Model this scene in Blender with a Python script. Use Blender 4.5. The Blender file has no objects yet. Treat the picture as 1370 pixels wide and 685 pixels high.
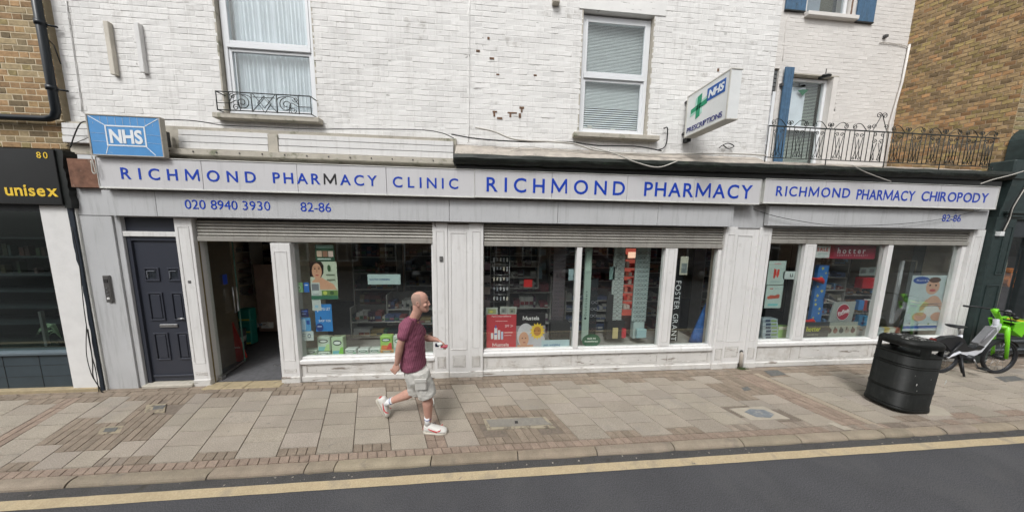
import bpy, math, random
from math import sin, cos, pi, radians, sqrt, atan2
from mathutils import Vector, Matrix
random.seed(7)
scn = bpy.context.scene
COL = scn.collection

# ------------------------------------------------------------------ camera
CAMZ = 2.5
YAW, PIT, ROL = radians(4.90383), radians(6.52448), radians(-0.95133)
FOC, PCX, PCY = 342.5, 685.0, 342.5
_f = Vector((sin(YAW)*cos(PIT), cos(YAW)*cos(PIT), -sin(PIT)))
_r = Vector((cos(YAW), -sin(YAW), 0))
_d = _f.cross(_r)
_R = _r*cos(ROL) + _d*sin(ROL)
_D = -_r*sin(ROL) + _d*cos(ROL)
cam = bpy.data.cameras.new('camera')
camo = bpy.data.objects.new('camera', cam)
COL.objects.link(camo)
cam.sensor_width = 36
cam.lens = 36*FOC/1370
cam.clip_start = 0.05
cam.clip_end = 500
m3 = Matrix((_R, -_D, -_f)).transposed()
camo.matrix_world = Matrix.Translation((0, 0, CAMZ)) @ m3.to_4x4()
scn.camera = camo

def W(px, py, Y):
    """point of the plane y=Y seen at a pixel of the photograph (used to read off dimensions)"""
    r = _R*((px-PCX)/FOC) + _D*((py-PCY)/FOC) + _f
    t = Y/r.y
    return Vector((r.x*t, Y, CAMZ + r.z*t))
def G(px, py, z=0.0):
    r = _R*((px-PCX)/FOC) + _D*((py-PCY)/FOC) + _f
    t = (z-CAMZ)/r.z
    return Vector((r.x*t, r.y*t, z))
def seen_size(P):
    """rough on-screen scale of a point, 0 when outside the frame"""
    v = Vector(P) - Vector((0, 0, CAMZ))
    z = v.dot(_f)
    if z < .2: return 0
    x = v.dot(_R)/z*FOC; y = v.dot(_D)/z*FOC
    if abs(x) > 690 or abs(y) > 350: return 0
    return 1/z

# ------------------------------------------------------------------ light
SUN_EL, SUN_AZ = radians(52), radians(205)
w = bpy.data.worlds.new('World'); scn.world = w
w.use_nodes = True
nt = w.node_tree
bg = nt.nodes['Background']
sk = nt.nodes.new('ShaderNodeTexSky')
sk.sky_type = 'NISHITA'; sk.sun_disc = False
sk.sun_elevation = SUN_EL; sk.sun_rotation = SUN_AZ
sk.air_density = 1.0; sk.dust_density = 4.0; sk.ozone_density = 1.0
hs = nt.nodes.new('ShaderNodeHueSaturation'); hs.inputs['Saturation'].default_value = 0.04
nt.links.new(sk.outputs[0], hs.inputs['Color'])
nt.links.new(hs.outputs[0], bg.inputs['Color'])
bg.inputs['Strength'].default_value = 0.15
sl = bpy.data.lights.new('sun', 'SUN'); so = bpy.data.objects.new('sun', sl); COL.objects.link(so)
sl.energy = 1.4; sl.angle = radians(16); sl.color = (1, .99, .975)
# direction towards the sun: azimuth measured like the sky's rotation (from +Y clockwise)
sd = Vector((sin(SUN_AZ)*cos(SUN_EL), cos(SUN_AZ)*cos(SUN_EL), sin(SUN_EL)))
so.rotation_euler = sd.to_track_quat('Z', 'Y').to_euler()
scn.view_settings.view_transform = 'Standard'
scn.view_settings.look = 'None'
scn.view_settings.exposure = 0.34
scn.view_settings.gamma = 1

# ------------------------------------------------------------------ materials
MATS = {}
def lin(c):
    return tuple((v/255/12.92 if v/255 <= .04045 else ((v/255+.055)/1.055)**2.4) for v in c)
def mat(name, col, rough=.6, metal=0., var=.12, vscale=6., bump=0., bscale=60., dirt=None, tint=False,
        streak=None, spec=.4, coat=0., alpha=None, emit=None, fine=None, crack=None):
    """col: linear base colour. dirt: (colour, scale, threshold, softness). streak: (colour, amount)"""
    if name in MATS: return MATS[name]
    m = bpy.data.materials.new(name); m.use_nodes = True
    n = m.node_tree.nodes; l = m.node_tree.links
    b = n['Principled BSDF']
    b.inputs['Roughness'].default_value = rough
    b.inputs['Metallic'].default_value = metal
    b.inputs['Specular IOR Level'].default_value = spec
    b.inputs['Coat Weight'].default_value = coat
    geo = n.new('ShaderNodeNewGeometry')
    pos = geo.outputs['Position']
    def noise(scale, detail=4, rough_=.6, vec=None):
        t = n.new('ShaderNodeTexNoise'); t.inputs['Scale'].default_value = scale
        t.inputs['Detail'].default_value = detail; t.inputs['Roughness'].default_value = rough_
        l.new(vec or pos, t.inputs['Vector']); return t.outputs['Fac']
    def mix(fac, a, c, mode='MIX'):
        x = n.new('ShaderNodeMix'); x.data_type = 'RGBA'; x.blend_type = mode
        if isinstance(fac, float): x.inputs[0].default_value = fac
        else: l.new(fac, x.inputs[0])
        for s, v in ((6, a), (7, c)):
            if isinstance(v, tuple): x.inputs[s].default_value = (*v[:3], 1)
            else: l.new(v, x.inputs[s])
        return x.outputs[2]
    def ramp(v, lo, hi):
        r = n.new('ShaderNodeMapRange'); r.inputs[1].default_value = lo; r.inputs[2].default_value = hi
        l.new(v, r.inputs[0]); return r.outputs[0]
    c = mix(ramp(noise(vscale), .3, .7), tuple(v*(1-var) for v in col), tuple(min(1, v*(1+var)) for v in col))
    if tint:
        a = n.new('ShaderNodeVertexColor'); a.layer_name = 'tint'
        c = mix(1.0, c, a.outputs[0], 'MULTIPLY')
    if fine:
        c = mix(ramp(noise(fine[1], 3, .7), .5-fine[3], .5+fine[3]), c, mix(1.0, c, fine[0], 'MULTIPLY')) if fine[2] else c
    if dirt:
        for (dc, ds, th, sf) in (dirt if isinstance(dirt, list) else [dirt]):
            c = mix(ramp(noise(ds, 8, .68), th, th+sf), c, dc)
    if streak:
        mp = n.new('ShaderNodeMapping'); mp.inputs['Scale'].default_value = (9, 9, .7)
        l.new(pos, mp.inputs[0])
        c = mix(ramp(noise(2.2, 6, .7, mp.outputs[0]), .52, .52+streak[2]), c, mix(streak[1], c, streak[0]))
    if crack:
        mp = n.new('ShaderNodeMapping'); mp.inputs['Scale'].default_value = (2.2, 2.2, 14)
        l.new(pos, mp.inputs[0])
        c = mix(ramp(noise(1.3, 5, .65, mp.outputs[0]), crack[1]-.05, crack[1]+.03), c, crack[0])
    l.new(c, b.inputs['Base Color'])
    if bump:
        bn = n.new('ShaderNodeBump'); bn.inputs['Strength'].default_value = 1
        bn.inputs['Distance'].default_value = bump
        l.new(noise(bscale, 5, .65), bn.inputs['Height']); l.new(bn.outputs[0], b.inputs['Normal'])
    if emit:
        b.inputs['Emission Color'].default_value = (*emit[0], 1); b.inputs['Emission Strength'].default_value = emit[1]
    MATS[name] = m
    return m
def flat(rgb, rough=.6, name=None, **k):
    k.setdefault('var', .05)
    return mat(name or 'print_%d_%d_%d_%d' % (*rgb, int(rough*100)), lin(rgb), rough=rough, **k)

def glass_mat(name, tintc=(.95, .97, .96), k=2.0, rough=.0):
    m = bpy.data.materials.new(name); m.use_nodes = True
    n = m.node_tree.nodes; l = m.node_tree.links; n.clear()
    o = n.new('ShaderNodeOutputMaterial'); mx = n.new('ShaderNodeMixShader')
    t = n.new('ShaderNodeBsdfTransparent'); t.inputs[0].default_value = (*tintc, 1)
    g = n.new('ShaderNodeBsdfGlossy'); g.inputs['Roughness'].default_value = rough
    g.inputs[0].default_value = (.92, .96, .95, 1)
    # Schlick reflectance from the unsigned facing ratio, so both faces of the pane behave alike
    ge = n.new('ShaderNodeNewGeometry'); dp = n.new('ShaderNodeVectorMath'); dp.operation = 'DOT_PRODUCT'
    l.new(ge.outputs['Incoming'], dp.inputs[0]); l.new(ge.outputs['Normal'], dp.inputs[1])
    def mth(op, a, b=None, cl=False):
        q_ = n.new('ShaderNodeMath'); q_.operation = op; q_.use_clamp = cl
        for i_, v_ in ((0, a), (1, b)):
            if v_ is None: continue
            if isinstance(v_, (int, float)): q_.inputs[i_].default_value = v_
            else: l.new(v_, q_.inputs[i_])
        return q_.outputs[0]
    fc = mth('SUBTRACT', 1.0, mth('ABSOLUTE', dp.outputs['Value']))
    sch = mth('ADD', .042, mth('MULTIPLY', mth('POWER', fc, 5.0), .958))
    l.new(mth('MULTIPLY', sch, k, True), mx.inputs[0])
    l.new(t.outputs[0], mx.inputs[1]); l.new(g.outputs[0], mx.inputs[2]); l.new(mx.outputs[0], o.inputs[0])
    return m
GLASS = glass_mat('shop_glass')
GLASS_SAL = glass_mat('salon_glass', (.75, .80, .78), 1.0)
GLASS_UP = glass_mat('upper_glass', (.95, .97, .98), 1.6)

M_WBRICK = mat('white_painted_brick', lin((221, 220, 218)), rough=.75, var=.05, vscale=1.6, bump=.004, bscale=90, tint=True,
               dirt=[((.10, .085, .07), 9, .735, .03), ((.36, .34, .31), 3.5, .60, .16)], streak=((.34, .32, .29), .35, .2))
M_WMORT = mat('white_painted_joint', lin((222, 221, 218)), rough=.8, var=.06, vscale=3, bump=.003, bscale=120, dirt=[((.12, .10, .08), 11, .70, .03)], crack=((.16, .15, .13), .655))
M_CREAM = mat('cream_painted_brick', lin((210, 206, 201)), rough=.75, var=.05, vscale=2, bump=.004, bscale=90, tint=True, dirt=[((.3, .27, .24), 6, .68, .1)])
M_CMORT = mat('cream_painted_joint', lin((207, 203, 198)), rough=.8, var=.05, bump=.003, bscale=120, crack=((.25, .22, .2), .70))
M_YBRICK = mat('stock_brick', (.33, .255, .145), rough=.9, var=.22, vscale=22, bump=.004, bscale=70, tint=True, dirt=[((.06, .05, .04), 10, .63, .12)])
M_YMORT = mat('stock_mortar', (.52, .44, .31), rough=.95, var=.15, vscale=12, bump=.003, bscale=120)
M_BBRICK = mat('brown_stock_brick', (.29, .20, .10), rough=.9, var=.3, vscale=14, bump=.005, bscale=60, tint=True, dirt=[((.055, .05, .035), 7, .60, .14)])
M_BMORT = mat('brown_mortar', (.27, .20, .13), rough=.95, var=.2, vscale=12, bump=.003, bscale=120)
M_BARE = mat('bare_spalled_brick', (.16, .095, .06), rough=.95, var=.3, vscale=30, bump=.004, bscale=90)
M_WHITE = mat('weathered_white_paint', lin((214, 213, 211)), rough=.5, var=.04, vscale=2.5, bump=.0012, bscale=50,
              dirt=[((.22, .19, .16), 18, .70, .05), ((.50, .49, .47), 5, .58, .2)], streak=((.3, .28, .25), .22, .15))
M_WHITE_LOW = mat('chipped_white_paint', lin((203, 201, 197)), rough=.6, var=.08, vscale=4, bump=.002, bscale=60,
              dirt=[((.13, .11, .09), 15, .655, .04), ((.45, .42, .38), 5, .52, .2)], crack=((.20, .17, .14), .64))
M_DG = mat('dark_green_shop_paint', (.022, .036, .035), rough=.5, var=.25, vscale=12, dirt=[((.05, .065, .06), 9, .58, .15)])
M_GRIME = mat('grime_in_moulding', (.22, .19, .16), rough=.9, var=.5, vscale=9, dirt=[((.60, .58, .55), 9, .52, .1)])
M_GRIME_PALE = mat('faint_grime_in_moulding', (.36, .34, .32), rough=.9, var=.3, vscale=6, dirt=[((.60, .59, .57), 5, .50, .15)])
M_GREY = mat('grey_fascia_panel', lin((188, 189, 190)), rough=.55, var=.05, vscale=2, bump=.0006, bscale=200, fine=((.82, .82, .82), 300, 1, .1),
             dirt=[((.26, .26, .26), 5, .66, .2)], streak=((.22, .22, .21), .42, .2))
M_SIGN = mat('sign_board_laminate', lin((196, 195, 196)), rough=.4, var=.025, vscale=1.5, dirt=[((.30, .29, .28), 6, .68, .2)], streak=((.3, .3, .3), .24, .2))
M_SIGNEDGE = mat('sign_edge_trim', lin((205, 205, 200)), rough=.4)
M_JOINT = mat('dark_joint', (.07, .07, .07), rough=.8)
M_BLUE = mat('blue_letter', lin((14, 60, 168)), rough=.4, var=.1, vscale=10)
M_BLACKLET = mat('dark_letter', (.02, .02, .022), rough=.4)
M_SHUT = mat('shutter_aluminium', lin((158, 155, 148)), rough=.45, metal=.25, var=.1, vscale=5, streak=((.16, .145, .12), .5, .2), dirt=[((.12, .1, .08), 16, .66, .08)])
M_BLACK = mat('black_paint', (.012, .014, .013), rough=.4, var=.3, vscale=20, bump=.0008, bscale=60)
M_GUTTER = mat('black_green_gutter', (.012, .016, .012), rough=.55, var=.4, vscale=9, bump=.008, bscale=14, dirt=[((.03, .06, .02), 5, .6, .1)])
M_LEAD = mat('lead_flashing', lin((168, 160, 150)), rough=.7, var=.2, vscale=7, bump=.006, bscale=18, dirt=[((.25, .23, .21), 6, .55, .15)])
M_DOOR = mat('charcoal_door_paint', lin((50, 53, 62)), rough=.45, var=.06, vscale=3)
M_STEEL = mat('brushed_steel', (.45, .45, .45), rough=.35, metal=.9, var=.1)
M_SLAB = mat('concrete_slab', lin((160, 152, 141)), rough=.9, var=.10, vscale=2.2, bump=.002, bscale=160, tint=True, fine=((.70, .68, .66), 110, 1, .09),
             dirt=[((.22, .20, .18), 1.7, .56, .25), ((.13, .12, .11), 7, .64, .12), ((.36, .34, .31), 28, .70, .06), ((.05, .045, .04), 22, .72, .02)])
M_PAVER = mat('block_paver_clay', lin((147, 137, 126)), rough=.9, fine=((.75, .73, .70), 110, 1, .09), var=.16, vscale=12, bump=.0015, bscale=200, tint=True, dirt=[((.10, .09, .08), 8, .62, .15)])
M_BED = mat('pavement_joint_sand', lin((112, 102, 92)), rough=1, var=.2, vscale=30, bump=.002, bscale=150)
M_KERB = mat('granite_kerb', lin((146, 136, 122)), rough=.85, var=.16, vscale=5, bump=.003, bscale=140, tint=True, fine=((.75, .74, .72), 180, 1, .12),
             dirt=[((.14, .12, .10), 4, .58, .2), ((.07, .10, .04), 7, .70, .1)])
M_ASPH = mat('asphalt', (.086, .086, .092), rough=.92, var=.10, vscale=1.4, bump=.004, bscale=130, fine=((.45, .45, .45), 120, 1, .10),
             dirt=[((.092, .091, .09), 1.2, .5, .4), ((.24, .23, .22), 70, .735, .02), ((.04, .04, .04), 5, .66, .06)])
M_ASPHE = mat('asphalt_edge', (.085, .082, .08), rough=.92, var=.18, vscale=5, bump=.003, bscale=200, fine=((.5, .5, .5), 110, 1, .10), dirt=[((.045, .04, .035), 5, .55, .15)])
M_YLINE = mat('yellow_line_paint', lin((184, 168, 138)), rough=.7, var=.10, vscale=4, bump=.002, bscale=120, fine=((.80, .78, .74), 110, 1, .10), dirt=[((.24, .21, .16), 4, .52, .2), ((.12, .11, .10), 16, .66, .04), ((.13, .12, .11), 60, .70, .03)])
M_IRON = mat('wrought_iron', (.018, .022, .02), rough=.5, var=.3, vscale=30)
M_UPVC = mat('white_upvc', lin((218, 220, 222)), rough=.35, var=.02)
M_CONC = mat('worn_sill_stone', lin((176, 170, 158)), rough=.85, var=.12, vscale=9, bump=.003, bscale=90, dirt=[((.16, .17, .11), 6, .55, .15)])
M_CABLE_W = mat('white_cable', lin((190, 186, 178)), rough=.6)
M_CABLE_K = mat('black_cable', (.02, .02, .02), rough=.6)
M_IN_WALL = mat('interior_wall', lin((214, 202, 184)), rough=.9)
M_IN_FLOOR = mat('interior_floor', (.10, .10, .105), rough=.7, var=.2, vscale=14)
M_SHELF = mat('shelf_laminate', (.30, .29, .27), rough=.6)
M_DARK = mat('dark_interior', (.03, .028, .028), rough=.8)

# ------------------------------------------------------------------ mesh helper
class MB:
    def __init__(s): s.v = []; s.f = []; s.t = []; s.m = []; s.sm = []
    def add(s, vs, fs, tint=1., mi=0, smooth=False):
        o = len(s.v); s.v += [tuple(x) for x in vs]
        for f in fs:
            s.f.append([i+o for i in f]); s.t.append(tint); s.m.append(mi); s.sm.append(smooth)
        return s
    def box(s, x0, x1, y0, y1, z0, z1, b=0., tint=1., mi=0):
        if b <= 0:
            vs = [(x, y, z) for x in (x0, x1) for y in (y0, y1) for z in (z0, z1)]
            fs = [(0, 1, 3, 2), (4, 6, 7, 5), (0, 4, 5, 1), (2, 3, 7, 6), (0, 2, 6, 4), (1, 5, 7, 3)]
            return s.add(vs, fs, tint, mi)
        # chamfered box: each corner three points
        X, Y, Z = (x0, x1), (y0, y1), (z0, z1); idx = {}; vs = []
        for i in (0, 1):
            for j in (0, 1):
                for k in (0, 1):
                    dx, dy, dz = (b, -b)[i], (b, -b)[j], (b, -b)[k]
                    for a, p in enumerate(((X[i], Y[j]+dy, Z[k]+dz), (X[i]+dx, Y[j], Z[k]+dz), (X[i]+dx, Y[j]+dy, Z[k]))):
                        idx[i, j, k, a] = len(vs); vs.append(p)
        fs = []
        q = [(0, 0), (1, 0), (1, 1), (0, 1)]
        for i in (0, 1): fs.append([idx[i, j, k, 0] for j, k in (q if i else q[::-1])])
        for j in (0, 1): fs.append([idx[i, j, k, 1] for i, k in (q[::-1] if j else q)])
        for k in (0, 1): fs.append([idx[i, j, k, 2] for i, j in (q if k else q[::-1])])
        for i in (0, 1):
            for j in (0, 1):
                e = [idx[i, j, 0, 0], idx[i, j, 0, 1], idx[i, j, 1, 1], idx[i, j, 1, 0]]; fs.append(e if i == j else e[::-1])
        for i in (0, 1):
            for k in (0, 1):
                e = [idx[i, 0, k, 0], idx[i, 0, k, 2], idx[i, 1, k, 2], idx[i, 1, k, 0]]; fs.append(e[::-1] if i == k else e)
        for j in (0, 1):
            for k in (0, 1):
                e = [idx[0, j, k, 1], idx[0, j, k, 2], idx[1, j, k, 2], idx[1, j, k, 1]]; fs.append(e if j == k else e[::-1])
        for i in (0, 1):
            for j in (0, 1):
                for k in (0, 1):
                    t = [idx[i, j, k, 0], idx[i, j, k, 1], idx[i, j, k, 2]]
                    fs.append(t if (i+j+k) % 2 else t[::-1])
        return s.add(vs, fs, tint, mi)
    def prism(s, poly, n, tint=1., mi=0, back=True):
        """closed polygon of 3D points extruded by vector n (poly is the front, n points backwards)"""
        n = Vector(n); k = len(poly); vs = [Vector(p) for p in poly]; vs2 = [p+n for p in vs]
        fs = [list(range(k))] + ([list(range(2*k-1, k-1, -1))] if back else [])
        for i in range(k):
            j = (i+1) % k; fs.append([j, i, i+k, j+k])
        return s.add(vs+vs2, fs, tint, mi)
    def frustum(s, pts, top, tint=1., mi=0):
        """quad rings joined: pts (4) base, top (4) raised; no base face"""
        fs = [(4, 5, 6, 7)] + [(i, (i+1) % 4, 4+(i+1) % 4, 4+i) for i in range(4)]
        return s.add(list(pts)+list(top), fs, tint, mi)
    def tube(s, pts, r, n=8, closed=False, tint=1., mi=0, smooth=True):
        pts = [Vector(p) for p in pts]; k = len(pts)
        rr = r if isinstance(r, (list, tuple)) else [r]*k
        vs = []; prev = None
        for i, p in enumerate(pts):
            a = pts[(i-1) % k] if (i > 0 or closed) else p; c = pts[(i+1) % k] if (i < k-1 or closed) else p
            t = (c-a)
            if t.length < 1e-9: t = Vector((0, 0, 1))
            t.normalize()
            if prev is None:
                u = t.orthogonal().normalized()
            else:
                u = prev - t*prev.dot(t)
                if u.length < 1e-6: u = t.orthogonal()
                u.normalize()
            prev = u; v = t.cross(u)
            for j in range(n):
                an = 2*pi*j/n; vs.append(p + (u*cos(an)+v*sin(an))*rr[i])
        fs = []
        for i in range(k if closed else k-1):
            for j in range(n):
                a, b = i*n+j, i*n+(j+1) % n; c, d = ((i+1) % k)*n+(j+1) % n, ((i+1) % k)*n+j
                fs.append((a, b, c, d))
        if not closed: fs += [list(range(n))[::-1], list(range((k-1)*n, k*n))]
        return s.add(vs, fs, tint, mi, smooth)
    def loft(s, rings, n=20, tint=1., mi=0, smooth=True, power=2.):
        """rings: (centre, vector a, vector b)"""
        vs = []
        for c, a, b in rings:
            c, a, b = Vector(c), Vector(a), Vector(b)
            for j in range(n):
                t = 2*pi*j/n; cc, ss = cos(t), sin(t)
                e = 2./power
                vs.append(c + a*(abs(cc)**e*(1 if cc >= 0 else -1)) + b*(abs(ss)**e*(1 if ss >= 0 else -1)))
        k = len(rings); fs = []
        for i in range(k-1):
            for j in range(n):
                fs.append((i*n+j, i*n+(j+1) % n, (i+1)*n+(j+1) % n, (i+1)*n+j))
        fs += [list(range(n))[::-1], list(range((k-1)*n, k*n))]
        return s.add(vs, fs, tint, mi, smooth)
    def ball(s, c, r, n=10, tint=1., mi=0, scale=(1, 1, 1)):
        c = Vector(c); rings = []
        for i in range(n+1):
            a = -pi/2 + pi*i/n; rr = max(cos(a), .02)*r
            rings.append((c+Vector((0, 0, sin(a)*r*scale[2])), (rr*scale[0], 0, 0), (0, rr*scale[1], 0)))
        return s.loft(rings, n*2, tint, mi)
    def mesh(s, name, mats, origin=(0, 0, 0)):
        ox, oy, oz = origin
        me = bpy.data.meshes.new(name)
        me.from_pydata([(x-ox, y-oy, z-oz) for x, y, z in s.v], [], s.f)
        for m in (mats if isinstance(mats, (list, tuple)) else [mats]): me.materials.append(m)
        me.polygons.foreach_set('material_index', s.m)
        me.polygons.foreach_set('use_smooth', s.sm)
        if any(abs(t-1) > 1e-6 if not isinstance(t, tuple) else True for t in s.t):
            ca = me.color_attributes.new('tint', 'FLOAT_COLOR', 'CORNER')
            buf = []
            for f, t in zip(s.f, s.t):
                c = t if isinstance(t, tuple) else (t, t, t)
                buf += [c[0], c[1], c[2], 1.]*len(f)
            ca.data.foreach_set('color', buf)
        me.update()
        return me
    def build(s, name, mats, parent=None, label=None, kind=None, **k):
        o = worldpos(parent)
        ob = bpy.data.objects.new(name, s.mesh(name, mats, o)); COL.objects.link(ob)
        if parent: ob.parent = parent
        if label: ob['label'] = label
        if kind: ob['kind'] = kind
        return ob
def worldpos(o):
    p = Vector((0, 0, 0))
    while o: p = p + Vector(o.location); o = o.parent
    return p
def white_tint(me):
    if 'tint' not in me.color_attributes:
        ca = me.color_attributes.new('tint', 'FLOAT_COLOR', 'CORNER')
        ca.data.foreach_set('color', [1.]*(4*len(me.loops)))
def thing(name, label, cat, loc=(0, 0, 0), group=None, rz=0):
    o = bpy.data.objects.new(name, None); COL.objects.link(o); o.empty_display_size = .1
    o.location = loc; o.rotation_euler = (0, 0, rz)
    o['label'] = label; o['category'] = cat
    if group: o['group'] = group
    return o
def tag(o, label, cat, group=None):
    o['label'] = label; o['category'] = cat
    if group: o['group'] = group
    return o
def struct(o): o['kind'] = 'structure'; return o
def box(name, m, parent, x0, x1, y0, y1, z0, z1, b=0., **k):
    return MB().box(x0, x1, y0, y1, z0, z1, b).build(name, m, parent, **k)

# ------------------------------------------------------------------ lettering
_gl = {}
def glyph(ch, bold=0.0):
    key = (ch, bold)
    if key in _gl: return _gl[key]
    if ch == 'M':
        t_ = .085+bold*1.2; W_ = .84
        ol = [(0, 0), (t_, 0), (t_+.012, .50), (W_/2-.03, .06), (W_/2+.03, .06), (W_-t_-.012, .50), (W_-t_, 0), (W_, 0), (W_-.025, .729), (W_-.11, .729), (W_/2, .24), (.11, .729), (.025, .729)]
        k = len(ol)
        vs = [(x, y, -.5) for x, y in ol]+[(x, y, .5) for x, y in ol]
        fs = [tuple(range(k))[::-1], tuple(range(k, 2*k))]+[(i, (i+1) % k, (i+1) % k+k, i+k) for i in range(k)]
        _gl[key] = (vs, fs, 0, W_); return _gl[key]
    cu = bpy.data.curves.new('g', 'FONT'); cu.body = ch; cu.size = 1; cu.resolution_u = 4; cu.extrude = .5; cu.offset = bold
    ob = bpy.data.objects.new('g', cu); COL.objects.link(ob)
    dg = bpy.context.evaluated_depsgraph_get()
    me = bpy.data.meshes.new_from_object(ob.evaluated_get(dg))
    vs = [tuple(v.co) for v in me.vertices]; fs = [tuple(p.vertices) for p in me.polygons]
    bpy.data.objects.remove(ob); bpy.data.curves.remove(cu); bpy.data.meshes.remove(me)
    xs = [v[0] for v in vs] or [0, .3]
    _gl[key] = (vs, fs, min(xs), max(xs)); return _gl[key]
def text(s, O, width, height, m, parent, u=(1, 0, 0), v=(0, 0, 1), n=(0, -1, 0), depth=.003, bold=.01, each=True, xs=None,
         mats={}, tight=None, slant=0.):
    """lay the string between O and O+u*width with cap height `height`; one mesh per letter, or one mesh"""
    O, u, v, n = Vector(O), Vector(u), Vector(v), Vector(n)
    cap = 0.729
    sc = height/cap
    ws = [((glyph(c, bold)[3]-glyph(c, bold)[2])*sc if c != ' ' else .28*sc) for c in s]
    fx = xs or 1.0
    tot = sum(ws)*fx
    gap = (width-tot)/max(1, len(s)-1)
    if gap < height*.04:
        gap = height*.06; fx = (width-gap*(len(s)-1))/sum(ws)
    x = 0; allb = MB(); po = worldpos(parent); out = []
    for i, c in enumerate(s):
        if c != ' ':
            vs, fs, x0, x1 = glyph(c, bold)
            P = []
            for a in vs:
                px = x + (a[0]-x0)*sc*fx + slant*a[1]*sc
                P.append(O + u*px + v*(a[1]*sc) + n*((a[2]+.5)*depth))
            if each:
                mb = MB().add(P, fs); ob = mb.build('letter', mats.get(i, m), parent); out.append(ob)
            else: allb.add(P, fs)
        x += ws[i]*fx + gap
    if not each: out.append(allb.build('lettering', m, parent))
    return out
def curve_pts(ctrl, n=8):
    """catmull-rom through control points"""
    c = [Vector(p) for p in ctrl]; c = [c[0]*2-c[1]] + c + [c[-1]*2-c[-2]]; out = []
    for i in range(1, len(c)-2):
        for j in range(n):
            t = j/n; a, b, d, e = c[i-1], c[i], c[i+1], c[i+2]
            out.append(.5*((2*b)+(-a+d)*t+(2*a-5*b+4*d-e)*t*t+(-a+3*b-3*d+e)*t**3))
    out.append(c[-2]); return out

# ------------------------------------------------------------------ brick walls
def brick_wall(parent, wall_name, O, u, nrm, x0, x1, z0, z1, holes, bm, mm, bl=.225, bh=.075, jt=.010, proud=.006,
               tintf=None, limit=300, flemish=False, thick=.1, xoff=0., wob=.0):
    """bricks in front of a backing wall. O: origin on ground, u: along, nrm: outwards. holes: (x0,x1,z0,z1)"""
    O, u, nrm = Vector(O), Vector(u).normalized(), Vector(nrm).normalized(); up = Vector((0, 0, 1))
    P = lambda x, d, z: O + u*x + nrm*d + up*z
    # backing wall with holes cut by strips
    zs = sorted({z0, z1, *[h[2] for h in holes], *[h[3] for h in holes]}); zs = [z for z in zs if z0 <= z <= z1]
    mb = MB()
    def spans(za, zb):
        hs = sorted((h[0], h[1]) for h in holes if h[2] < zb-1e-6 and h[3] > za+1e-6)
        out = []; x = x0
        for a, b in hs:
            if a > x: out.append((x, min(a, x1)))
            x = max(x, b)
        if x < x1: out.append((x, x1))
        return out
    for za, zb in zip(zs, zs[1:]):
        for a, b in spans(za, zb):
            mb.prism([P(a, 0, za), P(b, 0, za), P(b, 0, zb), P(a, 0, zb)], -nrm*thick)
    wall = mb.build(wall_name, mm, parent)
    white_tint(wall.data)
    rnd = random.Random(int(O.x*1000)+int(z0*77)+5)
    items = []
    nc = int((z1-z0)/bh+.999)
    for r in range(nc):
        za = z0+r*bh; zb = min(za+bh-jt, z1)
        if zb-za < .02: continue
        # split the course vertically around holes crossing it
        sp = spans(za, zb)
        x = x0 - bl*(.5 if r % 2 else 0) + xoff; i = 0
        while x < x1:
            ln = bl
            if flemish: ln = bl if i % 2 == 0 else bl/2
            if flemish and r % 2 and i == 0: ln = bl*.75
            i += 1
            a, b = x, x+ln-jt; x += ln
            for s0, s1 in sp:
                aa, bb = max(a, s0), min(b, s1)
                if bb-aa > .025:
                    items.append((seen_size(P((aa+bb)/2, 0, (za+zb)/2)), aa, bb, za, zb, (bb-aa) > ln-jt-1e-4 and zb-za > bh-jt-1e-4 and (not flemish or i % 2 == 1)))
    # full bricks, largest on screen first, are parts of their own; the rest one joined part
    items.sort(key=lambda t: -t[0])
    vis = [t for t in items if t[5] and t[0] > 0][:limit]; rest = [t for t in items if t not in set(vis)]
    def one(mb, a, b, za, zb, d, j, t):
        e = .004
        p = [P(a, 0, za), P(b, 0, za), P(b, 0, zb), P(a, 0, zb)]
        dd = [d+rnd.uniform(-j, j) for _ in range(4)]
        q = [P(a+e, dd[0], za+e), P(b-e, dd[1], za+e), P(b-e, dd[2], zb-e), P(a+e, dd[3], zb-e)]
        mb.frustum(p, q, t)
    tf = tintf or (lambda r_: (r_.uniform(.94, 1.03),)*3)
    variants = []
    for k in range(14):
        mb = MB(); L = bl-jt
        O_, P_ = O, P
        base = [(-L/2, 0, -(bh-jt)/2), (L/2, 0, -(bh-jt)/2), (L/2, 0, (bh-jt)/2), (-L/2, 0, (bh-jt)/2)]
        e = .004; t = tf(rnd); pts = []; top = []
        for (px, _, pz), sx, sz in zip(base, (1, -1, -1, 1), (1, 1, -1, -1)):
            pts.append(u*px+up*pz)
            top.append(u*(px+sx*e*rnd.uniform(.6, 1.6))+up*(pz+sz*e*rnd.uniform(.6, 1.6))+nrm*(proud+rnd.uniform(-wob-.0015, wob+.0015)))
        mb.frustum(pts, top, t); variants.append(mb.mesh('brick', bm))
    wp = worldpos(wall)
    for t in vis:
        c = P((t[1]+t[2])/2, 0, (t[3]+t[4])/2)
        ob = bpy.data.objects.new('brick', rnd.choice(variants)); COL.objects.link(ob); ob.parent = wall; ob.location = c-wp
    mb = MB()
    for t in rest: one(mb, t[1], t[2], t[3], t[4], proud+rnd.uniform(-.001, .001), .0015+wob, tf(rnd))
    if mb.v: mb.build('brickwork', bm, wall, kind='stuff')
    return wall

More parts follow.
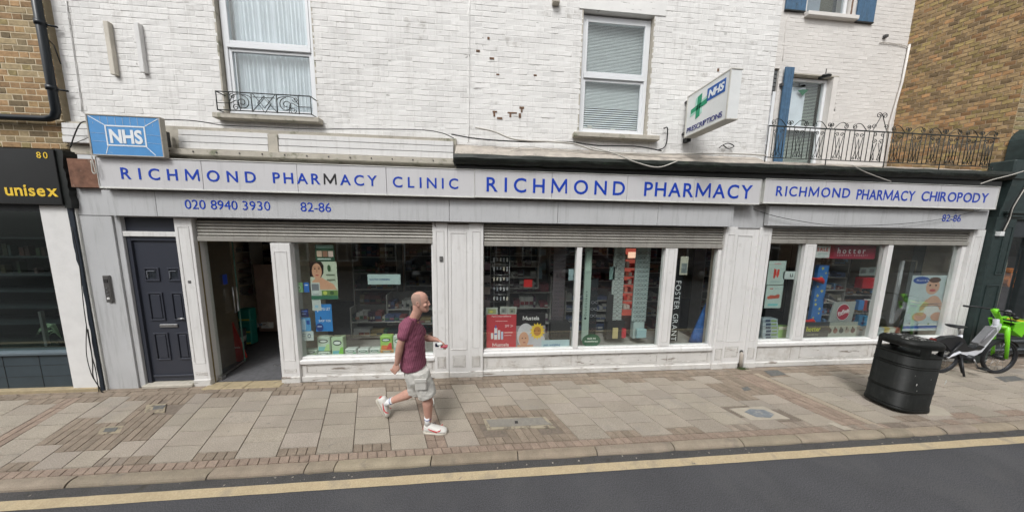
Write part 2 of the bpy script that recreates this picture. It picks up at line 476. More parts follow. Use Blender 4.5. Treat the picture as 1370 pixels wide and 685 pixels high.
# ================================================================== GROUND
ZR = -.05
road = struct(MB().box(-60, 60, -6.0, 2.60, ZR-.2, ZR).build('road', M_ASPH))
struct(MB().box(-60, 60, 2.425, 2.60, ZR-.05, ZR+.004).build('road_edge', M_ASPHE))
def strip(x0, x1, ya, yb, z, n, jit, rnd):
    """long thin sheet with a slightly uneven outline"""
    vs = []
    for i in range(n+1):
        x = x0+(x1-x0)*i/n; vs += [(x, ya+rnd.uniform(-jit, jit), z), (x, yb+rnd.uniform(-jit, jit), z)]
    return MB().add(vs, [(2*i, 2*i+2, 2*i+3, 2*i+1) for i in range(n)])
ln = strip(-60, 60, 2.332, 2.424, ZR+.008, 700, .0022, random.Random(3)).build('yellow_line', M_YLINE); struct(ln)
struct(MB().box(-60, 60, -30, -6.0, -.3, 0).build('far_pavement', M_SLAB))
pave = struct(MB().box(-60, 60, 2.60, 4.30, -.25, -.012).build('pavement', M_BED))
struct(MB().box(-60, 60, 4.30, 60, -.25, -.02).build('ground', M_BED))

# kerb stones
kr = random.Random(11)
kj = [-8.0, -6.9, -5.75, -4.78, -4.03, -2.80, -1.89, -.98-.62, -.62, .32, 1.22, 2.15, 3.02, 3.78, 4.42, 4.95, 5.36, 5.85, 6.35, 6.95, 7.7, 8.6, 9.5, 10.4, 11.3]
kerb = struct(MB().box(-60, -8, 2.53, 2.62, -.2, -.001).box(11.3, 60, 2.53, 2.62, -.2, -.001).build('kerb', M_KERB))
for a, b in zip(kj, kj[1:]):
    mb = MB(); n = 5; rings = []
    g_ = .006; t = kr.uniform(.86, 1.1); dz = kr.uniform(-.004, .004)
    prof = [(2.605, -.1), (2.605, 0), (2.565, .001), (2.540, -.004), (2.524, -.014), (2.513, -.03), (2.507, -.1)]
    vs = []
    for i in range(n+1):
        x = a+g_+(b-a-2*g_)*i/n; jy = kr.uniform(-.004, .004)
        e = .006 if i in (0, n) else 0
        for y, z in prof: vs.append((x, y+jy*(y < 2.6)+e*(y < 2.55), z+dz-e*(z > -.05)+kr.uniform(-.0015, .0015)))
    k = len(prof); fs = []
    for i in range(n):
        for j in range(k-1): fs.append((i*k+j, (i+1)*k+j, (i+1)*k+j+1, i*k+j+1))
    fs += [list(range(k)), list(range(n*k+k-1, n*k-1, -1))]
    mb.add(vs, fs, (t, t*kr.uniform(.96, 1.0), t*kr.uniform(.9, .98)))
    mb.build('kerb_stone', M_KERB, kerb)

# paving: slab columns run obliquely, joints parallel to the kerb
YB, YF = 3.865, 2.70     # back and front of the slab field
def skew(y, x): 
    s = .44 if x < 2.6 else max(.30, .44-(x-2.6)*.07)
    return s*(3.865-y)
pr = random.Random(5)
pieces = []   # (poly, kind, tint, dz)
def sl_tint():
    v = pr.choice([.93, .97, 1., 1.0, 1.02, 1.04, .90]); return (v, v*pr.uniform(.98, 1.), v*pr.uniform(.95, .985))
def bl_tint(kind):
    if kind == 'red': v = pr.uniform(.85, 1.05); return (v*1.03, v*.93, v*.885)
    if kind == 'brown': v = pr.uniform(.78, .98); return (v*.98, v*.93, v*.87)
    v = pr.uniform(.85, 1.05); return (v, v*.98, v*.96)
def quadp(xa, xb, ya, yb):
    return [(xa+skew(ya, xa), ya), (xb+skew(ya, xb), ya), (xb+skew(yb, xb), yb), (xa+skew(yb, xa), yb)]
def blocks(xa, xb, ya, yb, kind, w=.1, d=.19):
    n = max(1, round((xb-xa)/w)); m = max(1, round((yb-ya)/d))
    for i in range(n):
        for j in range(m):
            pieces.append((quadp(xa+(xb-xa)*i/n, xa+(xb-xa)*(i+1)/n, ya+(yb-ya)*j/m, ya+(yb-ya)*(j+1)/m), 'block', bl_tint(kind), pr.uniform(-.002, .002)))
# obstacles given by x measured at the back line (x - skew)
def special(xc, y):
    """kind of paving at back-line coordinate xc and depth y; None = slab"""
    if -5.92 <= xc < -5.74+.0: return 'red'
    if -4.82 < xc < -4.28 and y > 3.38: return 'brown'
    if -5.40 < xc < -4.82 and 2.98 < y < 3.38: return 'brown'
    if -4.82 < xc < -4.28 and 2.98 < y <= 3.38: return 'brown'
    if -1.20 < xc < -.98: return 'red' if y < 3.6 else 'brown'
    if .0-.42 < xc < .42 and 2.80 < y < 3.28: return 'brown'
    if 3.42 < xc < 4.22 and 3.30 < y < 3.66: return 'brown'
    if 4.18 < xc < 4.62: return 'red'
    return None
rows = [2.70, 2.80, 2.91, 3.02, 3.125, 3.23, 3.335, 3.44, 3.545, 3.65, 3.755, 3.865]
colx = [-7.98+.408*i for i in range(0, 5)] + [-5.92, -5.74, -5.40, -4.82, -4.28, -4.04, -3.63, -3.22, -2.80, -2.40, -2.01, -1.60, -1.20, -.98, -.61, -.22, .17, .56, .96, 1.35, 1.755, 2.165, 2.56, 2.97, 3.42, 3.80, 4.22, 4.62]
right_cols = [4.76+.42*i for i in range(0, 20)]
def column(xa, xb, off):
    xc = (xa+xb)/2; w = xb-xa
    i = 0 if off == 0 else 1
    front = rows[i] if off == 0 else rows[1]
    if off: 
        if special(xc, 2.75) is None: blocks(xa, xb, rows[0], rows[1], pr.choice(['brown', 'grey', 'brown', 'grey', 'red']), .1, .1)
        else: blocks(xa, xb, rows[0], rows[1], special(xc, 2.75), .1, .1)
    j = i
    while j < len(rows)-1:
        k = min(j+2, len(rows)-1)
        y0, y1 = rows[j], rows[k]; sp = special(xc, (y0+y1)/2)
        if sp: blocks(xa, xb, y0, y1, sp, .1, .2)
        elif k-j == 1:
            blocks(xa, xb, y0, y1, 'brown', .1, .11)
        else:
            pieces.append((quadp(xa, xb, y0, y1), 'slab', sl_tint(), pr.uniform(-.0025, .0025)))
        j = k
for n_, (a, b) in enumerate(zip(colx, colx[1:])):
    if b-a > .5: # split wide gaps
        column(a, (a+b)/2, n_ % 2); column((a+b)/2, b, (n_+1) % 2)
    else: column(a, b, n_ % 2)
for n_, (a, b) in enumerate(zip(right_cols, right_cols[1:])): column(a, b, n_ % 2)
# oblique concrete channel strip right of the red blocks
for i in range(4):
    ya, yb = 2.62+i*.345, 2.62+(i+1)*.345
    pieces.append((quadp(4.632, 4.748, ya, yb), 'slab', (1.04, .99, .90), 0))
# soldier row against the kerb and against the shop fronts
x = -8.2
while x < 12:
    kind = 'red' if (x < 4.2 or pr.random() < .4) else 'grey'
    if 4.72+.42 < x < 5.0+.42: x += .1; continue
    pieces.append(([(x, 2.612), (x+.1, 2.612), (x+.1-.04, 2.695), (x-.04, 2.695)], 'block', bl_tint(kind), pr.uniform(-.002, .002)))
    x += .1
x = -8.2
while x < 12:
    y1_ = 4.30
    pieces.append(([(x, 3.872), (x+.2, 3.872), (x+.2-.04, 3.965), (x-.04, 3.965)], 'block', bl_tint('brown'), pr.uniform(-.002, .002)))
    pieces.append(([(x-.1, 3.97), (x+.1, 3.97), (x+.1-.03, 4.06), (x-.13, 4.06)], 'block', bl_tint(pr.choice(['brown', 'grey'])), pr.uniform(-.002, .002)))
    x += .2
covers = [(-5.27, -4.9, 2.98, 2.98)]
def inset(poly, g_):
    out = []; n_ = len(poly)
    for i in range(n_):
        p = Vector(poly[i]); a = (Vector(poly[i-1])-p).normalized(); b = (Vector(poly[(i+1) % n_])-p).normalized()
        out.append(tuple(p+(a+b)*g_/max(.3, abs(a.cross(b)))))
    return out
def inset_old(poly, g_):
    c = Vector((sum(p[0] for p in poly)/len(poly), sum(p[1] for p in poly)/len(poly)))
    out = []
    for p in poly:
        d = Vector(p)-c; out.append(tuple(c+d*(1-g_/max(d.length, .01))))
    return out
cover_polys = []
def in_cover(poly):
    cx_ = sum(p[0] for p in poly)/4; cy_ = sum(p[1] for p in poly)/4
    for (a, b, c, d) in cover_polys:
        if a < cx_ < b and c < cy_ < d: return True
    return False
cover_polys = [(-.05, .86, 2.90, 3.12), (3.40, 4.0, 2.84, 3.09), (-4.52, -4.12, 3.53, 3.66)]
pieces = [p for p in pieces if not in_cover(p[0])]
def paver(mb, poly, z1, g_, t):
    base = inset(poly, g_); top = inset(poly, g_+.0025)
    mb.frustum([(x, y, -.015) for x, y in base], [(x, y, z1+pr.uniform(-.0007, .0007)) for x, y in top], t)
sl = [p for p in pieces if p[1] == 'slab']; bk = [p for p in pieces if p[1] == 'block']
cen = lambda p: (sum(a[0] for a in p[0])/4, sum(a[1] for a in p[0])/4, 0)
for kind, lst, m, g_ in (('paving_slab', sl, M_SLAB, .003), ('block_paver', bk, M_PAVER, .0018)):
    lst.sort(key=lambda p: -seen_size(cen(p)))
    for p in lst[:300]:
        if seen_size(cen(p)) == 0 and abs(cen(p)[0]) > 12: continue
        mb = MB(); paver(mb, p[0], p[3]+.0, g_, p[2]); mb.build(kind, m, pave)
    mb = MB()
    for p in lst[300:]: paver(mb, p[0], p[3], g_, p[2])
    if mb.v: mb.build('small_paving', m, pave, kind='stuff')
# covers
def cover(name, label, poly, m, z=.004, frame=None, slots=()):
    mb = MB().prism([(x, y, z) for x, y in poly], (0, 0, -.03))
    o = mb.build(name, m); tag(o, label, 'drain cover')
    return o
M_CAST = mat('cast_cover', (.115, .115, .11), rough=.8, var=.2, vscale=30, bump=.003, bscale=150, dirt=[((.2, .18, .15), 8, .58, .1)])
M_BLUEC = mat('blue_grey_cover', lin((112, 117, 121)), rough=.8, var=.15, vscale=20, bump=.002, bscale=150, dirt=[((.3, .28, .25), 9, .55, .1)])
M_CEM = mat('pale_cement', lin((160, 152, 138)), rough=.9, var=.08, vscale=12, bump=.002, bscale=120, dirt=[((.22, .2, .17), 8, .62, .1)])
M_CAST2 = mat('concrete_cover', lin((128, 124, 116)), rough=.9, var=.12, vscale=20, bump=.003, bscale=170, dirt=[((.12, .11, .1), 6, .6, .1)])
c = thing('inspection_cover', 'long grey inspection cover with a central slot right of the walking man', 'drain cover', (.4, 3.0, 0))
MB().prism([(x, y, .002) for x, y in [(-.02, 2.92), (.84, 2.90), (.74, 3.09), (-.08, 3.10)]], (0, 0, -.02)).build('cover_frame', mat('worn_frame', lin((150, 141, 122)), rough=.9, dirt=[((.12, .1, .08), 9, .52, .12)]), c)
MB().prism([(x, y, .006) for x, y in [(.02, 2.955), (.79, 2.945), (.69, 3.075), (-.04, 3.08)]], (0, 0, -.01)).build('cover_plate', M_CAST2, c)
MB().box(.33, .37, 2.99, 3.03, 0, .010).build('slot', M_DARK, c)
c = thing('water_cover', 'blue grey cover in a cream cement square near the kerb left of the litter bin', 'drain cover', (3.7, 2.97, 0))
MB().prism([(x, y, .003) for x, y in [(3.47, 2.85), (4.03, 2.845), (3.92, 3.09), (3.38, 3.075)]], (0, 0, -.03)).build('cement_surround', M_CEM, c)
MB().prism([(x, y, .007) for x, y in [(3.60, 2.90), (3.78, 2.875), (3.90, 2.93), (3.86, 3.02), (3.66, 3.045), (3.53, 3.0)]], (0, 0, -.01)).build('cover_plate', M_BLUEC, c)
def cpoly(px0, py0, px1, py1, px2, py2, px3, py3): return [tuple(G(a, b)[:2]) for a, b in ((px0, py0), (px1, py1), (px2, py2), (px3, py3))]
c = thing('stopcock_cover', 'small square stopcock cover in brown blocks in front of the dark front door', 'drain cover', (*G(213, 545)[:2], 0))
MB().prism([(*p, .002) for p in cpoly(196, 541, 222, 540, 220, 551, 193, 552)], (0, 0, -.02)).build('cement_surround', mat('worn_surround', lin((148, 138, 118)), rough=.9, dirt=[((.12, .1, .08), 20, .5, .12)]), c)
MB().prism([(*p, .006) for p in cpoly(206, 543, 222, 542, 218, 547, 204, 548)], (0, 0, -.01)).build('cover_plate', M_CAST, c)
c = thing('stopcock_cover', 'small stopcock cover in brown blocks near the left end of the pavement', 'drain cover', (*G(148, 575)[:2], 0))
MB().prism([(*p, .002) for p in cpoly(136, 571, 166, 569, 160, 579, 130, 581)], (0, 0, -.02)).build('cement_surround', mat('worn_surround', lin((148, 138, 118)), rough=.9, dirt=[((.12, .1, .08), 20, .5, .12)]), c)
MB().prism([(*p, .006) for p in cpoly(141, 573, 158, 572, 154, 577, 138, 578)], (0, 0, -.01)).build('cover_plate', M_CAST, c)
cover('drain_cover', 'dark drain cover by the shop base beside the concrete channel', cpoly(1022, 496, 1040, 495, 1052, 501, 1032, 503), M_CAST)
cover('drain_cover', 'dark rectangular cover in the slabs at the far right by the green bike', cpoly(1330, 504, 1358, 503, 1372, 508, 1345, 511), M_CAST)
cover('drain_cover', 'small worn cover in the brown blocks between shop and concrete channel', cpoly(992, 519, 1000, 517, 1005, 521, 996, 523), M_CAST)
cover('cement_patch', 'pale cement patch in the slabs at the foot of the litter bin', cpoly(1241, 540, 1262, 546, 1275, 556, 1240, 556), M_CEM, .003)
cover('cement_patch', 'pale cement smear beside the kerb in front of the concrete channel', cpoly(1108, 566, 1114, 565, 1142, 574, 1130, 575), M_CEM, .003)
tag(bpy.data.objects['cement_patch'], 'pale cement patch in the slabs at the foot of the litter bin', 'cement patch')
for o in COL.objects:
    if o.name.startswith('cement_patch'): o['category'] = 'paving patch'
# litter on the gutter
lr = random.Random(9)
gm = MB()
for i in range(60):
    x = lr.uniform(-5, 6); y = 2.50+lr.uniform(-.06, .0) if lr.random() < .6 else lr.uniform(2.7, 3.9); z = ZR+.005 if y < 2.6 else .001
    r_ = lr.uniform(.004, .012); a = lr.uniform(0, 6)
    gm.add([(x+r_*cos(a+k*1.57)*lr.uniform(.6, 1.3), y+r_*sin(a+k*1.57), z+.002*lr.random()) for k in range(4)], [(0, 1, 2, 3)])
o = gm.build('litter', mat('paper_scrap', (.25, .23, .19), var=.5, vscale=5), kind='stuff'); o['label'] = 'small scraps of paper and leaf scattered in the gutter and on the slabs'; o['category'] = 'litter'

# ================================================================== PHARMACY BUILDING
PB = thing('terrace_building', 'white painted brick terrace with a long pharmacy shopfront across the middle', 'building', (0, 4.12, 0))
YW = 4.12
w1h = (-3.71, -2.49, 4.0, 6.2); w2h = (1.37, 2.485, 3.97, 5.74)
brick_wall(PB, 'front_wall', (0, YW, 0), (1, 0, 0), (0, -1, 0), -5.64, 4.595, 3.50, 6.3, [w1h, w2h], M_WBRICK, M_WMORT, limit=300, proud=.0022, wob=.0011, jt=.008, thick=.22,
           tintf=lambda r: (lambda v: (v, v*.995, v*.985))(r.choice([1., 1.02, .98, .95, 1.0, 1.03, .93])))
# bare spots
for i, (a, b, c_, d) in enumerate([(659, 148.5, 665, 151), (660, 151, 662.5, 156), (665, 157, 672, 160), (679, 150, 691.5, 152.5), (681.5, 152, 684, 157), (695, 143, 701, 146), (697, 146, 699, 151), (637, 67, 642, 70), (664, 99, 668, 101), (655, 77, 661, 80), (652, 50, 655, 53), (714, 100, 718, 102), (694, 152, 697, 158), (960, 92, 962, 96), (955, 110, 958, 113)]):
    p, q = W(a, b, YW-.006), W(c_, d, YW-.006)
    MB().box(p.x, q.x, YW-.0085, YW, q.z, p.z).build('spalled_patch', M_BARE, PB)
# right hand return wall to the set back house
MB().prism([(4.59, YW+.23, 3.5), (4.59, 5.255, 3.5), (4.59, 5.255, 8), (4.59, YW+.23, 8)], (-.2, 0, 0)).build('return_wall', M_WMORT, PB)
box('roof_slab', M_DARK, PB, -5.6, 4.6, 4.34, 8.6, 6.3, 6.4)
box('rear_wall', M_IN_WALL, PB, -5.6, 9.2, 8.5, 8.6, 0, 3.2)
MB().prism([(.6-.012, YW-.004, 3.8), (.6+.0, YW-.004, 3.8), (.6, YW-.004, 3.79)], (0, .01, 0))
# crack lines + surface conduit
def cable(name, label, pts, r, m, cat='cable', parent=None, n=6):
    o = MB().tube(curve_pts(pts, 6), r, n).build(name, m, parent)
    if parent is None: tag(o, label, cat)
    return o
cable('conduit', '', [W(88, 0, YW-.012), W(99, 75, YW-.012), W(110, 150, YW-.012)], .006, M_WMORT, parent=PB)
cable('conduit', '', [W(628, 0, YW-.01), W(628, 90, YW-.01), W(627, 190, YW-.01)], .005, M_WMORT, parent=PB)
# upper windows
def sash(name_label, x0, x1, z0, z1, zm, Y, kind):
    wn = MB()
    f = .055
    wn.box(x0, x0+f, Y, Y+.07, z0, z1, .004).box(x1-f, x1, Y, Y+.07, z0, z1, .004)
    wn.box(x0+f, x1-f, Y+.002, Y+.07, z1-f, z1, .004).box(x0+f, x1-f, Y+.002, Y+.07, z0, z0+f, .004)
    w_ = wn.build('window', M_UPVC, PB, label=name_label)
    g = .038
    MB().box(x0+f, x1-f, Y-.012, Y+.03, zm-.018, zm+.038, .004).build('meeting_rail', M_UPVC, w_)
    for (a, b, yy) in ((z0+f, zm-.02, Y+.012), (zm+.04, z1-f, Y-.006)):
        s = MB()
        s.box(x0+f, x0+f+g, yy, yy+.04, a, b, .003).box(x1-f-g, x1-f, yy, yy+.04, a, b, .003)
        s.box(x0+f+g, x1-f-g, yy+.001, yy+.04, b-g, b, .003).box(x0+f+g, x1-f-g, yy+.001, yy+.04, a, a+g, .003)
        s.build('sash_frame', M_UPVC, w_)
        MB().box(x0+f+g, x1-f-g, yy+.018, yy+.022, a+g, b-g).build('pane', GLASS_UP, w_)
    return w_
wa = sash('tall white sash window with net curtains', -3.70, -2.50, 4.01, 6.1, 4.915, 4.17, 0)
wb = sash('white sash window with a slatted blind', 1.38, 2.48, 3.99, 5.72, 4.845, 4.19, 1)
M_NET = mat('net_curtain', lin((212, 216, 218)), rough=.9, var=.1, vscale=3)
s = MB(); n = 220
vs = []
cr = random.Random(4); ph = 0
for i in range(n+1):
    x = -3.64+1.08*i/n; ph += cr.uniform(.25, .75); y = 4.285+.018*sin(ph)+.006*sin(ph*2.3)
    vs += [(x, y, 4.03), (x, y, 6.1)]
s.add(vs, [(2*i, 2*i+2, 2*i+3, 2*i+1) for i in range(n)], smooth=True).build('net_curtain', M_NET, wa)
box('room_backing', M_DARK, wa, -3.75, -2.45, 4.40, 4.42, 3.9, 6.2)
M_BLIND = mat('blind_slat', lin((232, 236, 232)), rough=.6, var=.04)
z = 5.66; i = 0
while z > 4.07:
    tl = .0145 if z > 4.42 else .013
    mb = MB().add([(1.44, 4.27, z-tl), (2.42, 4.27, z-tl), (2.42, 4.292, z+tl), (1.44, 4.292, z+tl)], [(0, 1, 2, 3)])
    mb.build('blind_slat', M_BLIND, wb); z -= .021 if z > 4.45 else .034
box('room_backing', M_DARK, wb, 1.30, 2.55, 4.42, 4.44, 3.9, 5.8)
for x_, h_ in ((1.48, .05), (1.56, .09), (1.95, .05), (2.2, .04)): box('sill_clutter', M_CONC, wb, x_, x_+.07, 4.24, 4.26, 4.06, 4.06+h_)
# reveals (pale render sides) and head
for (x0, x1, z0, z1) in (w1h, w2h):
    box('window_reveal', M_CONC, PB, x1-.001, x1+.02, YW-.002, 4.24, z0, z1+.0)
    box('window_reveal', M_CONC, PB, x0-.02, x0+.001, YW-.002, 4.24, z0, z1)
box('window_head', M_WMORT, PB, 1.30, 2.66, YW-.012, 4.24, 5.742, 6.2)
def rough_sill(x0, x1, z0, z1, ya, yb):
    return MB().box(x0, x1, ya, yb, z0, z1, .008).build('window_sill', M_CONC, PB)
rough_sill(-3.80, -2.42, 3.915, 3.985, 4.02, 4.25)
rough_sill(1.27, 2.66, 3.895, 3.965, 4.02, 4.25)
# weatherboards above the left sign
for i, (za, zb) in enumerate([(3.70, 3.765), (3.607, 3.690), (3.515, 3.597)]):
    box('weatherboard', M_WHITE, PB, -5.66, -5.12, 4.045-i*.006, 4.10, za, zb, .003)
    box('weatherboard', M_WHITE, PB, -4.27, -3.13, 4.045-i*.006, 4.10, za-.02, zb-.02, .003)
    box('weatherboard', M_WHITE, PB, -2.99, -.56, 4.045-i*.006, 4.10, za-.02, zb-.02, .003)
box('board_joint', M_CONC, PB, -3.125, -2.995, 4.03, 4.09, 3.38, 3.73, .004)
box('weatherboard_backing', M_CONC, PB, -5.66, -.52, 4.088, 4.118, 3.38, 3.80)
box('ledge', M_CONC, PB, -5.12, -.52, 3.97, 4.09, 3.40, 3.475, .006)
for i in range(16): 
    x = -4.9+i*.29
    MB().ball((x, 3.966, 3.44), .010, 5).build('bolt_head', M_JOINT, PB)
MB().box(-5.59, -5.13, 3.99, 4.06, 2.93, 3.30).build('terracotta_patch', mat('bare_terracotta', (.17, .085, .055), rough=.9, var=.35, vscale=10, bump=.004, bscale=40, dirt=[((.45, .4, .35), 8, .6, .1)]), PB)
# lead flashing and black gutter above the middle and right signs
fl = MB(); vs = []; N = 70; fr = random.Random(2)
for i in range(N+1):
    x = -.52+(8.97+.52)*i/N
    hi = 3.62+fr.uniform(-.006, .006) + (.05 if x < 4.6 else .0)
    vs += [(x, 4.115, hi+.05), (x, 4.02+fr.uniform(-.01, .01), hi-.02+fr.uniform(-.012, .012)), (x, 3.875, 3.525+fr.uniform(-.008, .008)+.008*x/2), (x, 3.87, 3.49)]
fl.add(vs, [(4*i+j, 4*i+4+j, 4*i+5+j, 4*i+1+j) for i in range(N) for j in range(3)], smooth=True)
fl.build('lead_flashing', M_LEAD, PB)
gt = MB(); vs = []; prof = [(3.92, 3.535), (3.845, 3.525), (3.80, 3.50), (3.79, 3.46), (3.80, 3.43), (3.83, 3.40), (3.86, 3.385), (3.95, 3.375)]
for i in range(N+1):
    x = -.53+(9.02+.53)*i/N; rise = .010*x
    for y, z in prof: vs.append((x, y+fr.uniform(-.004, .004), z+rise*.7+fr.uniform(-.006, .006)))
k = len(prof)
gt.add(vs, [(k*i+j, k*i+k+j, k*i+k+1+j, k*i+1+j) for i in range(N) for j in range(k-1)]+[list(range(k)), list(range(N*k, N*k+k))])
gt.build('gutter', M_GUTTER, PB)
box('soffit', M_BLACK, PB, -.5, 9.0, 3.90, 4.12, 3.33, 3.43)
gg = MB(); 
for i in range(260):
    x = fr.choice([fr.gauss(-.45, .05), fr.uniform(-.4, 1.2), fr.uniform(4, 9)]); 
    if i > 90 and x > 0: continue
    y = 3.86+fr.uniform(-.05, .05); z = 3.53+.007*x+ (fr.uniform(-.16, .02) if x < -.35 else 0); a = fr.uniform(0, 6); L = fr.uniform(.02, .06)
    gg.add([(x, y, z), (x+.006*cos(a), y+.006*sin(a), z), (x+L*cos(a)*.7, y+L*sin(a)*.5, z+L*fr.uniform(-.4, .8))], [(0, 1, 2)])
o = gg.build('gutter_moss', mat('dry_moss', (.09, .10, .04), rough=.95, var=.5, vscale=20), PB, kind='stuff')

# ---- grey fascia bands, recesses
def band(x0, x1, z0, z1, y, joints):
    xs = [x0]+joints+[x1]
    for a, b in zip(xs, xs[1:]): box('fascia_panel', M_GREY, PB, a+.003, b-.003, y, y+.07, z0, z1, .002)
box('fascia_recess', M_GREY, PB, -5.2, 9.05, 4.065, 4.12, 2.545, 2.93)
band(-5.235, 4.026, 2.56, 2.90, 3.98, [-4.59, -.62, 1.05, 2.7])
band(4.667, 9.05, 2.59, 2.925, 3.98, [8.35])
# left grey rendered pier
MB().prism([(-5.645, 4.05, 0), (-5.25, 4.05, 0), (-5.25, 4.05, 2.555), (-5.25, 4.05, 2.925), (-5.645, 4.05, 2.925)], (0, .2, 0)).build('grey_pier', M_GREY, PB)
box('pier_joint', M_JOINT, PB, -5.645, -5.25, 4.0475, 4.06, 2.555, 2.563)
box('pier_edge', M_SIGNEDGE, PB, -5.665, -5.645, 4.03, 4.2, 0, 2.93)
# door case
box('door_jamb', M_GREY, PB, -5.25, -5.175, 4.07, 4.32, 0, 2.56, .004)
box('door_transom', M_WHITE, PB, -5.175, -4.50, 4.075, 4.20, 2.275, 2.345, .004)
box('transom_panel', M_DOOR, PB, -5.175, -4.50, 4.115, 4.2, 2.345, 2.545)
box('door_step', M_CONC, PB, -5.175, -4.49, 4.02, 4.3, 0, .05, .008)
dr = MB().box(-5.12, -4.49, 4.1250, 4.1650, .06, 2.27).build('front_door', M_DOOR, PB, label='charcoal panelled front door with two small square lights')
box('door_frame', M_DOOR, dr, -5.175, -5.12, 4.1000, 4.1650, .05, 2.272)
box('door_frame', M_DOOR, dr, -5.12, -4.49, 4.1020, 4.1650, 2.215, 2.273)
box('weather_bar', M_DOOR, dr, -5.10, -4.52, 4.1050, 4.1250, .13, .16, .004)
def panel_frame(par, m, x0, x1, z0, z1, y, w_=.018, d=.008, raised=True):
    s = MB()
    s.box(x0, x1, y-d, y+.001, z1-w_, z1, .003).box(x0, x1, y-d, y+.001, z0, z0+w_, .003)
    s.box(x0, x0+w_, y-d+.0005, y+.001, z0+w_, z1-w_, .003).box(x1-w_, x1, y-d+.0005, y+.001, z0+w_, z1-w_, .003)
    o = s.build('panel_moulding', m, par)
    if m is not M_DOOR and m is not M_DG:
        gm_ = M_GRIME if m is M_WHITE_LOW else M_GRIME_PALE
        q_ = MB(); e_ = .0035 if m is M_WHITE_LOW else .0025
        for (a_, b_, c_, d_) in ((x0-e_, x1+e_, z1, z1+e_), (x0-e_, x1+e_, z0-e_, z0), (x0-e_, x0, z0, z1), (x1, x1+e_, z0, z1), (x0+w_, x1-w_, z1-w_-e_, z1-w_), (x0+w_, x1-w_, z0+w_, z0+w_+e_*1.4), (x0+w_, x0+w_+e_, z0+w_+e_*1.4, z1-w_-e_), (x1-w_-e_, x1-w_, z0+w_+e_*1.4, z1-w_-e_)):
            q_.box(a_, b_, y-.0014, y+.001, c_, d_)
        q_.build('grime_line', gm_, o if par.parent is None or par.parent.parent is None else par)
    if raised:
        g = w_*1.7
        box('panel_field', m, par, x0+g, x1-g, y-d*.7, y+.001, z0+g, z1-g, .004)
    return o
for (a, b) in ((-5.03, -4.83), (-4.72, -4.55)):
    for (c_, d) in ((1.62, 1.82), (1.02, 1.45), (.40, .83)):
        panel_frame(dr, M_DOOR, a, b, c_, d, 4.1250, .022, .014, c_ < 1.6)
for (a, b) in ((-4.985, -4.885), (-4.69, -4.60)):
    box('door_light', GLASS, dr, a, b, 4.1150, 4.1230, 1.67, 1.77)
    box('light_frame', mat('grey_light_trim', (.14, .15, .17)), dr, a-.005, a+.004, 4.1090, 4.23, 1.665, 1.775)
    0 and box('light_frame', MATS['grey_light_trim'], dr, a+.04, a+.048, 4.1090, 4.23, 1.665, 1.775)
    box('light_frame', MATS['grey_light_trim'], dr, a-.005, b, 4.1085, 4.23, 1.765, 1.775)
box('letter_plate', M_STEEL, dr, -4.92, -4.68, 4.1080, 4.1260, .915, .965, .005)
MB().tube([(-4.60, 4.1250, 1.06), (-4.60, 4.0900, 1.06), (-4.62, 4.0800, 1.06), (-4.54, 4.0800, 1.062)], .009, 8).build('door_handle', M_STEEL, dr)
ic = MB().box(-5.455, -5.375, 4.025, 4.052, 1.33, 1.72, .005).build('intercom', mat('intercom_steel', (.16, .155, .15), rough=.4, metal=.6, var=.1), PB)
for i in range(3): box('call_button', M_STEEL, ic, -5.425, -5.405, 4.019, 4.026, 1.43+i*.05, 1.45+i*.05)
box('speaker_grille', M_DARK, ic, -5.44, -5.39, 4.02, 4.026, 1.62, 1.67)
box('name_card', M_WHITE, ic, -5.43, -5.40, 4.019, 4.026, 1.375, 1.405)

# ---- pilasters
def pilaster(x0, x1, z1, panels, mid=.44, y=4.06, rear=4.24):
    p = MB().box(x0, x1, y, rear, .10, z1, .004).build('pilaster', M_WHITE, PB)
    box('plinth', M_WHITE_LOW, p, x0-.006, x1+.006, y-.012, rear, -.01, .105, .01)
    for (a, b) in panels:
        panel_frame(p, M_WHITE, a, b, mid+.06, z1-.12, y, .012, .006, False)
        panel_frame(p, M_WHITE_LOW, a, b, .17, mid-.08, y, .012, .006, True)
    return p
pa = pilaster(-4.49, -4.262, 2.545, [(-4.455, -4.30)], .30)
pb = pilaster(-3.242, -2.972, 2.20, [(-3.20, -3.02)], .30)
box('letter_slot', M_STEEL, pa, -4.40, -4.36, 4.056, 4.062, 1.60, 1.64)
p1 = pilaster(-.893, -.665, 2.54, [(-.845, -.715)], .44)
p2 = pilaster(-.335, -.108, 2.54, [(-.285, -.155)], .44)
pc = MB().box(-.665, -.335, 4.075, 4.24, .08, 2.52, .0).build('pilaster_panel', M_WHITE, PB)
panel_frame(pc, M_WHITE, -.63, -.37, .47, 2.40, 4.075, .018, .008, False)
panel_frame(pc, M_WHITE_LOW, -.60, -.40, .17, .37, 4.075, .014, .007, True)
box('plinth', M_WHITE_LOW, pc, -.665, -.335, 4.062, 4.24, -.01, .085, .008)
box('key_switch', M_CAST, p1, -.79, -.735, 4.045, 4.062, 1.94, 2.02, .003)
box('key_hole', M_STEEL, p1, -.775, -.75, 4.040, 4.047, 1.965, 1.99)
MB().tube([(-.845, 4.05, 2.62), (-.845, 4.035, 2.60), (-.845, 4.035, 2.50), (-.835, 4.035, 2.485)], .006, 6).build('hook', M_BLACK, p1)
p3 = pilaster(4.004, 4.22, 2.555, [(4.05, 4.18)], .46)
p4 = pilaster(4.64, 4.868, 2.555, [(4.69, 4.82)], .46)
pc = MB().box(4.22, 4.64, 4.085, 4.24, .08, 2.56, .0).build('pilaster_panel', M_WHITE, PB)
panel_frame(pc, M_WHITE, 4.26, 4.545, .50, 2.42, 4.085, .018, .008, False)
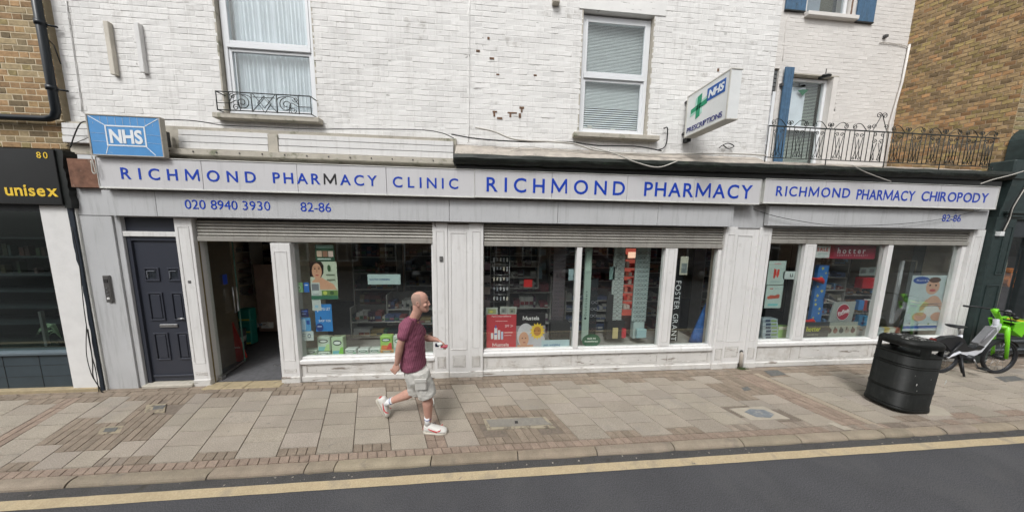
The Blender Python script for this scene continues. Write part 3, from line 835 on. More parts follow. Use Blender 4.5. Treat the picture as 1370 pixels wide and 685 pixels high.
panel_frame(pc, M_WHITE_LOW, 4.26, 4.52, .20, .40, 4.085, .014, .007, True)
box('plinth', M_WHITE_LOW, pc, 4.22, 4.53, 4.065, 4.24, -.01, .10, .008)
MB().tube([(4.585, 4.07, 0), (4.585, 4.07, .26), (4.585, 4.09, .29)], .028, 10).build('downpipe_shoe', M_LEAD, pc)
MB().loft([((4.585, 4.0745, .30), (.035, 0, 0), (0, 0, .035)), ((4.585, 4.0835, .30), (.035, 0, 0), (0, 0, .035))], 14).build('pipe_hole', M_DARK, pc)
p5 = pilaster(9.0, 9.26, 2.585, [(9.05, 9.20)], .46)
wr = random.Random(8); wm = MB()
for i in range(160):
    x = 4.60+wr.gauss(0, .06); y = 4.02+wr.uniform(-.03, .03); a = wr.uniform(0, 6.28); L = wr.uniform(.02, .06)
    wm.add([(x, y, 0), (x+.008, y+.004, 0), (x+L*cos(a), y+L*sin(a)*.6, L*wr.uniform(.3, 1.2))], [(0, 1, 2)])
for i in range(220):
    x = wr.uniform(-3.3, 9); y = 4.035+wr.uniform(-.02, .01); a = wr.uniform(0, 6.28); L = wr.uniform(.008, .022)
    wm.add([(x, y, 0), (x+.006, y+.004, 0), (x+L*cos(a), y+L*sin(a)*.6, L*wr.uniform(.3, 1.2))], [(0, 1, 2)])
o = wm.build('weeds', mat('weed_green', (.06, .10, .03), rough=.9, var=.4, vscale=20), kind='stuff'); o['label'] = 'tiny green weeds and moss growing along the foot of the shopfront'; o['category'] = 'weeds'

# ---- shop windows: stall riser, sill, glass, mullions, shutters
def shopwin(x0, x1, zs, zt, mulls, cuts, endframe=.03):
    r_ = MB().box(x0, x1, 4.10, 4.24, .06, zs-.09, .0).build('stall_riser', M_WHITE_LOW, PB)
    box('plinth', M_WHITE_LOW, r_, x0, x1, 4.075, 4.24, -.01, .085, .008)
    for a, b in cuts: panel_frame(r_, M_WHITE_LOW, a, b, .13, zs-.115, 4.10, .012, .007, False)
    s = box('sill', M_WHITE, PB, x0, x1, 4.062, 4.24, zs-.085, zs-.02, .008)
    box('sill_bead', M_WHITE, s, x0, x1, 4.108, 4.2, zs-.022, zs+.012, .004)
    box('plinth_moulding', M_WHITE_LOW, s, x0, x1, 4.088, 4.2, zs-.10, zs-.087)
    xs = [x0]
    for a, b in mulls:
        m_ = box('mullion', M_WHITE, PB, a, b, 4.095, 4.2, zs+.015, zt+.02, .004)
        if b-a > .15:
            panel_frame(m_, M_WHITE, a+.05, b-.05, zs+.08, zt-.05, 4.095, .008, .004, False)
        xs += [a, b]
    xs.append(x1)
    for a, b in zip(xs[::2], xs[1::2]):
        box('glass_pane', GLASS, PB, a, b, 4.148, 4.154, zs+.01, zt+.04)
    box('end_frame', M_WHITE, PB, x1-endframe, x1, 4.11, 4.2, zs+.015, zt+.02, .003)
def shutter(x0, x1, zb, zt, zt2):
    h = MB().box(x0, x1, 4.115, 4.16, zb-.0, zt+.02).build('roller_shutter', M_DARK, PB)
    MB().box(x0, x1, 4.085, 4.13, zb, zb+.075, .006).build('bottom_rail', M_SHUT, h)
    z = zb+.079
    while z < zt2:
        hh = min(.043, zt2-z)
        if hh < .01: break
        mb = MB(); pr_ = [(4.118, z), (4.104, z+hh*.15), (4.097, z+hh*.5), (4.104, z+hh*.85), (4.118, z+hh*.97)]
        vs = [(xx, y, zz) for xx in (x0, x1) for y, zz in pr_]
        mb.add(vs, [(j, 5+j, 6+j, 1+j) for j in range(4)], smooth=True); mb.build('shutter_slat', M_SHUT, h); z += .047
    return h
shopwin(-2.972, -.895, .378, 2.24, [], [(-2.90, -.94)])
shopwin(-.106, 4.002, .425, 2.22, [(1.43, 1.515), (2.975, 3.19)], [(-.05, 1.42), (1.52, 2.98), (3.16, 3.95)], .05)
shopwin(4.87, 9.0, .48, 2.30, [(5.60, 5.82), (7.30, 7.40)], [(4.92, 5.62), (5.80, 7.28), (7.36, 8.9)], .08)
shutter(-4.24, -.90, 2.215, 2.535, 2.52)
shutter(-.10, 4.002, 2.185, 2.545, 2.53)
shutter(4.87, 9.0, 2.285, 2.58, 2.56)
box('shutter_box', M_SHUT, PB, -.90, -.10, 4.05, 4.1, 2.54, 2.552)
# doorway threshold stones (rough pale slabs)
for a, b in ((-4.30, -4.02), (-4.015, -3.72), (-3.715, -3.21)):
    box('threshold_stone', mat('sandstone', lin((158, 144, 116)), rough=.9, var=.15, vscale=12, bump=.004, bscale=80, dirt=[((.2, .17, .12), 8, .58, .1)]), PB, a, b, 3.95, 4.13, -.01, .012, .008)
# wall closing between windows behind the piers, sides of the entrance
for a, b in ((-.90, -.10), (4.0, 4.87), (8.99, 9.2)): box('inner_pier', M_IN_WALL, PB, a, b, 4.24, 4.30, 0, 2.9)
box('inner_soffit', M_IN_WALL, PB, -5.2, 9.2, 4.20, 4.26, 2.26, 3.4)
box('hall_partition', mat('dark_partition', lin((120, 108, 94)), rough=.8), PB, -4.58, -4.52, 4.25, 4.84, 0, 2.94)
box('entrance_return', M_IN_WALL, PB, -3.10, -3.04, 4.25, 4.9, 0, 2.8)
box('side_wall', M_IN_WALL, PB, 9.1, 9.2, 4.3, 8.6, 0, 3.2)
box('side_wall', M_IN_WALL, PB, -5.6, -5.5, 4.3, 8.6, 0, 3.2)
box('ceiling', M_IN_WALL, PB, -5.6, 9.2, 4.26, 8.6, 2.95, 3.0)
box('shop_floor', M_IN_FLOOR, PB, -5.5, 9.1, 4.13, 8.5, -.01, .02)
# glass entrance door standing open inwards
gd = MB().prism([(-4.225, 4.17, .06), (-4.305, 4.66, .06), (-4.305, 4.66, 2.2), (-4.225, 4.17, 2.2)], (-.01, -.002, 0)).build('glass_door', GLASS, PB, label='open glass entrance door with steel pull handle')
M_GEDGE = mat('glass_edge_green', (.12, .24, .20), rough=.2)
MB().box(-4.313, -4.301, 4.655, 4.668, .06, 2.2).build('glass_edge', M_GEDGE, gd)
MB().prism([(-4.222, 4.172, .055), (-4.302, 4.655, .055), (-4.302, 4.655, .085), (-4.222, 4.172, .085)], (-.014, -.003, 0)).build('bottom_rail', M_STEEL, gd)
box('pivot_shoe', M_STEEL, gd, -4.25, -4.20, 4.15, 4.22, .02, .07)
dv = Vector((-.10, .63, 0)).normalized(); hn = Vector((dv.y, -dv.x, 0)); hp = Vector((-4.225, 4.17, 0))
q = hp+dv*.40+hn*.05; qb = q-dv*.07
MB().tube([q+Vector((0, 0, 1.02)), q+Vector((0, 0, 1.42)), qb+Vector((0, 0, 1.44)), qb+Vector((0, 0, 1.00))], .012, 8, closed=True).build('pull_handle', M_STEEL, gd)
a_ = hp+dv*.22+Vector((0, 0, 1.5))
MB().prism([a_+hn*.012, a_+dv*.08+hn*.012, a_+dv*.08+hn*.012+Vector((0, 0, .16)), a_+hn*.012+Vector((0, 0, .16))], -hn*.002).build('blue_sticker', flat((40, 70, 170)), gd)
box('gold_frame', mat('gold_strip', (.25, .20, .10), rough=.4, metal=.5), gd, -4.258, -4.252, 4.11, 4.125, .02, 2.22)

# ================================================================== SIGNS
def fascia(label, x0, x1, z0, z1, joints, words):
    t = thing('fascia_sign', label, 'sign', ((x0+x1)/2, 3.9, z0), 'fascia sign boards of the pharmacy')
    xs = [x0]+joints+[x1]
    for a, b in zip(xs, xs[1:]):
        box('sign_panel', M_SIGN, t, a+(.003 if a != x0 else 0), b-(.003 if b != x1 else 0), 3.905, 3.93, z0+.018, z1-.012, .001)
    box('sign_box', M_JOINT, t, x0+.01, x1-.01, 3.93, 4.07, z0+.01, z1-.01)
    s = MB().box(x0-.004, x1+.004, 3.896, 4.06, z0, z0+.0175, .002).box(x0-.004, x1+.004, 3.896, 4.06, z1-.0115, z1, .002)
    s.box(x0-.006, x0-.001, 3.897, 4.06, z0+.018, z1-.012).box(x1+.001, x1+.006, 3.897, 4.06, z0+.018, z1-.012)
    s.build('sign_trim', M_SIGNEDGE, t)
    for (wd, xa, xb, za, h, mm) in words:
        text(wd, (xa, 3.9045, za), xb-xa, h, M_BLUE, t, mats=mm, bold=.012)
    return t
fascia('left grey fascia board lettered with pharmacy clinic in small blue capitals, one letter black', -5.133, -.243, 2.915, 3.325, [-3.89, -2.685, -1.49],
       [('RICHMOND', -4.867, -3.22, 3.043, .152, {}), ('PHARMACY', -3.002, -1.617, 3.046, .150, {4: M_BLACKLET}), ('CLINIC', -1.401, -.474, 3.038, .153, {})])
fascia('middle grey fascia board with the largest blue pharmacy lettering, no third word', -.232, 4.37, 2.922, 3.325, [.923, 2.114, 3.222],
       [('RICHMOND', -.061, 2.076, 3.015, .215, {}), ('PHARMACY', 2.391, 4.228, 3.015, .222, {})])
fascia('right grey fascia board with chiropody lettering in small blue capitals', 4.442, 8.98, 2.945, 3.345, [5.546, 7.79],
       [('RICHMOND', 4.652, 6.02, 3.075, .162, {}), ('PHARMACY', 6.15, 7.285, 3.055, .172, {}), ('CHIROPODY', 7.418, 8.79, 3.062, .168, {})])
tt = thing('phone_number', 'blue telephone number on the grey panel below the clinic sign', 'lettering', (-3.7, 3.98, 2.66))
for wd, a, b in (('020', -4.227, -3.965), ('8940', -3.90, -3.555), ('3930', -3.487, -3.127)): text(wd, (a, 3.9795, 2.672), b-a, .132, M_BLUE, tt, bold=.0)
tt = thing('house_number', 'blue house number 82-86 on the grey panel next to the telephone number', 'lettering', (-2.5, 3.98, 2.66))
text('82-86', (-2.722, 3.9795, 2.668), .415, .136, M_BLUE, tt, bold=.0)
tt = thing('house_number', 'small blue house number 82-86 on the right grey panel crossed by a wire', 'lettering', (8.27, 3.98, 2.72))
text('82-86', (8.075, 3.9795, 2.722), .395, .128, M_BLUE, tt, bold=.0)

# square NHS box sign on the left
M_NHSB = mat('faded_blue_perspex', lin((82, 142, 196)), rough=.3, var=.07, vscale=8, dirt=[((.25, .42, .6), 12, .62, .12)])
M_NHSW = flat((222, 226, 228), .35, 'sign_white')
t = thing('health_service_sign', 'blue box sign with white framed NHS letters above the left end of the fascia', 'sign', (-4.68, 3.85, 3.32))
box('sign_face', M_NHSB, t, -5.083, -4.272, 3.85, 3.87, 3.335, 3.81)
s = MB().box(-5.10, -4.255, 3.843, 3.90, 3.32, 3.3345, .003).box(-5.10, -4.255, 3.843, 3.90, 3.8105, 3.825, .003).box(-5.10, -5.084, 3.844, 3.90, 3.335, 3.81, .002).box(-4.271, -4.255, 3.844, 3.90, 3.335, 3.81, .002)
s.build('sign_case', mat('sign_case_paint', lin((165, 160, 150)), rough=.5, dirt=[((.15, .12, .09), 9, .6, .1)]), t)
box('case_back', M_CONC, t, -5.083, -4.272, 3.871, 3.895, 3.335, 3.81)
for x_ in (-4.95, -4.4): box('sign_bracket', M_JOINT, t, x_-.02, x_+.02, 3.895, 4.05, 3.5, 3.7)
X0, X1, Z0, Z1 = -4.905, -4.445, 3.445, 3.70
fr_ = MB(); 
for (a, b, c_, d) in ((X0, X1, Z1-.016, Z1), (X0, X1, Z0, Z0+.016), (X0, X0+.016, Z0+.016, Z1-.016), (X1-.016, X1, Z0+.016, Z1-.016)): fr_.box(a, b, 3.847, 3.851, c_, d)
def seg(mb, a, b, w_, y=3.8475):
    a, b = Vector(a), Vector(b); d = (b-a).normalized(); p = Vector((-d.y, d.x))*w_/2
    P = [a+p, b+p, b-p, a-p]; mb.prism([(q.x, y, q.y) for q in P], (0, .003, 0))
for a, b in (((-5.075, 3.805), (X0, Z1)), ((-4.28, 3.80), (X1, Z1)), ((-4.93, 3.345), (X0+.01, Z0)), ((-4.36, 3.345), (X1-.01, Z0))): seg(fr_, a, b, .008)
for i in range(9): seg(fr_, (-5.03+i*.085, 3.705 if i in (0, 8) else 3.71), (-5.03+i*.085, 3.73 if i in (0, 8) else 3.80), .0015)
for z in (3.5, 3.6): seg(fr_, (-5.07, z), (X0-.01, z-.005), .0015); seg(fr_, (X1+.01, z), (-4.28, z-.01), .0015)
fr_.build('white_frame', M_NHSW, t)
text('NHS', (-4.86, 3.849, 3.487), .375, .165, M_NHSW, t, bold=.035)

# projecting prescriptions sign
t = thing('prescriptions_sign', 'white projecting box sign with green cross, NHS logo and prescriptions lettering', 'sign', (3.2, 4.0, 3.93))
M_PSW = flat((215, 217, 216), .35, 'projecting_sign_white')
ya, yb, za, zb = 3.30, 4.03, 3.95, 4.57
xa, xb = 3.075, 3.235
box('light_box', M_PSW, t, xa, xb, ya, yb, za+.01, zb-.01, .003)
s = MB()
for (c_, d, e_, f_) in ((ya-.006, yb+.006, zb-.016, zb), (ya-.006, yb+.006, za, za+.016), (ya-.006, ya+.012, za+.016, zb-.016), (yb-.012, yb+.006, za+.016, zb-.016)):
    s.box(xa-.006, xa+.004, c_, d, e_, f_, .001)
s.box(xa+.004, xb+.006, ya-.007, yb, za-.004, za+.012, .002).box(xa+.004, xb+.006, ya-.007, yb, zb-.012, zb+.004, .002)
s.build('sign_trim', mat('aged_trim', lin((190, 188, 180)), rough=.5, dirt=[((.2, .18, .15), 10, .6, .1)]), t)
box('under_side', MATS['aged_trim'], t, xa, xb, ya, yb, za-.001, za+.005)
uu = (0, -1, 0); nn = (-1, 0, 0)
def yx(y, z, d=.0): return Vector((xa-.0065-d, y, z))
def sq(name, m, y0, y1, z0, z1, d=0, par=t): return MB().box(xa-.003-d, xa, min(y0, y1), max(y0, y1), z0, z1).build(name, m, par)
sq('logo_field', flat((30, 84, 160), .35), 3.65, 3.36, 4.32, 4.49, .001)
text('NHS', (xa-.0042, 3.625, 4.357), .24, .098, M_NHSW, t, u=uu, n=nn, bold=.035, slant=.18, each=False)
GC = flat((20, 140, 100), .35); GL = flat((160, 205, 190), .35)
cy_, cz = 3.79, 4.31; a = .155; b_ = .05
mbg, mbl = MB(), MB()
def bar(mb, y0, y1, z0, z1, sk_=.02):
    mb.prism([(xa-.004, y0, z0), (xa-.004, y1, z0+sk_), (xa-.004, y1, z1+sk_), (xa-.004, y0, z1)], (.004, 0, 0))
bar(mbg, cy_+.03, cy_-.045, cz+.005, cz+a); bar(mbg, cy_+.045, cy_-.03, cz-a, cz-.005)
bar(mbg, cy_+a*.95, cy_+.005, cz-.05, cz+.02); bar(mbg, cy_-.005, cy_-a*.95, cz-.03, cz+.04)
bar(mbl, cy_+.065, cy_+.031, cz+.02, cz+a*.9); bar(mbl, cy_-.031, cy_-.065, cz-a*.8, cz-.02)
bar(mbl, cy_-.046, cy_-a, cz+.041, cz+.075); bar(mbl, cy_+a, cy_+.046, cz-.085, cz-.051)
mbg.build('green_cross', GC, t); mbl.build('cross_shade', GL, t)
text('PRESCRIPTIONS', (xa-.0035, 3.985, 4.005), .62, .075, flat((40, 46, 120), .4), t, u=uu, n=nn, bold=.005, each=False)
box('wall_bracket', M_BLACK, t, 3.12, 3.19, 4.03, 4.13, 3.90, 3.96)
for z in (4.02, 4.50): box('wall_bracket', M_JOINT, t, 3.09, 3.13, 4.03, 4.12, z, z+.03)

# ---- ironwork
def scroll(c, r0, turns, a0, Y, rad=.005, dirn=1, mb=None, k=22, ry=None):
    pts = []
    for i in range(k+1):
        f = i/k; a_ = a0+dirn*turns*2*pi*f; r_ = r0*(1-f*.82)
        pts.append((c[0]+r_*cos(a_), Y, c[1]+r_*sin(a_)))
    mb.tube(pts, rad, 5)
def win_balcony():
    t = thing('window_balcony', 'small black scrolled iron balconette below the net curtained window', 'balcony', (-3.1, 4.0, 3.98))
    x0, x1, z0, z1, Y = -3.70, -2.50, 4.0, 4.245, 4.00
    for z in (z0+.01, z1): MB().tube([(x0, 4.13, z), (x0, Y, z), (x1, Y, z), (x1, 4.13, z)], .008, 6).build('rail', M_IRON, t)
    for x in (x0, x1, x0+.16, x1-.16, x0+.44, x1-.44): MB().tube([(x, Y, z0), (x, Y, z1)], .006, 6).build('bar', M_IRON, t)
    for x in (x0, x1-.16):
        MB().tube([(x, Y, z0+.1), (x+.16, Y, z0+.1)], .005, 5).build('bar', M_IRON, t)
    for sx, xc in ((1, x0), (-1, x1)):
        m = MB()
        scroll((xc+sx*.32, z0+.115), .095, 1.6, pi/2 if sx > 0 else pi/2, Y, .0055, -sx, m)
        scroll((xc+sx*.235, z0+.05), .045, 1.4, 0, Y, .0045, sx, m)
        scroll((xc+sx*.20, z0+.19), .038, 1.3, pi, Y, .0045, -sx, m)
        m.tube(curve_pts([(xc+sx*.165, Y, z0+.13), (xc+sx*.22, Y, z1-.035), (xc+sx*.33, Y, z1-.025), (xc+sx*.43, Y, z1-.06), (xc+sx*.44, Y, z0+.05)], 5), .005, 5)
        m.tube(curve_pts([(xc+sx*.17, Y, z0+.1), (xc+sx*.26, Y, z0+.14), (xc+sx*.29, Y, z0+.02)], 5), .005, 5)
        m.build('scrollwork', M_IRON, t)
    xm = (x0+x1)/2; m = MB()
    m.tube([(xm, Y, z0), (xm-.085, Y, z0+.12), (xm, Y, z1-.03), (xm+.085, Y, z0+.12)], .0055, 5, closed=True)
    m.tube([(xm-.15, Y, z0+.02), (xm, Y, z1-.06), (xm+.15, Y, z0+.02)], .005, 5); m.tube([(xm-.14, Y, z1-.05), (xm+.14, Y, z1-.05)], .005, 5)
    m.tube([(xm-.14, Y, z1-.01), (xm, Y, z0+.06), (xm+.14, Y, z1-.01)], .005, 5)
    m.build('diamond_lattice', M_IRON, t)
win_balcony()
def roof_railing():
    t = thing('roof_railing', 'long black wrought iron railing with scroll crest along the shop roof edge', 'railing', (6.7, 4.0, 3.68))
    x0, x1, Y = 4.49, 8.95, 4.0; zt, zb = 4.19, 3.70
    MB().box(x0, x1, Y-.008, Y+.008, zt-.008, zt+.010, .002).build('top_rail', M_IRON, t)
    MB().box(x0, x1, Y-.007, Y+.007, zb-.006, zb+.006).build('bottom_rail', M_IRON, t)
    MB().tube([(x1-.02, Y, zt), (x1, Y+.35, zt)], .007, 5).build('top_rail', M_IRON, t)
    xs = x0
    P = .372; n = 12
    for i in range(n):
        xc = x0+P*(i+.5); 
        for dx in (-.186, -.095, .095):
            MB().tube([(xc+dx, Y, zb), (xc+dx, Y, zt)], .0055, 5).build('bar', M_IRON, t)
        m = MB()
        if i != 5:
            for s in (-1, 1):
                m.tube([(xc+s*.085, Y, zb+.02) if 0 else (xc, Y, zb+.03), (xc+s*.075, Y, zt-.10)], .0045, 5)
                scroll((xc+s*.045, zt-.075), .036, 1.3, 0 if s > 0 else pi, Y, .0045, s, m, 14)
                m.tube([(xc, Y, zt-.13), (xc+s*.05, Y, zb+.07)], .004, 5)
                scroll((xc+s*.05, zb+.045), .030, 1.2, pi/2, Y, .0045, -s, m, 12)
        else:
            for s in (-1, 1):
                m.tube(curve_pts([(xc+s*.0, Y, zt+.28), (xc+s*.05, Y, zt+.18), (xc+s*.13, Y, zt+.02)], 5), .005, 5)
                scroll((xc+s*.055, zt+.26), .050, 1.4, pi if s > 0 else 0, Y, .005, -s, m)
                scroll((xc+s*.12, zt+.08), .042, 1.3, pi if s > 0 else 0, Y, .005, -s, m)
                scroll((xc+s*.07, zt-.16), .045, 1.3, pi if s > 0 else 0, Y, .005, -s, m)
                m.tube([(xc+s*.02, Y, zt-.18), (xc+s*.09, Y, zb+.03)], .0045, 5)
                m.tube([(xc+s*.09, Y, zt-.2), (xc+s*.03, Y, zb+.03)], .0045, 5)
                scroll((xc+s*.06, zb+.04), .03, 1.2, pi/2, Y, .0045, -s, m, 12)
                scroll((xc+s*.075, zt-.05), .035, 1.2, pi/2, Y, .0045, s, m, 12)
            MB().tube([(xc+.186, Y, zb), (xc+.186, Y, zt)], .0055, 5).build('bar', M_IRON, t)
        m.build('scroll_panel', M_IRON, t)
        if i not in (5,):
            m = MB(); s = 1 if i % 2 == 0 else -1
            h_ = .11
            m.tube(curve_pts([(xc-s*.10, Y, zt+.075), (xc-s*.06, Y, zt+h_), (xc+s*.02, Y, zt+.10), (xc+s*.12, Y, zt+.01)], 6), .005, 5)
            scroll((xc-s*.10, zt+.055), .045, 1.5, pi/2, Y, .005, s, m)
            scroll((xc+s*.16, zt+.065), .040, 1.5, -pi/2, Y, .005, s, m)
            m.build('crest_scroll', M_IRON, t)
    for i in (0, 3, 6, 9, 12): MB().tube([(x0+P*i, Y, 3.60), (x0+P*i, Y, zb)], .007, 5).build('post', M_IRON, t)
roof_railing()

# ================================================================== SET BACK HOUSE
YS = 5.26
SH = thing('set_back_house', 'cream painted house set back behind the roof railing with blue shutters', 'building', (6.8, YS, 3.5))
dh = (6.325, 7.39, 3.62, 5.79); uh = (6.42, 7.42, 6.95, 8.2); sh_ = (5.60, 5.985, 4.0, 5.86)
brick_wall(SH, 'house_wall', (0, YS, 0), (1, 0, 0), (0, -1, 0), 4.62, 8.95, 3.45, 8.3, [dh, uh, sh_], M_CREAM, M_CMORT, limit=300, proud=.0022, wob=.0008, jt=.007, thick=.25,
           tintf=lambda r: (r.choice([1., 1.01, .98, .97]),)*3)
# lower glazed door
wd = MB()
x0, x1, z0, z1, yy = 6.36, 7.27, 3.65, 5.76, YS+.10
f = .06
wd.box(x0, x0+f, yy, yy+.06, z0, z1, .004).box(x1-f, x1, yy, yy+.06, z0, z1, .004).box(x0+f, x1-f, yy+.001, yy+.06, z1-f, z1, .004).box(x0+f, x1-f, yy+.001, yy+.06, 4.70, 4.80, .004)
wd = wd.build('glazed_door', M_UPVC, SH)
MB().box(x0+f, x1-f, yy+.03, yy+.034, z0, z1-f).build('pane', GLASS_UP, wd)
z = 5.66
while z > 3.75:
    MB().add([(6.44, yy+.10, z-.010), (7.2, yy+.10, z-.010), (7.2, yy+.115, z+.008), (6.44, yy+.115, z+.008)], [(0, 1, 2, 3)]).build('blind_slat', flat((168, 176, 158), .6, 'green_grey_blind'), wd); z -= .03
box('net_panel', M_NET, wd, 6.44, 6.86, yy+.07, yy+.075, 4.82, 5.62)
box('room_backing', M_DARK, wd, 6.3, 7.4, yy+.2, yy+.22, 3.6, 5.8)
lf = Vector((6.62, yy+.027, 5.53)); MB().prism([lf, lf+Vector((.12, 0, .03)), lf+Vector((.26, 0, .03)), lf+Vector((.2, 0, -.03)), lf+Vector((.13, 0, -.10)), lf+Vector((.08, 0, -.05))], (0, .002, 0)).build('leaf_sticker', flat((70, 110, 90)), wd)
box('door_head', M_CONC, SH, 6.325, 7.39, YS-.003, YS+.24, 5.775, 5.80)
box('door_reveal', M_CREAM, SH, 7.27, 7.42, YS+.0, YS+.2, 3.6, 5.775); white_tint(bpy.data.objects['door_reveal'].data)
# wall lamp
lm = MB().box(7.0-.03-.08, 7.0+.05-.08, YS-.10, YS-.0, 5.70, 5.74, .005).build('wall_lamp', M_BLACK, SH)
MB().loft([((6.93, YS-.12, 5.73), (.10, 0, 0), (0, .05, 0)), ((6.93, YS-.14, 5.69), (.07, 0, 0), (0, .04, 0))], 10).build('lamp_shade', M_BLACK, lm)
MB().tube([(6.93, YS-.1, 5.73), (6.93, YS-.1, 5.86)], .007, 5).build('lamp_stem', M_BLACK, lm)
# upper window
uw = MB()
uw.box(6.42, 6.47, YS+.05, YS+.1, 6.95, 8.2).box(7.33, 7.39, YS+.05, YS+.1, 6.95, 8.2).box(6.47, 7.33, YS+.05, YS+.1, 6.95, 6.99)
uw = uw.build('window', M_UPVC, SH)
MB().box(6.47, 7.33, YS+.07, YS+.075, 6.99, 8.2).build('pane', GLASS_UP, uw)
box('curtain', flat((130, 138, 145), .8), uw, 6.47, 6.86, YS+.12, YS+.13, 6.95, 8.2)
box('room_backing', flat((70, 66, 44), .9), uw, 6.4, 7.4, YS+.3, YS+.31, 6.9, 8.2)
box('bare_brick_strip', M_BARE, SH, 7.425, 7.455, YS-.008, YS, 6.98, 8.2)
box('window_sill', M_CREAM, SH, 6.37, 7.53, YS-.09, YS+.05, 6.85, 6.93, .008); white_tint(bpy.data.objects['window_sill.002'].data if 'window_sill.002' in bpy.data.objects else bpy.data.objects['window_sill'].data)
M_SHB = mat('faded_blue_paint', lin((66, 98, 126)), rough=.6, var=.18, vscale=14, bump=.002, bscale=60, dirt=[((.04, .06, .08), 10, .62, .1)], streak=((.05, .09, .13), .5, .12))
def wshutter(x0, x1, z0, z1, y, n, rot=0):
    s = MB().box(x0, x1, y+.012, y+.025, z0, z1).build('window_shutter', M_SHB, SH)
    w_ = (x1-x0)/n
    for i in range(n): box('shutter_board', M_SHB, s, x0+i*w_+.002, x0+(i+1)*w_-.002, y, y+.014, z0, z1, .003)
    box('shutter_edge', M_BLACK, s, x0-.002, x1+.002, y-.001, y+.03, z0-.02, z0-.001)
    return s
wshutter(5.91, 6.355, 6.95, 8.2, YS-.04, 4)
wshutter(7.54, 7.95, 6.86, 8.2, YS-.04, 3)
wshutter(6.06, 6.26, 3.75, 5.87, YS-.06, 3)
box('shutter_hinge', M_JOINT, SH, 6.02, 6.06, YS-.05, YS, 5.5, 5.56)
# narrow louvred strip and side window
M_LOUV = mat('dark_louvre', (.10, .105, .105), rough=.4)
z = 5.84
lv = box('louvre_panel', M_DARK, SH, 5.60, 5.985, YS+.08, YS+.1, 4.0, 5.86)
while z > 5.42: box('louvre_slat', M_LOUV, lv, 5.6, 5.985, YS+.03, YS+.07, z-.075, z-.004, .004); z -= .082
s = box('side_window', M_UPVC, SH, 5.92, 5.985, YS+.02, YS+.08, 4.0, 5.42)
for z in (5.38, 5.15, 4.35): box('glazing_bar', M_UPVC, s, 5.6, 5.92, YS+.03, YS+.07, z, z+.025)
for z in (4.95, 4.75, 4.55): box('glazing_bar', M_UPVC, s, 5.6, 5.92, YS+.03, YS+.07, z, z+.01)
cable('conduit', '', [(6.02, YS-.006, 6.0), (6.02, YS-.006, 6.9), (6.37, YS-.006, 6.92)], .005, M_CMORT, parent=SH)
MB().tube([W(1217, 60, YS-.03), W(1207, 110, YS-.03), W(1191, 165, YS-.03), (8.86, YS-.03, 3.7)], .018, 8).build('downpipe', M_CREAM, SH)
white_tint(bpy.data.objects['downpipe'].data)
cb = cable('conduit', '', [W(1177, 57, YS-.02), W(1190, 58, YS-.02), W(1208, 61, YS-.02), W(1215, 64, YS-.02), W(1216, 72, YS-.02)], .008, M_CABLE_W, parent=SH)
box('junction_box', M_JOINT, SH, 8.27, 8.34, YS-.05, YS, 6.60, 6.65)
box('roof_deck', M_LEAD, SH, 4.62, 9.2, 4.02, YS, 3.45, 3.62)
box('upper_floor', M_DARK, SH, 4.7, 8.9, YS+.4, 8.6, 3.4, 8.2)

# ================================================================== RIGHT BRICK BUILDING
RB = thing('brown_brick_building', 'brown stock brick building whose side wall rises behind the roof railing', 'building', (9.43, 4.1, 0))
u_ = Vector((-.44, 1, 0)).normalized(); LW = 1.27
nrm_ = Vector((-u_.y, u_.x, 0))
bt = lambda r: (lambda v, h: (v*h[0], v*h[1], v*h[2]))(r.uniform(.62, 1.2), r.choice([(1, 1, 1), (1.1, .92, .85), (.95, 1.02, .85), (1.05, 1, .95), (.7, .7, .72)]))
brick_wall(RB, 'side_wall', (9.43, 4.1, 0), u_, nrm_, 0, LW+.1, 3.45, 8.6, [], M_BBRICK, M_BMORT, limit=300, bl=.105, bh=.075, proud=.006, wob=.003, tintf=bt)
brick_wall(RB, 'front_wall', (9.43, 4.1, 0), (1, 0, 0), (0, -1, 0), 0.01, 6, 3.95, 8.6, [], M_YBRICK, M_YMORT, limit=150, proud=.006, wob=.002, tintf=bt)
# arched dark sign hood at the right edge
M_DG2 = mat('charcoal_shop_paint', (.03, .036, .04), rough=.5, var=.2, vscale=12)
h = MB()
ap = [(9.40, 3.80), (9.40, 4.10)] + [(9.62-.22*cos(a_), 4.12+.28*sin(a_)) for a_ in [pi/2*i/6 for i in range(1, 7)]] + [(9.9, 4.40), (9.9, 3.80)]
h.prism([(x, 3.80, z) for x, z in ap], (0, .3, 0)); h = h.build('shop_hood', M_DG, RB)
MB().tube([(x+.035, 3.785, z-.04*(z > 4.1)) for x, z in ap[:9]], .013, 6).build('hood_trim', flat((150, 155, 155), .5), h)
MB().tube([(x-.006, 3.785, z) for x, z in ap[:9]], .010, 6).build('hood_trim', M_BLACK, h)
MB().prism([(9.56, 3.79, 3.84), (9.9, 3.79, 3.84), (9.9, 3.79, 4.25), (9.58, 3.79, 4.25)], (0, .01, 0)).build('hood_glass', mat('dark_blue_panel', (.03, .05, .07), rough=.2), h)
MB().prism([(9.50, 3.80, 4.22), (9.62, 3.78, 4.30), (9.9, 3.78, 4.36), (9.9, 3.78, 4.2), (9.6, 3.78, 4.16)], (0, .01, 0)).build('hood_light_panel', flat((150, 160, 165), .4), h)
box('shop_cornice', M_DG, RB, 9.06, 16, 3.84, 4.1, 3.46, 3.80, .02)
s = MB().prism([(9.12, 3.9, 2.98), (9.5, 3.86, 3.46), (9.12, 3.86, 3.46)], (0, .2, 0)); s.build('console', M_DG, RB)
box('shop_fascia', M_DG, RB, 9.30, 16, 3.98, 4.1, 2.78, 3.46, .01)
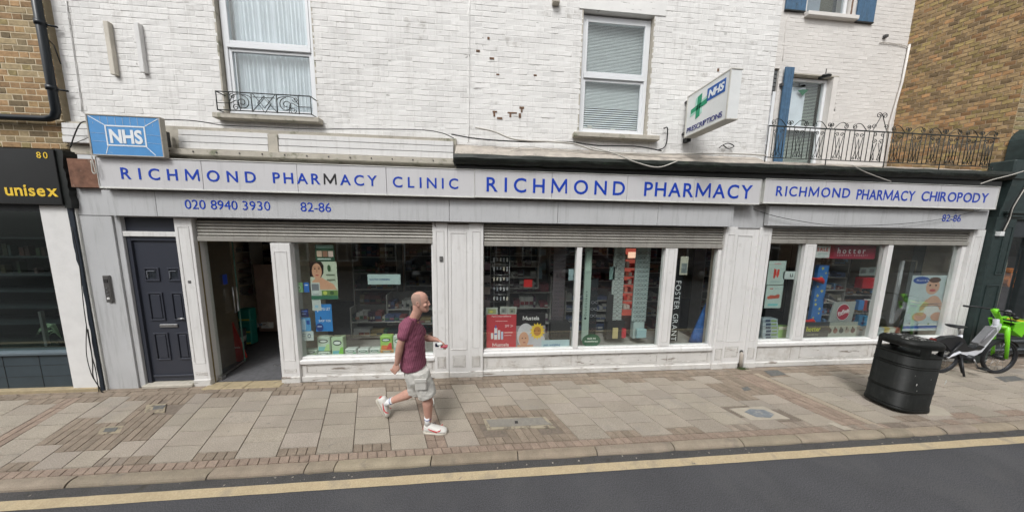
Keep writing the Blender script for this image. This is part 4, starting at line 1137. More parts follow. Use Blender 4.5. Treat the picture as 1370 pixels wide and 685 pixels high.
MB().box(9.36, 9.82, 3.93, 4.1, 2.88, 2.93, .012).box(9.39, 9.79, 3.955, 4.1, 2.82, 2.88, .01).build('capital', M_DG, RB)
pp = MB().box(9.275, 9.72, 3.985, 4.3, .0, 2.82, .006).build('dark_pilaster', M_DG, RB)
panel_frame(pp, M_DG, 9.48, 9.66, 1.75, 2.66, 3.985, .02, .012, True)
panel_frame(pp, M_DG, 9.36, 9.66, .35, 1.55, 3.985, .02, .012, False)
box('plinth', M_DG, pp, 9.27, 9.73, 3.96, 4.3, 0, .22, .01)
box('window_surround', M_DG2, RB, 9.76, 16, 4.02, 4.2, 2.45, 2.80, .01)
box('window_surround', M_DG2, RB, 10.52, 10.60, 4.03, 4.2, .5, 2.45, .01)
box('dado', M_DG2, RB, 9.72, 16, 4.03, 4.2, .12, .60, .006)
for z in (.22, .40, .56): MB().tube([(9.72, 4.02, z), (16, 4.02, z)], .035, 8).build('dado_moulding', M_DG2, RB)
box('wood_sill', mat('varnished_wood', (.42, .26, .11), rough=.4, var=.2, vscale=20), RB, 9.72, 16, 3.98, 4.2, .60, .66, .006)
box('glass_pane', GLASS, RB, 9.76, 16, 4.13, 4.135, .66, 2.46)
box('window_back', mat('guitar_shop_back', (.05, .035, .045), rough=.8), RB, 9.7, 16, 4.9, 4.95, 0, 2.9)
ar = MB(); N = 12; cxx, czz = 10.15, 1.95
vs = [(cxx-.36*cos(pi*i/N), czz+.52*sin(pi*i/N)) for i in range(N+1)]
ar.prism([(9.79, 4.2, .66), (9.79, 4.2, 2.5)]+[(x, 4.2, z) for x, z in [(10.52, 2.5), (10.52, .66), (10.51, .66)]]+[(x, 4.2, z) for x, z in vs[::-1]]+[(9.80, 4.2, .66)], (0, .03, 0))
ar.build('arched_frame', M_DG2, RB)
MB().tube([(9.93, 4.26, .7), (9.93, 4.26, 1.8)]+[(10.15-.22*cos(pi*i/8), 4.26, 1.9+.35*sin(pi*i/8)) for i in range(9)]+[(10.37, 4.26, .7)], .012, 6).build('arch_tube', M_CONC, RB)
box('junction_box', M_PSW, RB, 9.30, 9.40, 3.94, 3.985, 2.48, 2.56)
for dx in (0, .03, .05): cable('cable', '', [(9.36+dx, 3.95, 2.56), (9.38+dx, 3.93, 2.8), (9.33+dx, 3.90, 3.0), (9.42+dx, 3.86, 3.4)], .007, M_CABLE_W if dx == .03 else M_CABLE_K, parent=RB)
# guitar in the window
t = thing('guitar', 'orange acoustic guitar hanging in the dark shop window at the far right', 'guitar', (10.2, 4.45, 1.6))
gc = W(1354, 374, 4.42)
body = [(0, .0), (.10, .02), (.155, .09), (.15, .17), (.105, .225), (.10, .27), (.12, .33), (.10, .385), (.04, .41)]
pl = [(gc.x+x, 4.40, gc.z-.17+z) for x, z in body]+[(gc.x-x, 4.40, gc.z-.17+z) for x, z in body[::-1]]
MB().prism(pl, (0, .09, 0)).build('guitar_body', mat('guitar_orange', (.75, .22, .04), rough=.25, var=.15, vscale=9), t)
box('neck', mat('neck_wood', (.12, .06, .03), rough=.4), t, gc.x-.022, gc.x+.022, 4.385, 4.41, gc.z+.2, gc.z+.52)
box('headstock', M_DARK, t, gc.x-.035, gc.x+.035, 4.385, 4.41, gc.z+.52, gc.z+.64)
MB().loft([((gc.x, 4.398, gc.z+.10), (.045, 0, 0), (0, 0, .045)), ((gc.x, 4.396, gc.z+.10), (.045, 0, 0), (0, 0, .045))], 14).build('sound_hole', M_DARK, t)
box('bridge', M_DARK, t, gc.x-.05, gc.x+.05, 4.39, 4.40, gc.z-.08, gc.z-.06)

# ================================================================== LEFT NEIGHBOUR (salon)
LB = thing('stock_brick_building', 'yellow stock brick building with black salon fascia at the left edge', 'building', (-7, 4.1, 0))
yt = lambda r: (lambda v, h: (v*h[0], v*h[1], v*h[2]))(r.uniform(.55, 1.12), r.choice([(1, 1, 1), (1.08, .88, .78), (.98, 1.0, .8), (.75, .72, .7), (1.1, .95, .8)]))
brick_wall(LB, 'front_wall', (0, 4.10, 0), (1, 0, 0), (0, -1, 0), -9.5, -5.70, 3.44, 6.6, [], M_YBRICK, M_YMORT, limit=300, proud=.003, wob=.0015, flemish=True, tintf=yt, thick=.25)
# black drainpipe
MB().tube([(-5.675, 4.03, 6.6), (-5.672, 4.03, 3.90), (-5.70, 4.03, 3.83), (-5.78, 4.03, 3.80), (-9.5, 4.03, 3.79)], .037, 14).build('drainpipe', mat('pipe_black', (.008, .012, .016), rough=.35, var=.2), LB)
for z in (4.18, 4.95, 5.7):
    MB().tube([(-5.675, 4.03, z-.03), (-5.675, 4.03, z+.03)], .044, 14).build('pipe_collar', MATS['pipe_black'], LB)
    MB().tube([(-5.675, 4.04, z), (-5.56, 4.08, z-.005)], .012, 6).build('pipe_bracket', MATS['pipe_black'], LB)
MB().tube([(-5.66, 4.06, 4.78), (-5.62, 4.07, 4.72), (-5.585, 4.075, 4.50)], .006, 5).build('pipe_wire', M_CABLE_K, LB)
M_BLK = mat('salon_black_fascia', (.010, .011, .011), rough=.35, var=.2, vscale=4)
box('salon_fascia', M_BLK, LB, -9.5, -5.70, 3.97, 4.1, 2.69, 3.40, .004)
s = MB(); sr = random.Random(6); pts = []
for i in range(14):
    z = 3.40-(3.40-2.65)*i/13; pts.append((-5.70+.06+.03*sr.random(), z))
s.prism([(-5.705, 3.985, 3.42)]+[(x, 3.985, z) for x, z in pts]+[(-5.705, 3.985, 2.65)], (0, .12, 0)); s.build('fascia_return', M_BLACK, LB)
tt = thing('salon_lettering', 'yellow word unisex on the black fascia at the left edge', 'lettering', (-6.2, 3.97, 2.8))
text('unisex', (W(8, 260, 3.97).x, 3.9695, 2.80), W(78, 260, 3.97).x-W(8, 260, 3.97).x, .155, mat('yellow_letter', lin((226, 190, 60)), rough=.5), tt, bold=.02)
tt = thing('salon_number', 'small yellow number 80 at the top of the black fascia', 'lettering', (-5.9, 3.97, 3.3))
text('80', (-5.895, 3.9695, 3.285), .125, .082, MATS['yellow_letter'], tt, bold=.0)
MB().prism([(-6.07, 4.03, 0), (-5.69, 4.03, 0), (-5.675, 4.03, 2.0), (-5.71, 4.03, 2.68), (-6.07, 4.03, 2.68)], (0, .2, 0)).build('white_pier', flat((214, 213, 211), .7, 'white_masonry_paint', bump=.003, bscale=30, dirt=[((.5, .48, .46), 3, .6, .3)]), LB)
s = MB(); L_, R_ = [], []
for i in range(30):
    z = .0+2.68*i/29
    L_.append((-5.70-.012*sr.random()-(.015 if z > 1.9 else .0), z)); R_.append((-5.662, z))
s.prism([(x, 4.015, z) for x, z in L_+R_[::-1]], (0, .05, 0)); s.build('black_edge', mat('black_masonry_paint', (.012, .018, .028), rough=.6), LB)
box('salon_stall_riser', mat('slate_paint', (.035, .050, .060), rough=.6, var=.1), LB, -9.5, -6.07, 4.07, 4.3, .05, .56)
for z in (.22, .39): box('block_joint', M_DG2, LB, -9.5, -6.07, 4.066, 4.08, z, z+.006)
for i, x in enumerate((-6.5, -6.95, -7.4)): box('block_joint', M_DG2, LB, x, x+.006, 4.066, 4.08, .05, .56)
box('salon_sill', mat('grey_blue_sill', (.10, .13, .15), rough=.5), LB, -9.5, -6.07, 4.03, 4.2, .56, .60, .004)
box('salon_base', MATS['sandstone'], LB, -9.5, -5.70, 4.0, 4.1, -.01, .05, .006)
box('window_frame', M_DG2, LB, -9.5, -6.07, 4.07, 4.2, 2.60, 2.69)
box('glass_pane', GLASS_SAL, LB, -9.5, -6.08, 4.12, 4.125, .60, 2.62)
box('glass_box', M_STEEL, LB, -6.60, -6.565, 4.2, 4.23, .62, 1.15)
M_SD = mat('salon_dark', (.012, .018, .014), rough=.7)
box('salon_back', M_SD, LB, -9.5, -5.7, 4.75, 4.8, 0, 3.4)
box('salon_floor', M_SD, LB, -9.5, -5.7, 4.2, 4.8, .3, .58)
for k, z in enumerate((.9, 1.15, 1.40, 1.65, 1.92, 2.2)): 
    box('salon_shelf', M_DG2, LB, -9.5, -6.1, 4.35, 4.74, z, z+.015)
sp = MB()
for i in range(44):
    x = -9.2+i*.073; z = 1.93 if i % 3 else 1.66; 
    sp.box(x, x+sr.uniform(.03, .06), 4.5, 4.56, z, z+sr.uniform(.08, .2), 0, (sr.uniform(.2, .5), sr.uniform(.2, .45), sr.uniform(.15, .4)))
sp.build('salon_products', mat('dim_products', (.16, .13, .12), rough=.6, tint=True), LB, kind='stuff')
t = thing('spider_plant', 'thin leaved green plant in the bottom corner of the salon window', 'plant', (-6.15, 4.3, .6))
PX_ = W(86, 470, 4.3).x
pot = MB().loft([((PX_, 4.32, .585), (.04, 0, 0), (0, .04, 0)), ((PX_, 4.32, .68), (.055, 0, 0), (0, .055, 0))], 12).build('plant_pot', M_DARK, t)
for i in range(14):
    a = sr.uniform(pi*.55, pi*1.25) if i < 11 else sr.uniform(-.6, .6); L = sr.uniform(.18, .36); hh = sr.uniform(.12, .24)
    b0 = Vector((PX_, 4.3, .68)); d = Vector((cos(a), -abs(sin(a))*.25, 0))
    pts = [b0, b0+d*L*.35+Vector((0, 0, hh)), b0+d*L*.75+Vector((0, 0, hh*.8)), b0+d*L+Vector((0, 0, hh*.3))]
    cp = curve_pts(pts, 4); mb = MB(); vs = []
    for k_, p in enumerate(cp):
        w_ = .011*sin(pi*min(.97, (k_+.6)/(len(cp)+.2))); vs += [p+Vector((0, w_*.4, w_)), p-Vector((0, w_*.4, w_))]
    mb.add(vs, [(2*k_, 2*k_+1, 2*k_+3, 2*k_+2) for k_ in range(len(cp)-1)], smooth=True).build('leaf', mat('leaf_pale_green', (.30, .42, .26), rough=.5), t)

# loose cables on the facade
cable('cable', 'black cable running down the join between white pier and grey pier', [(-5.68, 4.0, 2.4), (-5.665, 3.995, 1.9), (-5.70, 3.99, 1.2), (-5.69, 3.98, .6), (-5.66, 3.97, .35), (-5.64, 3.95, .02)], .004, M_CABLE_K)
cable('cable', 'blue black cable loop hanging over the foot of the white pier', [(-5.72, 4.0, 1.0), (-5.76, 3.985, .6), (-5.74, 3.98, .3), (-5.68, 3.97, .15), (-5.60, 3.96, -.0)], .004, M_CABLE_K)
cable('cable', 'second thin cable loop hanging over the foot of the white pier', [(-5.71, 4.0, .95), (-5.70, 3.985, .5), (-5.72, 3.98, .25), (-5.66, 3.97, .1), (-5.62, 3.96, .01)], .005, M_CABLE_K)
def wire(lbl, px, Y, r, m): return cable('cable', lbl, [W(a, b, Y) for a, b in px], r, m)
wire('black cable under the net curtained window along the weatherboards', [(218, 160), (260, 162), (300, 168), (350, 170), (420, 173), (480, 173), (560, 174), (590, 178), (607, 185)], 4.02, .006, M_CABLE_K)
wire('black cable sweeping from the weatherboards below the blind window', [(604, 180), (640, 186), (700, 190), (760, 190), (800, 195), (850, 196), (885, 202)], 4.0, .009, M_CABLE_K)
wire('black cable drop hooked up the wall right of the blind window', [(880, 201), (888, 198), (892, 190), (893, 172), (888, 172)], 4.07, .009, M_CABLE_K)
wire('thick pale cable bundle looping over the flashing under the brick', [(636, 171), (660, 176), (690, 187), (740, 190), (770, 193), (800, 202), (860, 206), (980, 206), (1025, 208)], 3.98, .012, M_CABLE_W)
wire('pale wire dropping from the cable bundle in front of the gutter', [(790, 197), (820, 205), (850, 217), (880, 224), (906, 216)], 3.77, .008, M_CABLE_W)
wire('thin beige wire looping across the lead flashing', [(620, 200), (650, 203), (680, 203), (702, 196), (740, 201), (790, 205)], 3.99, .005, M_CABLE_W)
wire('pale wire hanging from the railing across the black gutter', [(1140, 221), (1155, 229), (1175, 237), (1192, 243)], 3.77, .006, M_CABLE_W)
wire('pale wire over the gutter at the right end', [(1312, 246), (1330, 240), (1350, 235), (1370, 229)], 3.76, .007, M_CABLE_W)
wire('thin black wire sagging across the right grey panel', [(1008, 280), (1040, 290), (1090, 299), (1130, 302), (1200, 300), (1260, 293), (1310, 281), (1322, 275)], 3.93, .0045, M_CABLE_K)
wire('short grey wire with a coil on the wall below the prescriptions sign', [(962, 198), (968, 194), (975, 192), (982, 196), (974, 199), (968, 195)], 4.07, .008, M_CABLE_K)
wire('thin dark wire left of the blue sign over the white boards', [(94, 198), (100, 180), (108, 165), (120, 162)], 3.98, .006, M_CABLE_K)
wire('thin dark wire from salon corner to the blue sign', [(88, 196), (100, 192), (119, 184)], 3.95, .004, M_CABLE_K)
wire('looped pale wire below the corner of the blue sign', [(122, 208), (126, 222), (128, 232), (124, 230), (122, 215)], 3.86, .006, M_CABLE_W)
# timber battens on the white wall
for i, (a, b) in enumerate((((140, 28), (153, 100)), ((181, 30), (192, 97)))):
    p, q = W(*a, 4.07), W(*b, 4.07)
    o = MB().box(p.x-.028, p.x+.028, 4.07, 4.118, q.z, p.z, .004).build('timber_batten', M_WHITE if i else mat('bare_batten', lin((196, 190, 178)), rough=.8, dirt=[((.15, .1, .07), 12, .62, .1)]))
    tag(o, ['left of two upright battens on the white wall, bare greyish wood', 'right of two upright battens on the white wall, painted white'][i], 'batten')
o = MB().box(3.0-2.42, 3.12-2.42, 4.06, 4.118, 5.84, 5.90, .004); 
p = W(744, 2, 4.07); o = MB().box(p.x-.05, p.x+.05, 4.04, 4.118, p.z-.03, p.z+.06, .004).build('wall_block', M_CONC); tag(o, 'small stone coloured block on the brick wall near the blind window', 'vent')
MB()

# ================================================================== WINDOW DISPLAYS
WHT = flat((206, 212, 210), .5)
def poster(name, label, cat, x0, y0, x1, y1, col, Y=4.175, th=.003, group=None, prints=(), words=(), rough=.5):
    """flat sheet between two opposite pixel corners read off the photo; prints: (u0,v0,u1,v1,colour,[shape]) in 0..1, v down"""
    a, b = W(x0, y0, Y), W(x1, y1, Y)
    cx_ = (a.x+b.x)/2
    t = thing(name, label, cat, (cx_, Y, b.z), group)
    w_, h_ = b.x-a.x, a.z-b.z
    MB().box(a.x, b.x, Y, Y+th, b.z, a.z).build('sheet', flat(col, rough) if isinstance(col, tuple) else col, t)
    k = 1
    for p in prints:
        u0, v0, u1, v1, c_ = p[:5]; shp = p[5] if len(p) > 5 else 'r'
        X0_, X1_, Z1_, Z0_ = a.x+u0*w_, a.x+u1*w_, a.z-v0*h_, a.z-v1*h_
        y = Y-.0006*k; k += 1
        m = flat(c_, rough) if isinstance(c_, tuple) else c_
        if shp == 'r': poly = [(X0_, y, Z0_), (X1_, y, Z0_), (X1_, y, Z1_), (X0_, y, Z1_)]
        elif shp == 'e': poly = [((X0_+X1_)/2+(X1_-X0_)/2*cos(q*pi/12), y, (Z0_+Z1_)/2+(Z1_-Z0_)/2*sin(q*pi/12)) for q in range(24)]
        elif shp == 's': poly = [((X0_+X1_)/2+(X1_-X0_)/2*(1 if q % 2 else .72)*cos(q*pi/14), y, (Z0_+Z1_)/2+(Z1_-Z0_)/2*(1 if q % 2 else .72)*sin(q*pi/14)) for q in range(28)]
        else: poly = [(a.x+uu_*w_, y, a.z-vv_*h_) for uu_, vv_ in shp]
        MB().prism(poly, (0, .0004, 0)).build('print', m, t)
    for (s_, u0, v0, u1, hh, c_) in words:
        text(s_, (a.x+u0*w_, Y-.0006*(k+1), a.z-v0*h_), (u1-u0)*w_, hh*h_, flat(c_, rough), t, depth=.0005, each=False, bold=.02)
    return t
SK = (208, 160, 130); SK2 = (186, 132, 104)
# --- window one
poster('poster', 'green topped poster with three small portrait photos at the top left of the first window', 'poster', 421, 327, 448, 350, (34, 74, 56), prints=[(.05, 0, .95, .22, (120, 150, 140)), (.08, .38, .34, .72, (196, 170, 150)), (.38, .38, .64, .72, (150, 110, 90)), (.68, .38, .94, .72, (200, 180, 170)), (.1, .82, .8, .88, (200, 215, 205))])
poster('poster', 'beauty poster with the face of a dark haired woman above a green strip', 'poster', 413.5, 350, 453, 400, (196, 206, 184), prints=[
    (0, 0, 1, 0, (0, 0, 0), [(0, .0), (.46, .0), (.52, .18), (.50, .42), (.0, .5)]) if 0 else (.02, .0, .52, .42, (38, 26, 22), [(.0, .0), (.44, .0), (.52, .10), (.50, .30), (.40, .42), (.0, .40)]),
    (0, 0, 0, 0, SK, [(.0, .62), (.06, .52), (.2, .44), (.42, .42), (.6, .50), (.85, .60), (.96, .74), (.0, .74)]),
    (.08, .04, .44, .46, SK, 'e'), (.16, .17, .23, .20, (60, 36, 30), 'e'), (.31, .17, .38, .20, (60, 36, 30), 'e'), (.14, .145, .23, .155, (50, 30, 24)), (.30, .145, .39, .155, (50, 30, 24)), (.25, .20, .28, .29, SK2), (.20, .34, .33, .375, (170, 70, 70), 'e'),
    (0, 0, 0, 0, (38, 26, 22), [(.04, .14), (.10, .04), (.3, .01), (.12, .09), (.08, .2)]),
    (.66, .08, .78, .26, (60, 90, 60), 'e'), (.60, .33, .92, .36, (110, 120, 100)), (.62, .46, .92, .50, (120, 130, 110)), (.40, .76, 1, .90, (110, 140, 70)), (.45, .78, .6, .88, (190, 200, 90), 'e'), (.7, .78, .86, .88, (60, 90, 50), 'e'), (0, .90, 1, 1.0, (50, 110, 84))])
poster('notice', 'small green square notice with a white swirl beside the woman poster', 'notice', 394.5, 378, 405.5, 391, (150, 210, 140), prints=[(.2, .25, .75, .75, (230, 240, 225), 'e'), (.35, .4, .65, .62, (90, 170, 90), 'e')])
poster('notice', 'small plain blue notice under the woman poster', 'notice', 406, 378, 414, 391, (46, 110, 190), prints=[(.2, .2, .8, .3, (220, 230, 240))])
poster('notice', 'narrow white paper hanging over the lower edge of the woman poster', 'notice', 415.5, 378, 430, 415.5, (196, 204, 200), Y=4.170, prints=[(.1, .05, .9, .28, (120, 124, 130)), (.15, .4, .85, .44, (150, 160, 160)), (.15, .5, .7, .53, (150, 160, 160)), (.15, .6, .8, .63, (150, 160, 160)), (.3, .8, .7, .9, (150, 190, 210))])
poster('poster', 'bright blue to let style poster with white words', 'poster', 420.5, 407, 445.5, 443, (44, 130, 200), prints=[(.0, .70, .45, 1.0, (26, 60, 130), 'e'), (.15, .04, .2, .28, (230, 235, 240)), (.3, .46, .36, .56, (30, 40, 60)), (.1, .8, .35, .83, (200, 215, 230))], words=[('TO LET', .4, .22, .92, .10, (225, 235, 240)), ('SHOP YOU', .2, .64, .92, .08, (225, 235, 240))])
poster('notice', 'small navy notice at the left edge of the first window', 'notice', 401.5, 413.5, 413, 424, (24, 36, 90), prints=[(.15, .2, .85, .35, (90, 120, 200)), (.2, .55, .7, .65, (140, 160, 210))])
poster('notice', 'light blue leaflet below the navy notice', 'notice', 401.5, 425, 416.5, 443, (90, 160, 210), prints=[(.1, .1, .5, .9, (180, 210, 230)), (.6, .2, .9, .5, (40, 80, 160))])
poster('notice', 'white card with a dark wreath emblem at the lower left of the first window', 'notice', 400, 443, 420, 455.5, (196, 208, 206), prints=[(.55, .25, .85, .75, (70, 90, 110), 's'), (.63, .38, .77, .62, (196, 208, 206), 'e'), (.1, .3, .45, .36, (120, 130, 140)), (.1, .5, .45, .55, (120, 130, 140))])
poster('notice', 'wide pale strip notice with blue words hanging at head height in the first window', 'notice', 491.5, 367, 536, 380.5, (178, 198, 196), words=[('ELECTRIC SCREENING', .06, .58, .68, .16, (60, 84, 130))])
# product packs on the sill of window one
def pack(label, x0, y0, x1, y1, Y, d, cols, kind=0, cat='nappy pack', grp='packs of pads along the first window', name='product_pack'):
    a, b = W(x0, y0, Y), W(x1, y1, Y); t = thing(name, label, cat, ((a.x+b.x)/2, Y, b.z), grp)
    MB().box(a.x, b.x, Y, Y+d, b.z, a.z, min(.012, (b.x-a.x)*.12)).build('pack_body', flat(cols[0], .4), t)
    w_, h_ = b.x-a.x, a.z-b.z
    MB().box(a.x+.1*w_, b.x-.06*w_, Y-.002, Y, b.z+.05*h_, b.z+.34*h_).build('print', flat(cols[1], .4), t)
    MB().prism([((a.x+b.x)/2+w_*.36*cos(q*pi/8), Y-.003, b.z+h_*.72+h_*.13*sin(q*pi/8)) for q in range(16)], (0, .002, 0)).build('print', flat(cols[2], .4), t)
    MB().prism([((a.x+b.x)/2+w_*.28*cos(q*pi/8), Y-.004, b.z+h_*.72+h_*.07*sin(q*pi/8)) for q in range(16)], (0, .002, 0)).build('print', flat((225, 235, 230), .4), t)
    MB().prism([(a.x+.5*w_, Y-.0035, b.z+.04*h_), (b.x-.04*w_, Y-.0035, b.z+.04*h_), (b.x-.04*w_, Y-.0035, b.z+.52*h_), (a.x+.75*w_, Y-.0035, b.z+.5*h_)], (0, .001, 0)).build('print', flat(cols[3], .4), t)
    return t
W1Y = 4.26
box('window_bed', M_SHELF, PB, -2.97, -.9, 4.2, 4.85, .2, .33)
pack('low green and white pack at the left corner of the first window', 405, 468.5, 424.5, 478, W1Y, .1, [(190, 208, 190), (130, 196, 90), (40, 60, 50), (150, 200, 110)])
pack('tall pale green pack, left of the two tall packs under the blue poster', 423.5, 451, 442, 470, W1Y, .1, [(196, 214, 196), (120, 190, 190), (30, 60, 60), (176, 214, 140)])
pack('small pack under the left tall pale green pack', 425, 471, 442, 478, W1Y, .1, [(190, 204, 190), (120, 180, 200), (60, 80, 70), (150, 200, 120)])
pack('tall brighter green pack, right of the two tall packs', 442.5, 451, 460.5, 478, W1Y+.0, .1, [(180, 206, 170), (120, 190, 200), (30, 60, 60), (126, 204, 70)])
pack('first of three low white and teal packs in the middle of the first window', 461, 467, 477, 476.5, W1Y, .1, [(204, 212, 206), (180, 90, 110), (40, 110, 90), (120, 190, 140)])
pack('middle of three low white and teal packs in the first window', 478, 467, 493.5, 476.5, W1Y, .1, [(204, 212, 206), (180, 90, 110), (40, 110, 90), (120, 190, 140)])
pack('last of three low white and teal packs, beside the orange ended pack', 494, 466.5, 509, 476, W1Y, .1, [(204, 212, 206), (180, 90, 110), (40, 110, 90), (120, 190, 140)])
pack('tall green pack with a red and white front behind the walking man', 508, 449.5, 525, 468, W1Y, .1, [(150, 200, 90), (220, 120, 60), (40, 90, 60), (216, 70, 60)])
pack('orange banded low pack under the red fronted pack', 508.5, 468, 527, 475.5, W1Y, .1, [(200, 150, 90), (220, 140, 60), (60, 90, 60), (200, 190, 150)])
pack('pale pack half hidden behind the walking man in the first window', 525.5, 449.5, 541, 472.5, W1Y, .1, [(200, 212, 200), (150, 190, 190), (50, 110, 90), (140, 200, 120)])
# inner shop shelving with goods
rs = random.Random(21)
PAL = [(170, 60, 60), (60, 90, 150), (200, 200, 195), (180, 150, 60), (60, 120, 80), (200, 120, 70), (150, 150, 160), (90, 60, 100), (210, 205, 180), (40, 60, 70), (190, 90, 110)]
M_GOODS = mat('shop_goods', (.8, .8, .8), rough=.45, var=.06, tint=True)
def mute(c, k=.55):
    g_ = sum(c)/3*.85
    return tuple(g_+(v-g_)*k for v in c)
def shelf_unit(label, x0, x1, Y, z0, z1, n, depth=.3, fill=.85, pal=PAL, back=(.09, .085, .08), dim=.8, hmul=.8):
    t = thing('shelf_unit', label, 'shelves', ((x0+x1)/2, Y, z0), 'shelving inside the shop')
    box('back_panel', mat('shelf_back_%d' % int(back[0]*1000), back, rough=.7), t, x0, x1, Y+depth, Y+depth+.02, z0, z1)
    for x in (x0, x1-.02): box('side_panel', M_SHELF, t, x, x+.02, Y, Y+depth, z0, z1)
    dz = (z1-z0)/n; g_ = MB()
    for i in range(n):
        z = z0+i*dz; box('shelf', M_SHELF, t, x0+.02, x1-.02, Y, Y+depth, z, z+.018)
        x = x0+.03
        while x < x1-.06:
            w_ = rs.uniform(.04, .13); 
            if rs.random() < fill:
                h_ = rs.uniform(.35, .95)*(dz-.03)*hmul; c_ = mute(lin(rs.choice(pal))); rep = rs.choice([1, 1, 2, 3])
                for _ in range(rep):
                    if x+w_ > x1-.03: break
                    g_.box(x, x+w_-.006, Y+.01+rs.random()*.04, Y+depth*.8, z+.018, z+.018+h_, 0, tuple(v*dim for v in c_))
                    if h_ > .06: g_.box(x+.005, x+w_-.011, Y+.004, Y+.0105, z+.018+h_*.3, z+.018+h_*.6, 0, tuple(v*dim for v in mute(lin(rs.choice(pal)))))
                    x += w_
            else: x += w_
    if g_.v: g_.build('goods', M_GOODS, t, kind='stuff')
    return t
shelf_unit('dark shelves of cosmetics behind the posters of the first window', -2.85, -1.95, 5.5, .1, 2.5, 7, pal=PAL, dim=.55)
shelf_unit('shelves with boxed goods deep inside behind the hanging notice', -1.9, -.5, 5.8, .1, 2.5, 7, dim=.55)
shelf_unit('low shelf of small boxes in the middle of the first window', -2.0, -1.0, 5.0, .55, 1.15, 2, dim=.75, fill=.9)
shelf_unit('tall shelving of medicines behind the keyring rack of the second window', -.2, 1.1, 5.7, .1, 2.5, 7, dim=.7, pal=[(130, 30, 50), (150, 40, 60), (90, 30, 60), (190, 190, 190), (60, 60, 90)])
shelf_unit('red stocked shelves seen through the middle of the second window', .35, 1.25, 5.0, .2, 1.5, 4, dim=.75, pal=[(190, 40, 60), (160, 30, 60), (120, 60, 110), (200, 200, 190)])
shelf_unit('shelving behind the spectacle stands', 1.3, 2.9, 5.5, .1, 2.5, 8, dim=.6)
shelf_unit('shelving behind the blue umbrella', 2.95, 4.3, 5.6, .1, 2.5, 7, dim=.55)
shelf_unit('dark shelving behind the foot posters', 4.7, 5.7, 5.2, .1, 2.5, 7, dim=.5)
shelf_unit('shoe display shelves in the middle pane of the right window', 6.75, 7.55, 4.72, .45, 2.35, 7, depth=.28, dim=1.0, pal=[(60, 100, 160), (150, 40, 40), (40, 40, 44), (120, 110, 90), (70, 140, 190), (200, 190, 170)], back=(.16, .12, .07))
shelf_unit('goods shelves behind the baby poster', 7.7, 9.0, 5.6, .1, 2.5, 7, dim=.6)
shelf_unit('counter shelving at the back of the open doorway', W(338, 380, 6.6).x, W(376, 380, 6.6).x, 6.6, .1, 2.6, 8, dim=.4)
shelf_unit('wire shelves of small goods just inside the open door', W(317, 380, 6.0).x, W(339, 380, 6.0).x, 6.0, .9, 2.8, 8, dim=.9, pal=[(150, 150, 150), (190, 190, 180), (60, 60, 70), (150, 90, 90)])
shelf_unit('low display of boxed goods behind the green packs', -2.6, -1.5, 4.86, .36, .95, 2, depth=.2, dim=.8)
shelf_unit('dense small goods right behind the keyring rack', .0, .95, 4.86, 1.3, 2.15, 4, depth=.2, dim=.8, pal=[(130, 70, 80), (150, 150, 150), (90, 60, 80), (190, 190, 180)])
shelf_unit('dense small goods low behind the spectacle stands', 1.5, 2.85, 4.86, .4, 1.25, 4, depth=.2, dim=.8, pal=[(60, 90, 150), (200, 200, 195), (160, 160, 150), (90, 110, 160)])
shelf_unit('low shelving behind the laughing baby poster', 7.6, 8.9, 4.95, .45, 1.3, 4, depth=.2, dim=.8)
# inside the doorway
t = thing('display_pillar', 'beige panelled partition inside the open door', 'partition', (-4.2, 5.4, 0))
box('panel', mat('partition_paint', lin((196, 176, 154)), rough=.8), t, W(290, 400, 5.35).x, W(311, 400, 5.35).x, 5.35, 5.45, 0.02, 2.9)
a = W(313, 340, 5.5); box('counter_panel', mat('counter_front', lin((170, 148, 136)), rough=.7), t, W(341, 380, 5.9).x, W(374, 380, 5.9).x, 5.9, 5.95, .10, 1.60)
t = thing('red_board', 'red advertising board leaning inside the open doorway', 'board', (-4.15, 4.74, 0))
a, b, c_, d = [W(*p, 4.74) for p in ((297, 432), (310, 430), (330, 478), (315, 487))]
MB().prism([a, b, c_, d], (0, .02, 0)).build('board_panel', flat((196, 62, 58), .5), t)
MB().tube([W(297, 438, 4.72), W(313, 488, 4.72)], .012, 6).build('board_edge', M_CONC, t)
text('Mustela', (W(308, 466, 4.73).x, 4.736, W(308, 466, 4.73).z), .16, .035, flat((235, 225, 220)), t, each=False, depth=.001)
for i, (y0, y1, zt_) in enumerate(((414, 430, 0), (430, 446, 0), (445, 461, 0))):
    a, b = W(316.5+i*1.5, y0, 5.3), W(335+i*1.2, y1, 5.3)
    o = MB().box(a.x, b.x, 5.3, 5.45, b.z, a.z, .015).build('nappy_bag', flat((36, 130, 118), .4)); tag(o, ['topmost teal bag in the pile inside the doorway', 'middle teal bag in the pile inside the doorway', 'lowest teal bag in the pile inside the doorway'][i], 'bag')
    MB().box(a.x+.02, b.x-.02, 5.296, 5.30, b.z+.02, b.z+.05).build('print', flat((190, 190, 90), .4), o)
t = thing('waste_bucket', 'grey bucket with a white band in front of the teal bags', 'bucket', (-3.95, 5.2, 0))
p = W(321.5, 470, 5.2); MB().loft([((p.x, 5.2, .02), (.09, 0, 0), (0, .09, 0)), ((p.x, 5.2, .42), (.11, 0, 0), (0, .11, 0))], 18).build('bucket_body', flat((86, 88, 92), .5), t)
MB().loft([((p.x, 5.2, .20), (.102, 0, 0), (0, .102, 0)), ((p.x, 5.2, .30), (.107, 0, 0), (0, .107, 0))], 18).build('band', flat((190, 190, 186), .5), t)
t = thing('magazine_rack', 'white leaflet rack standing behind the teal bags', 'rack', (-3.5, 5.5, 0))
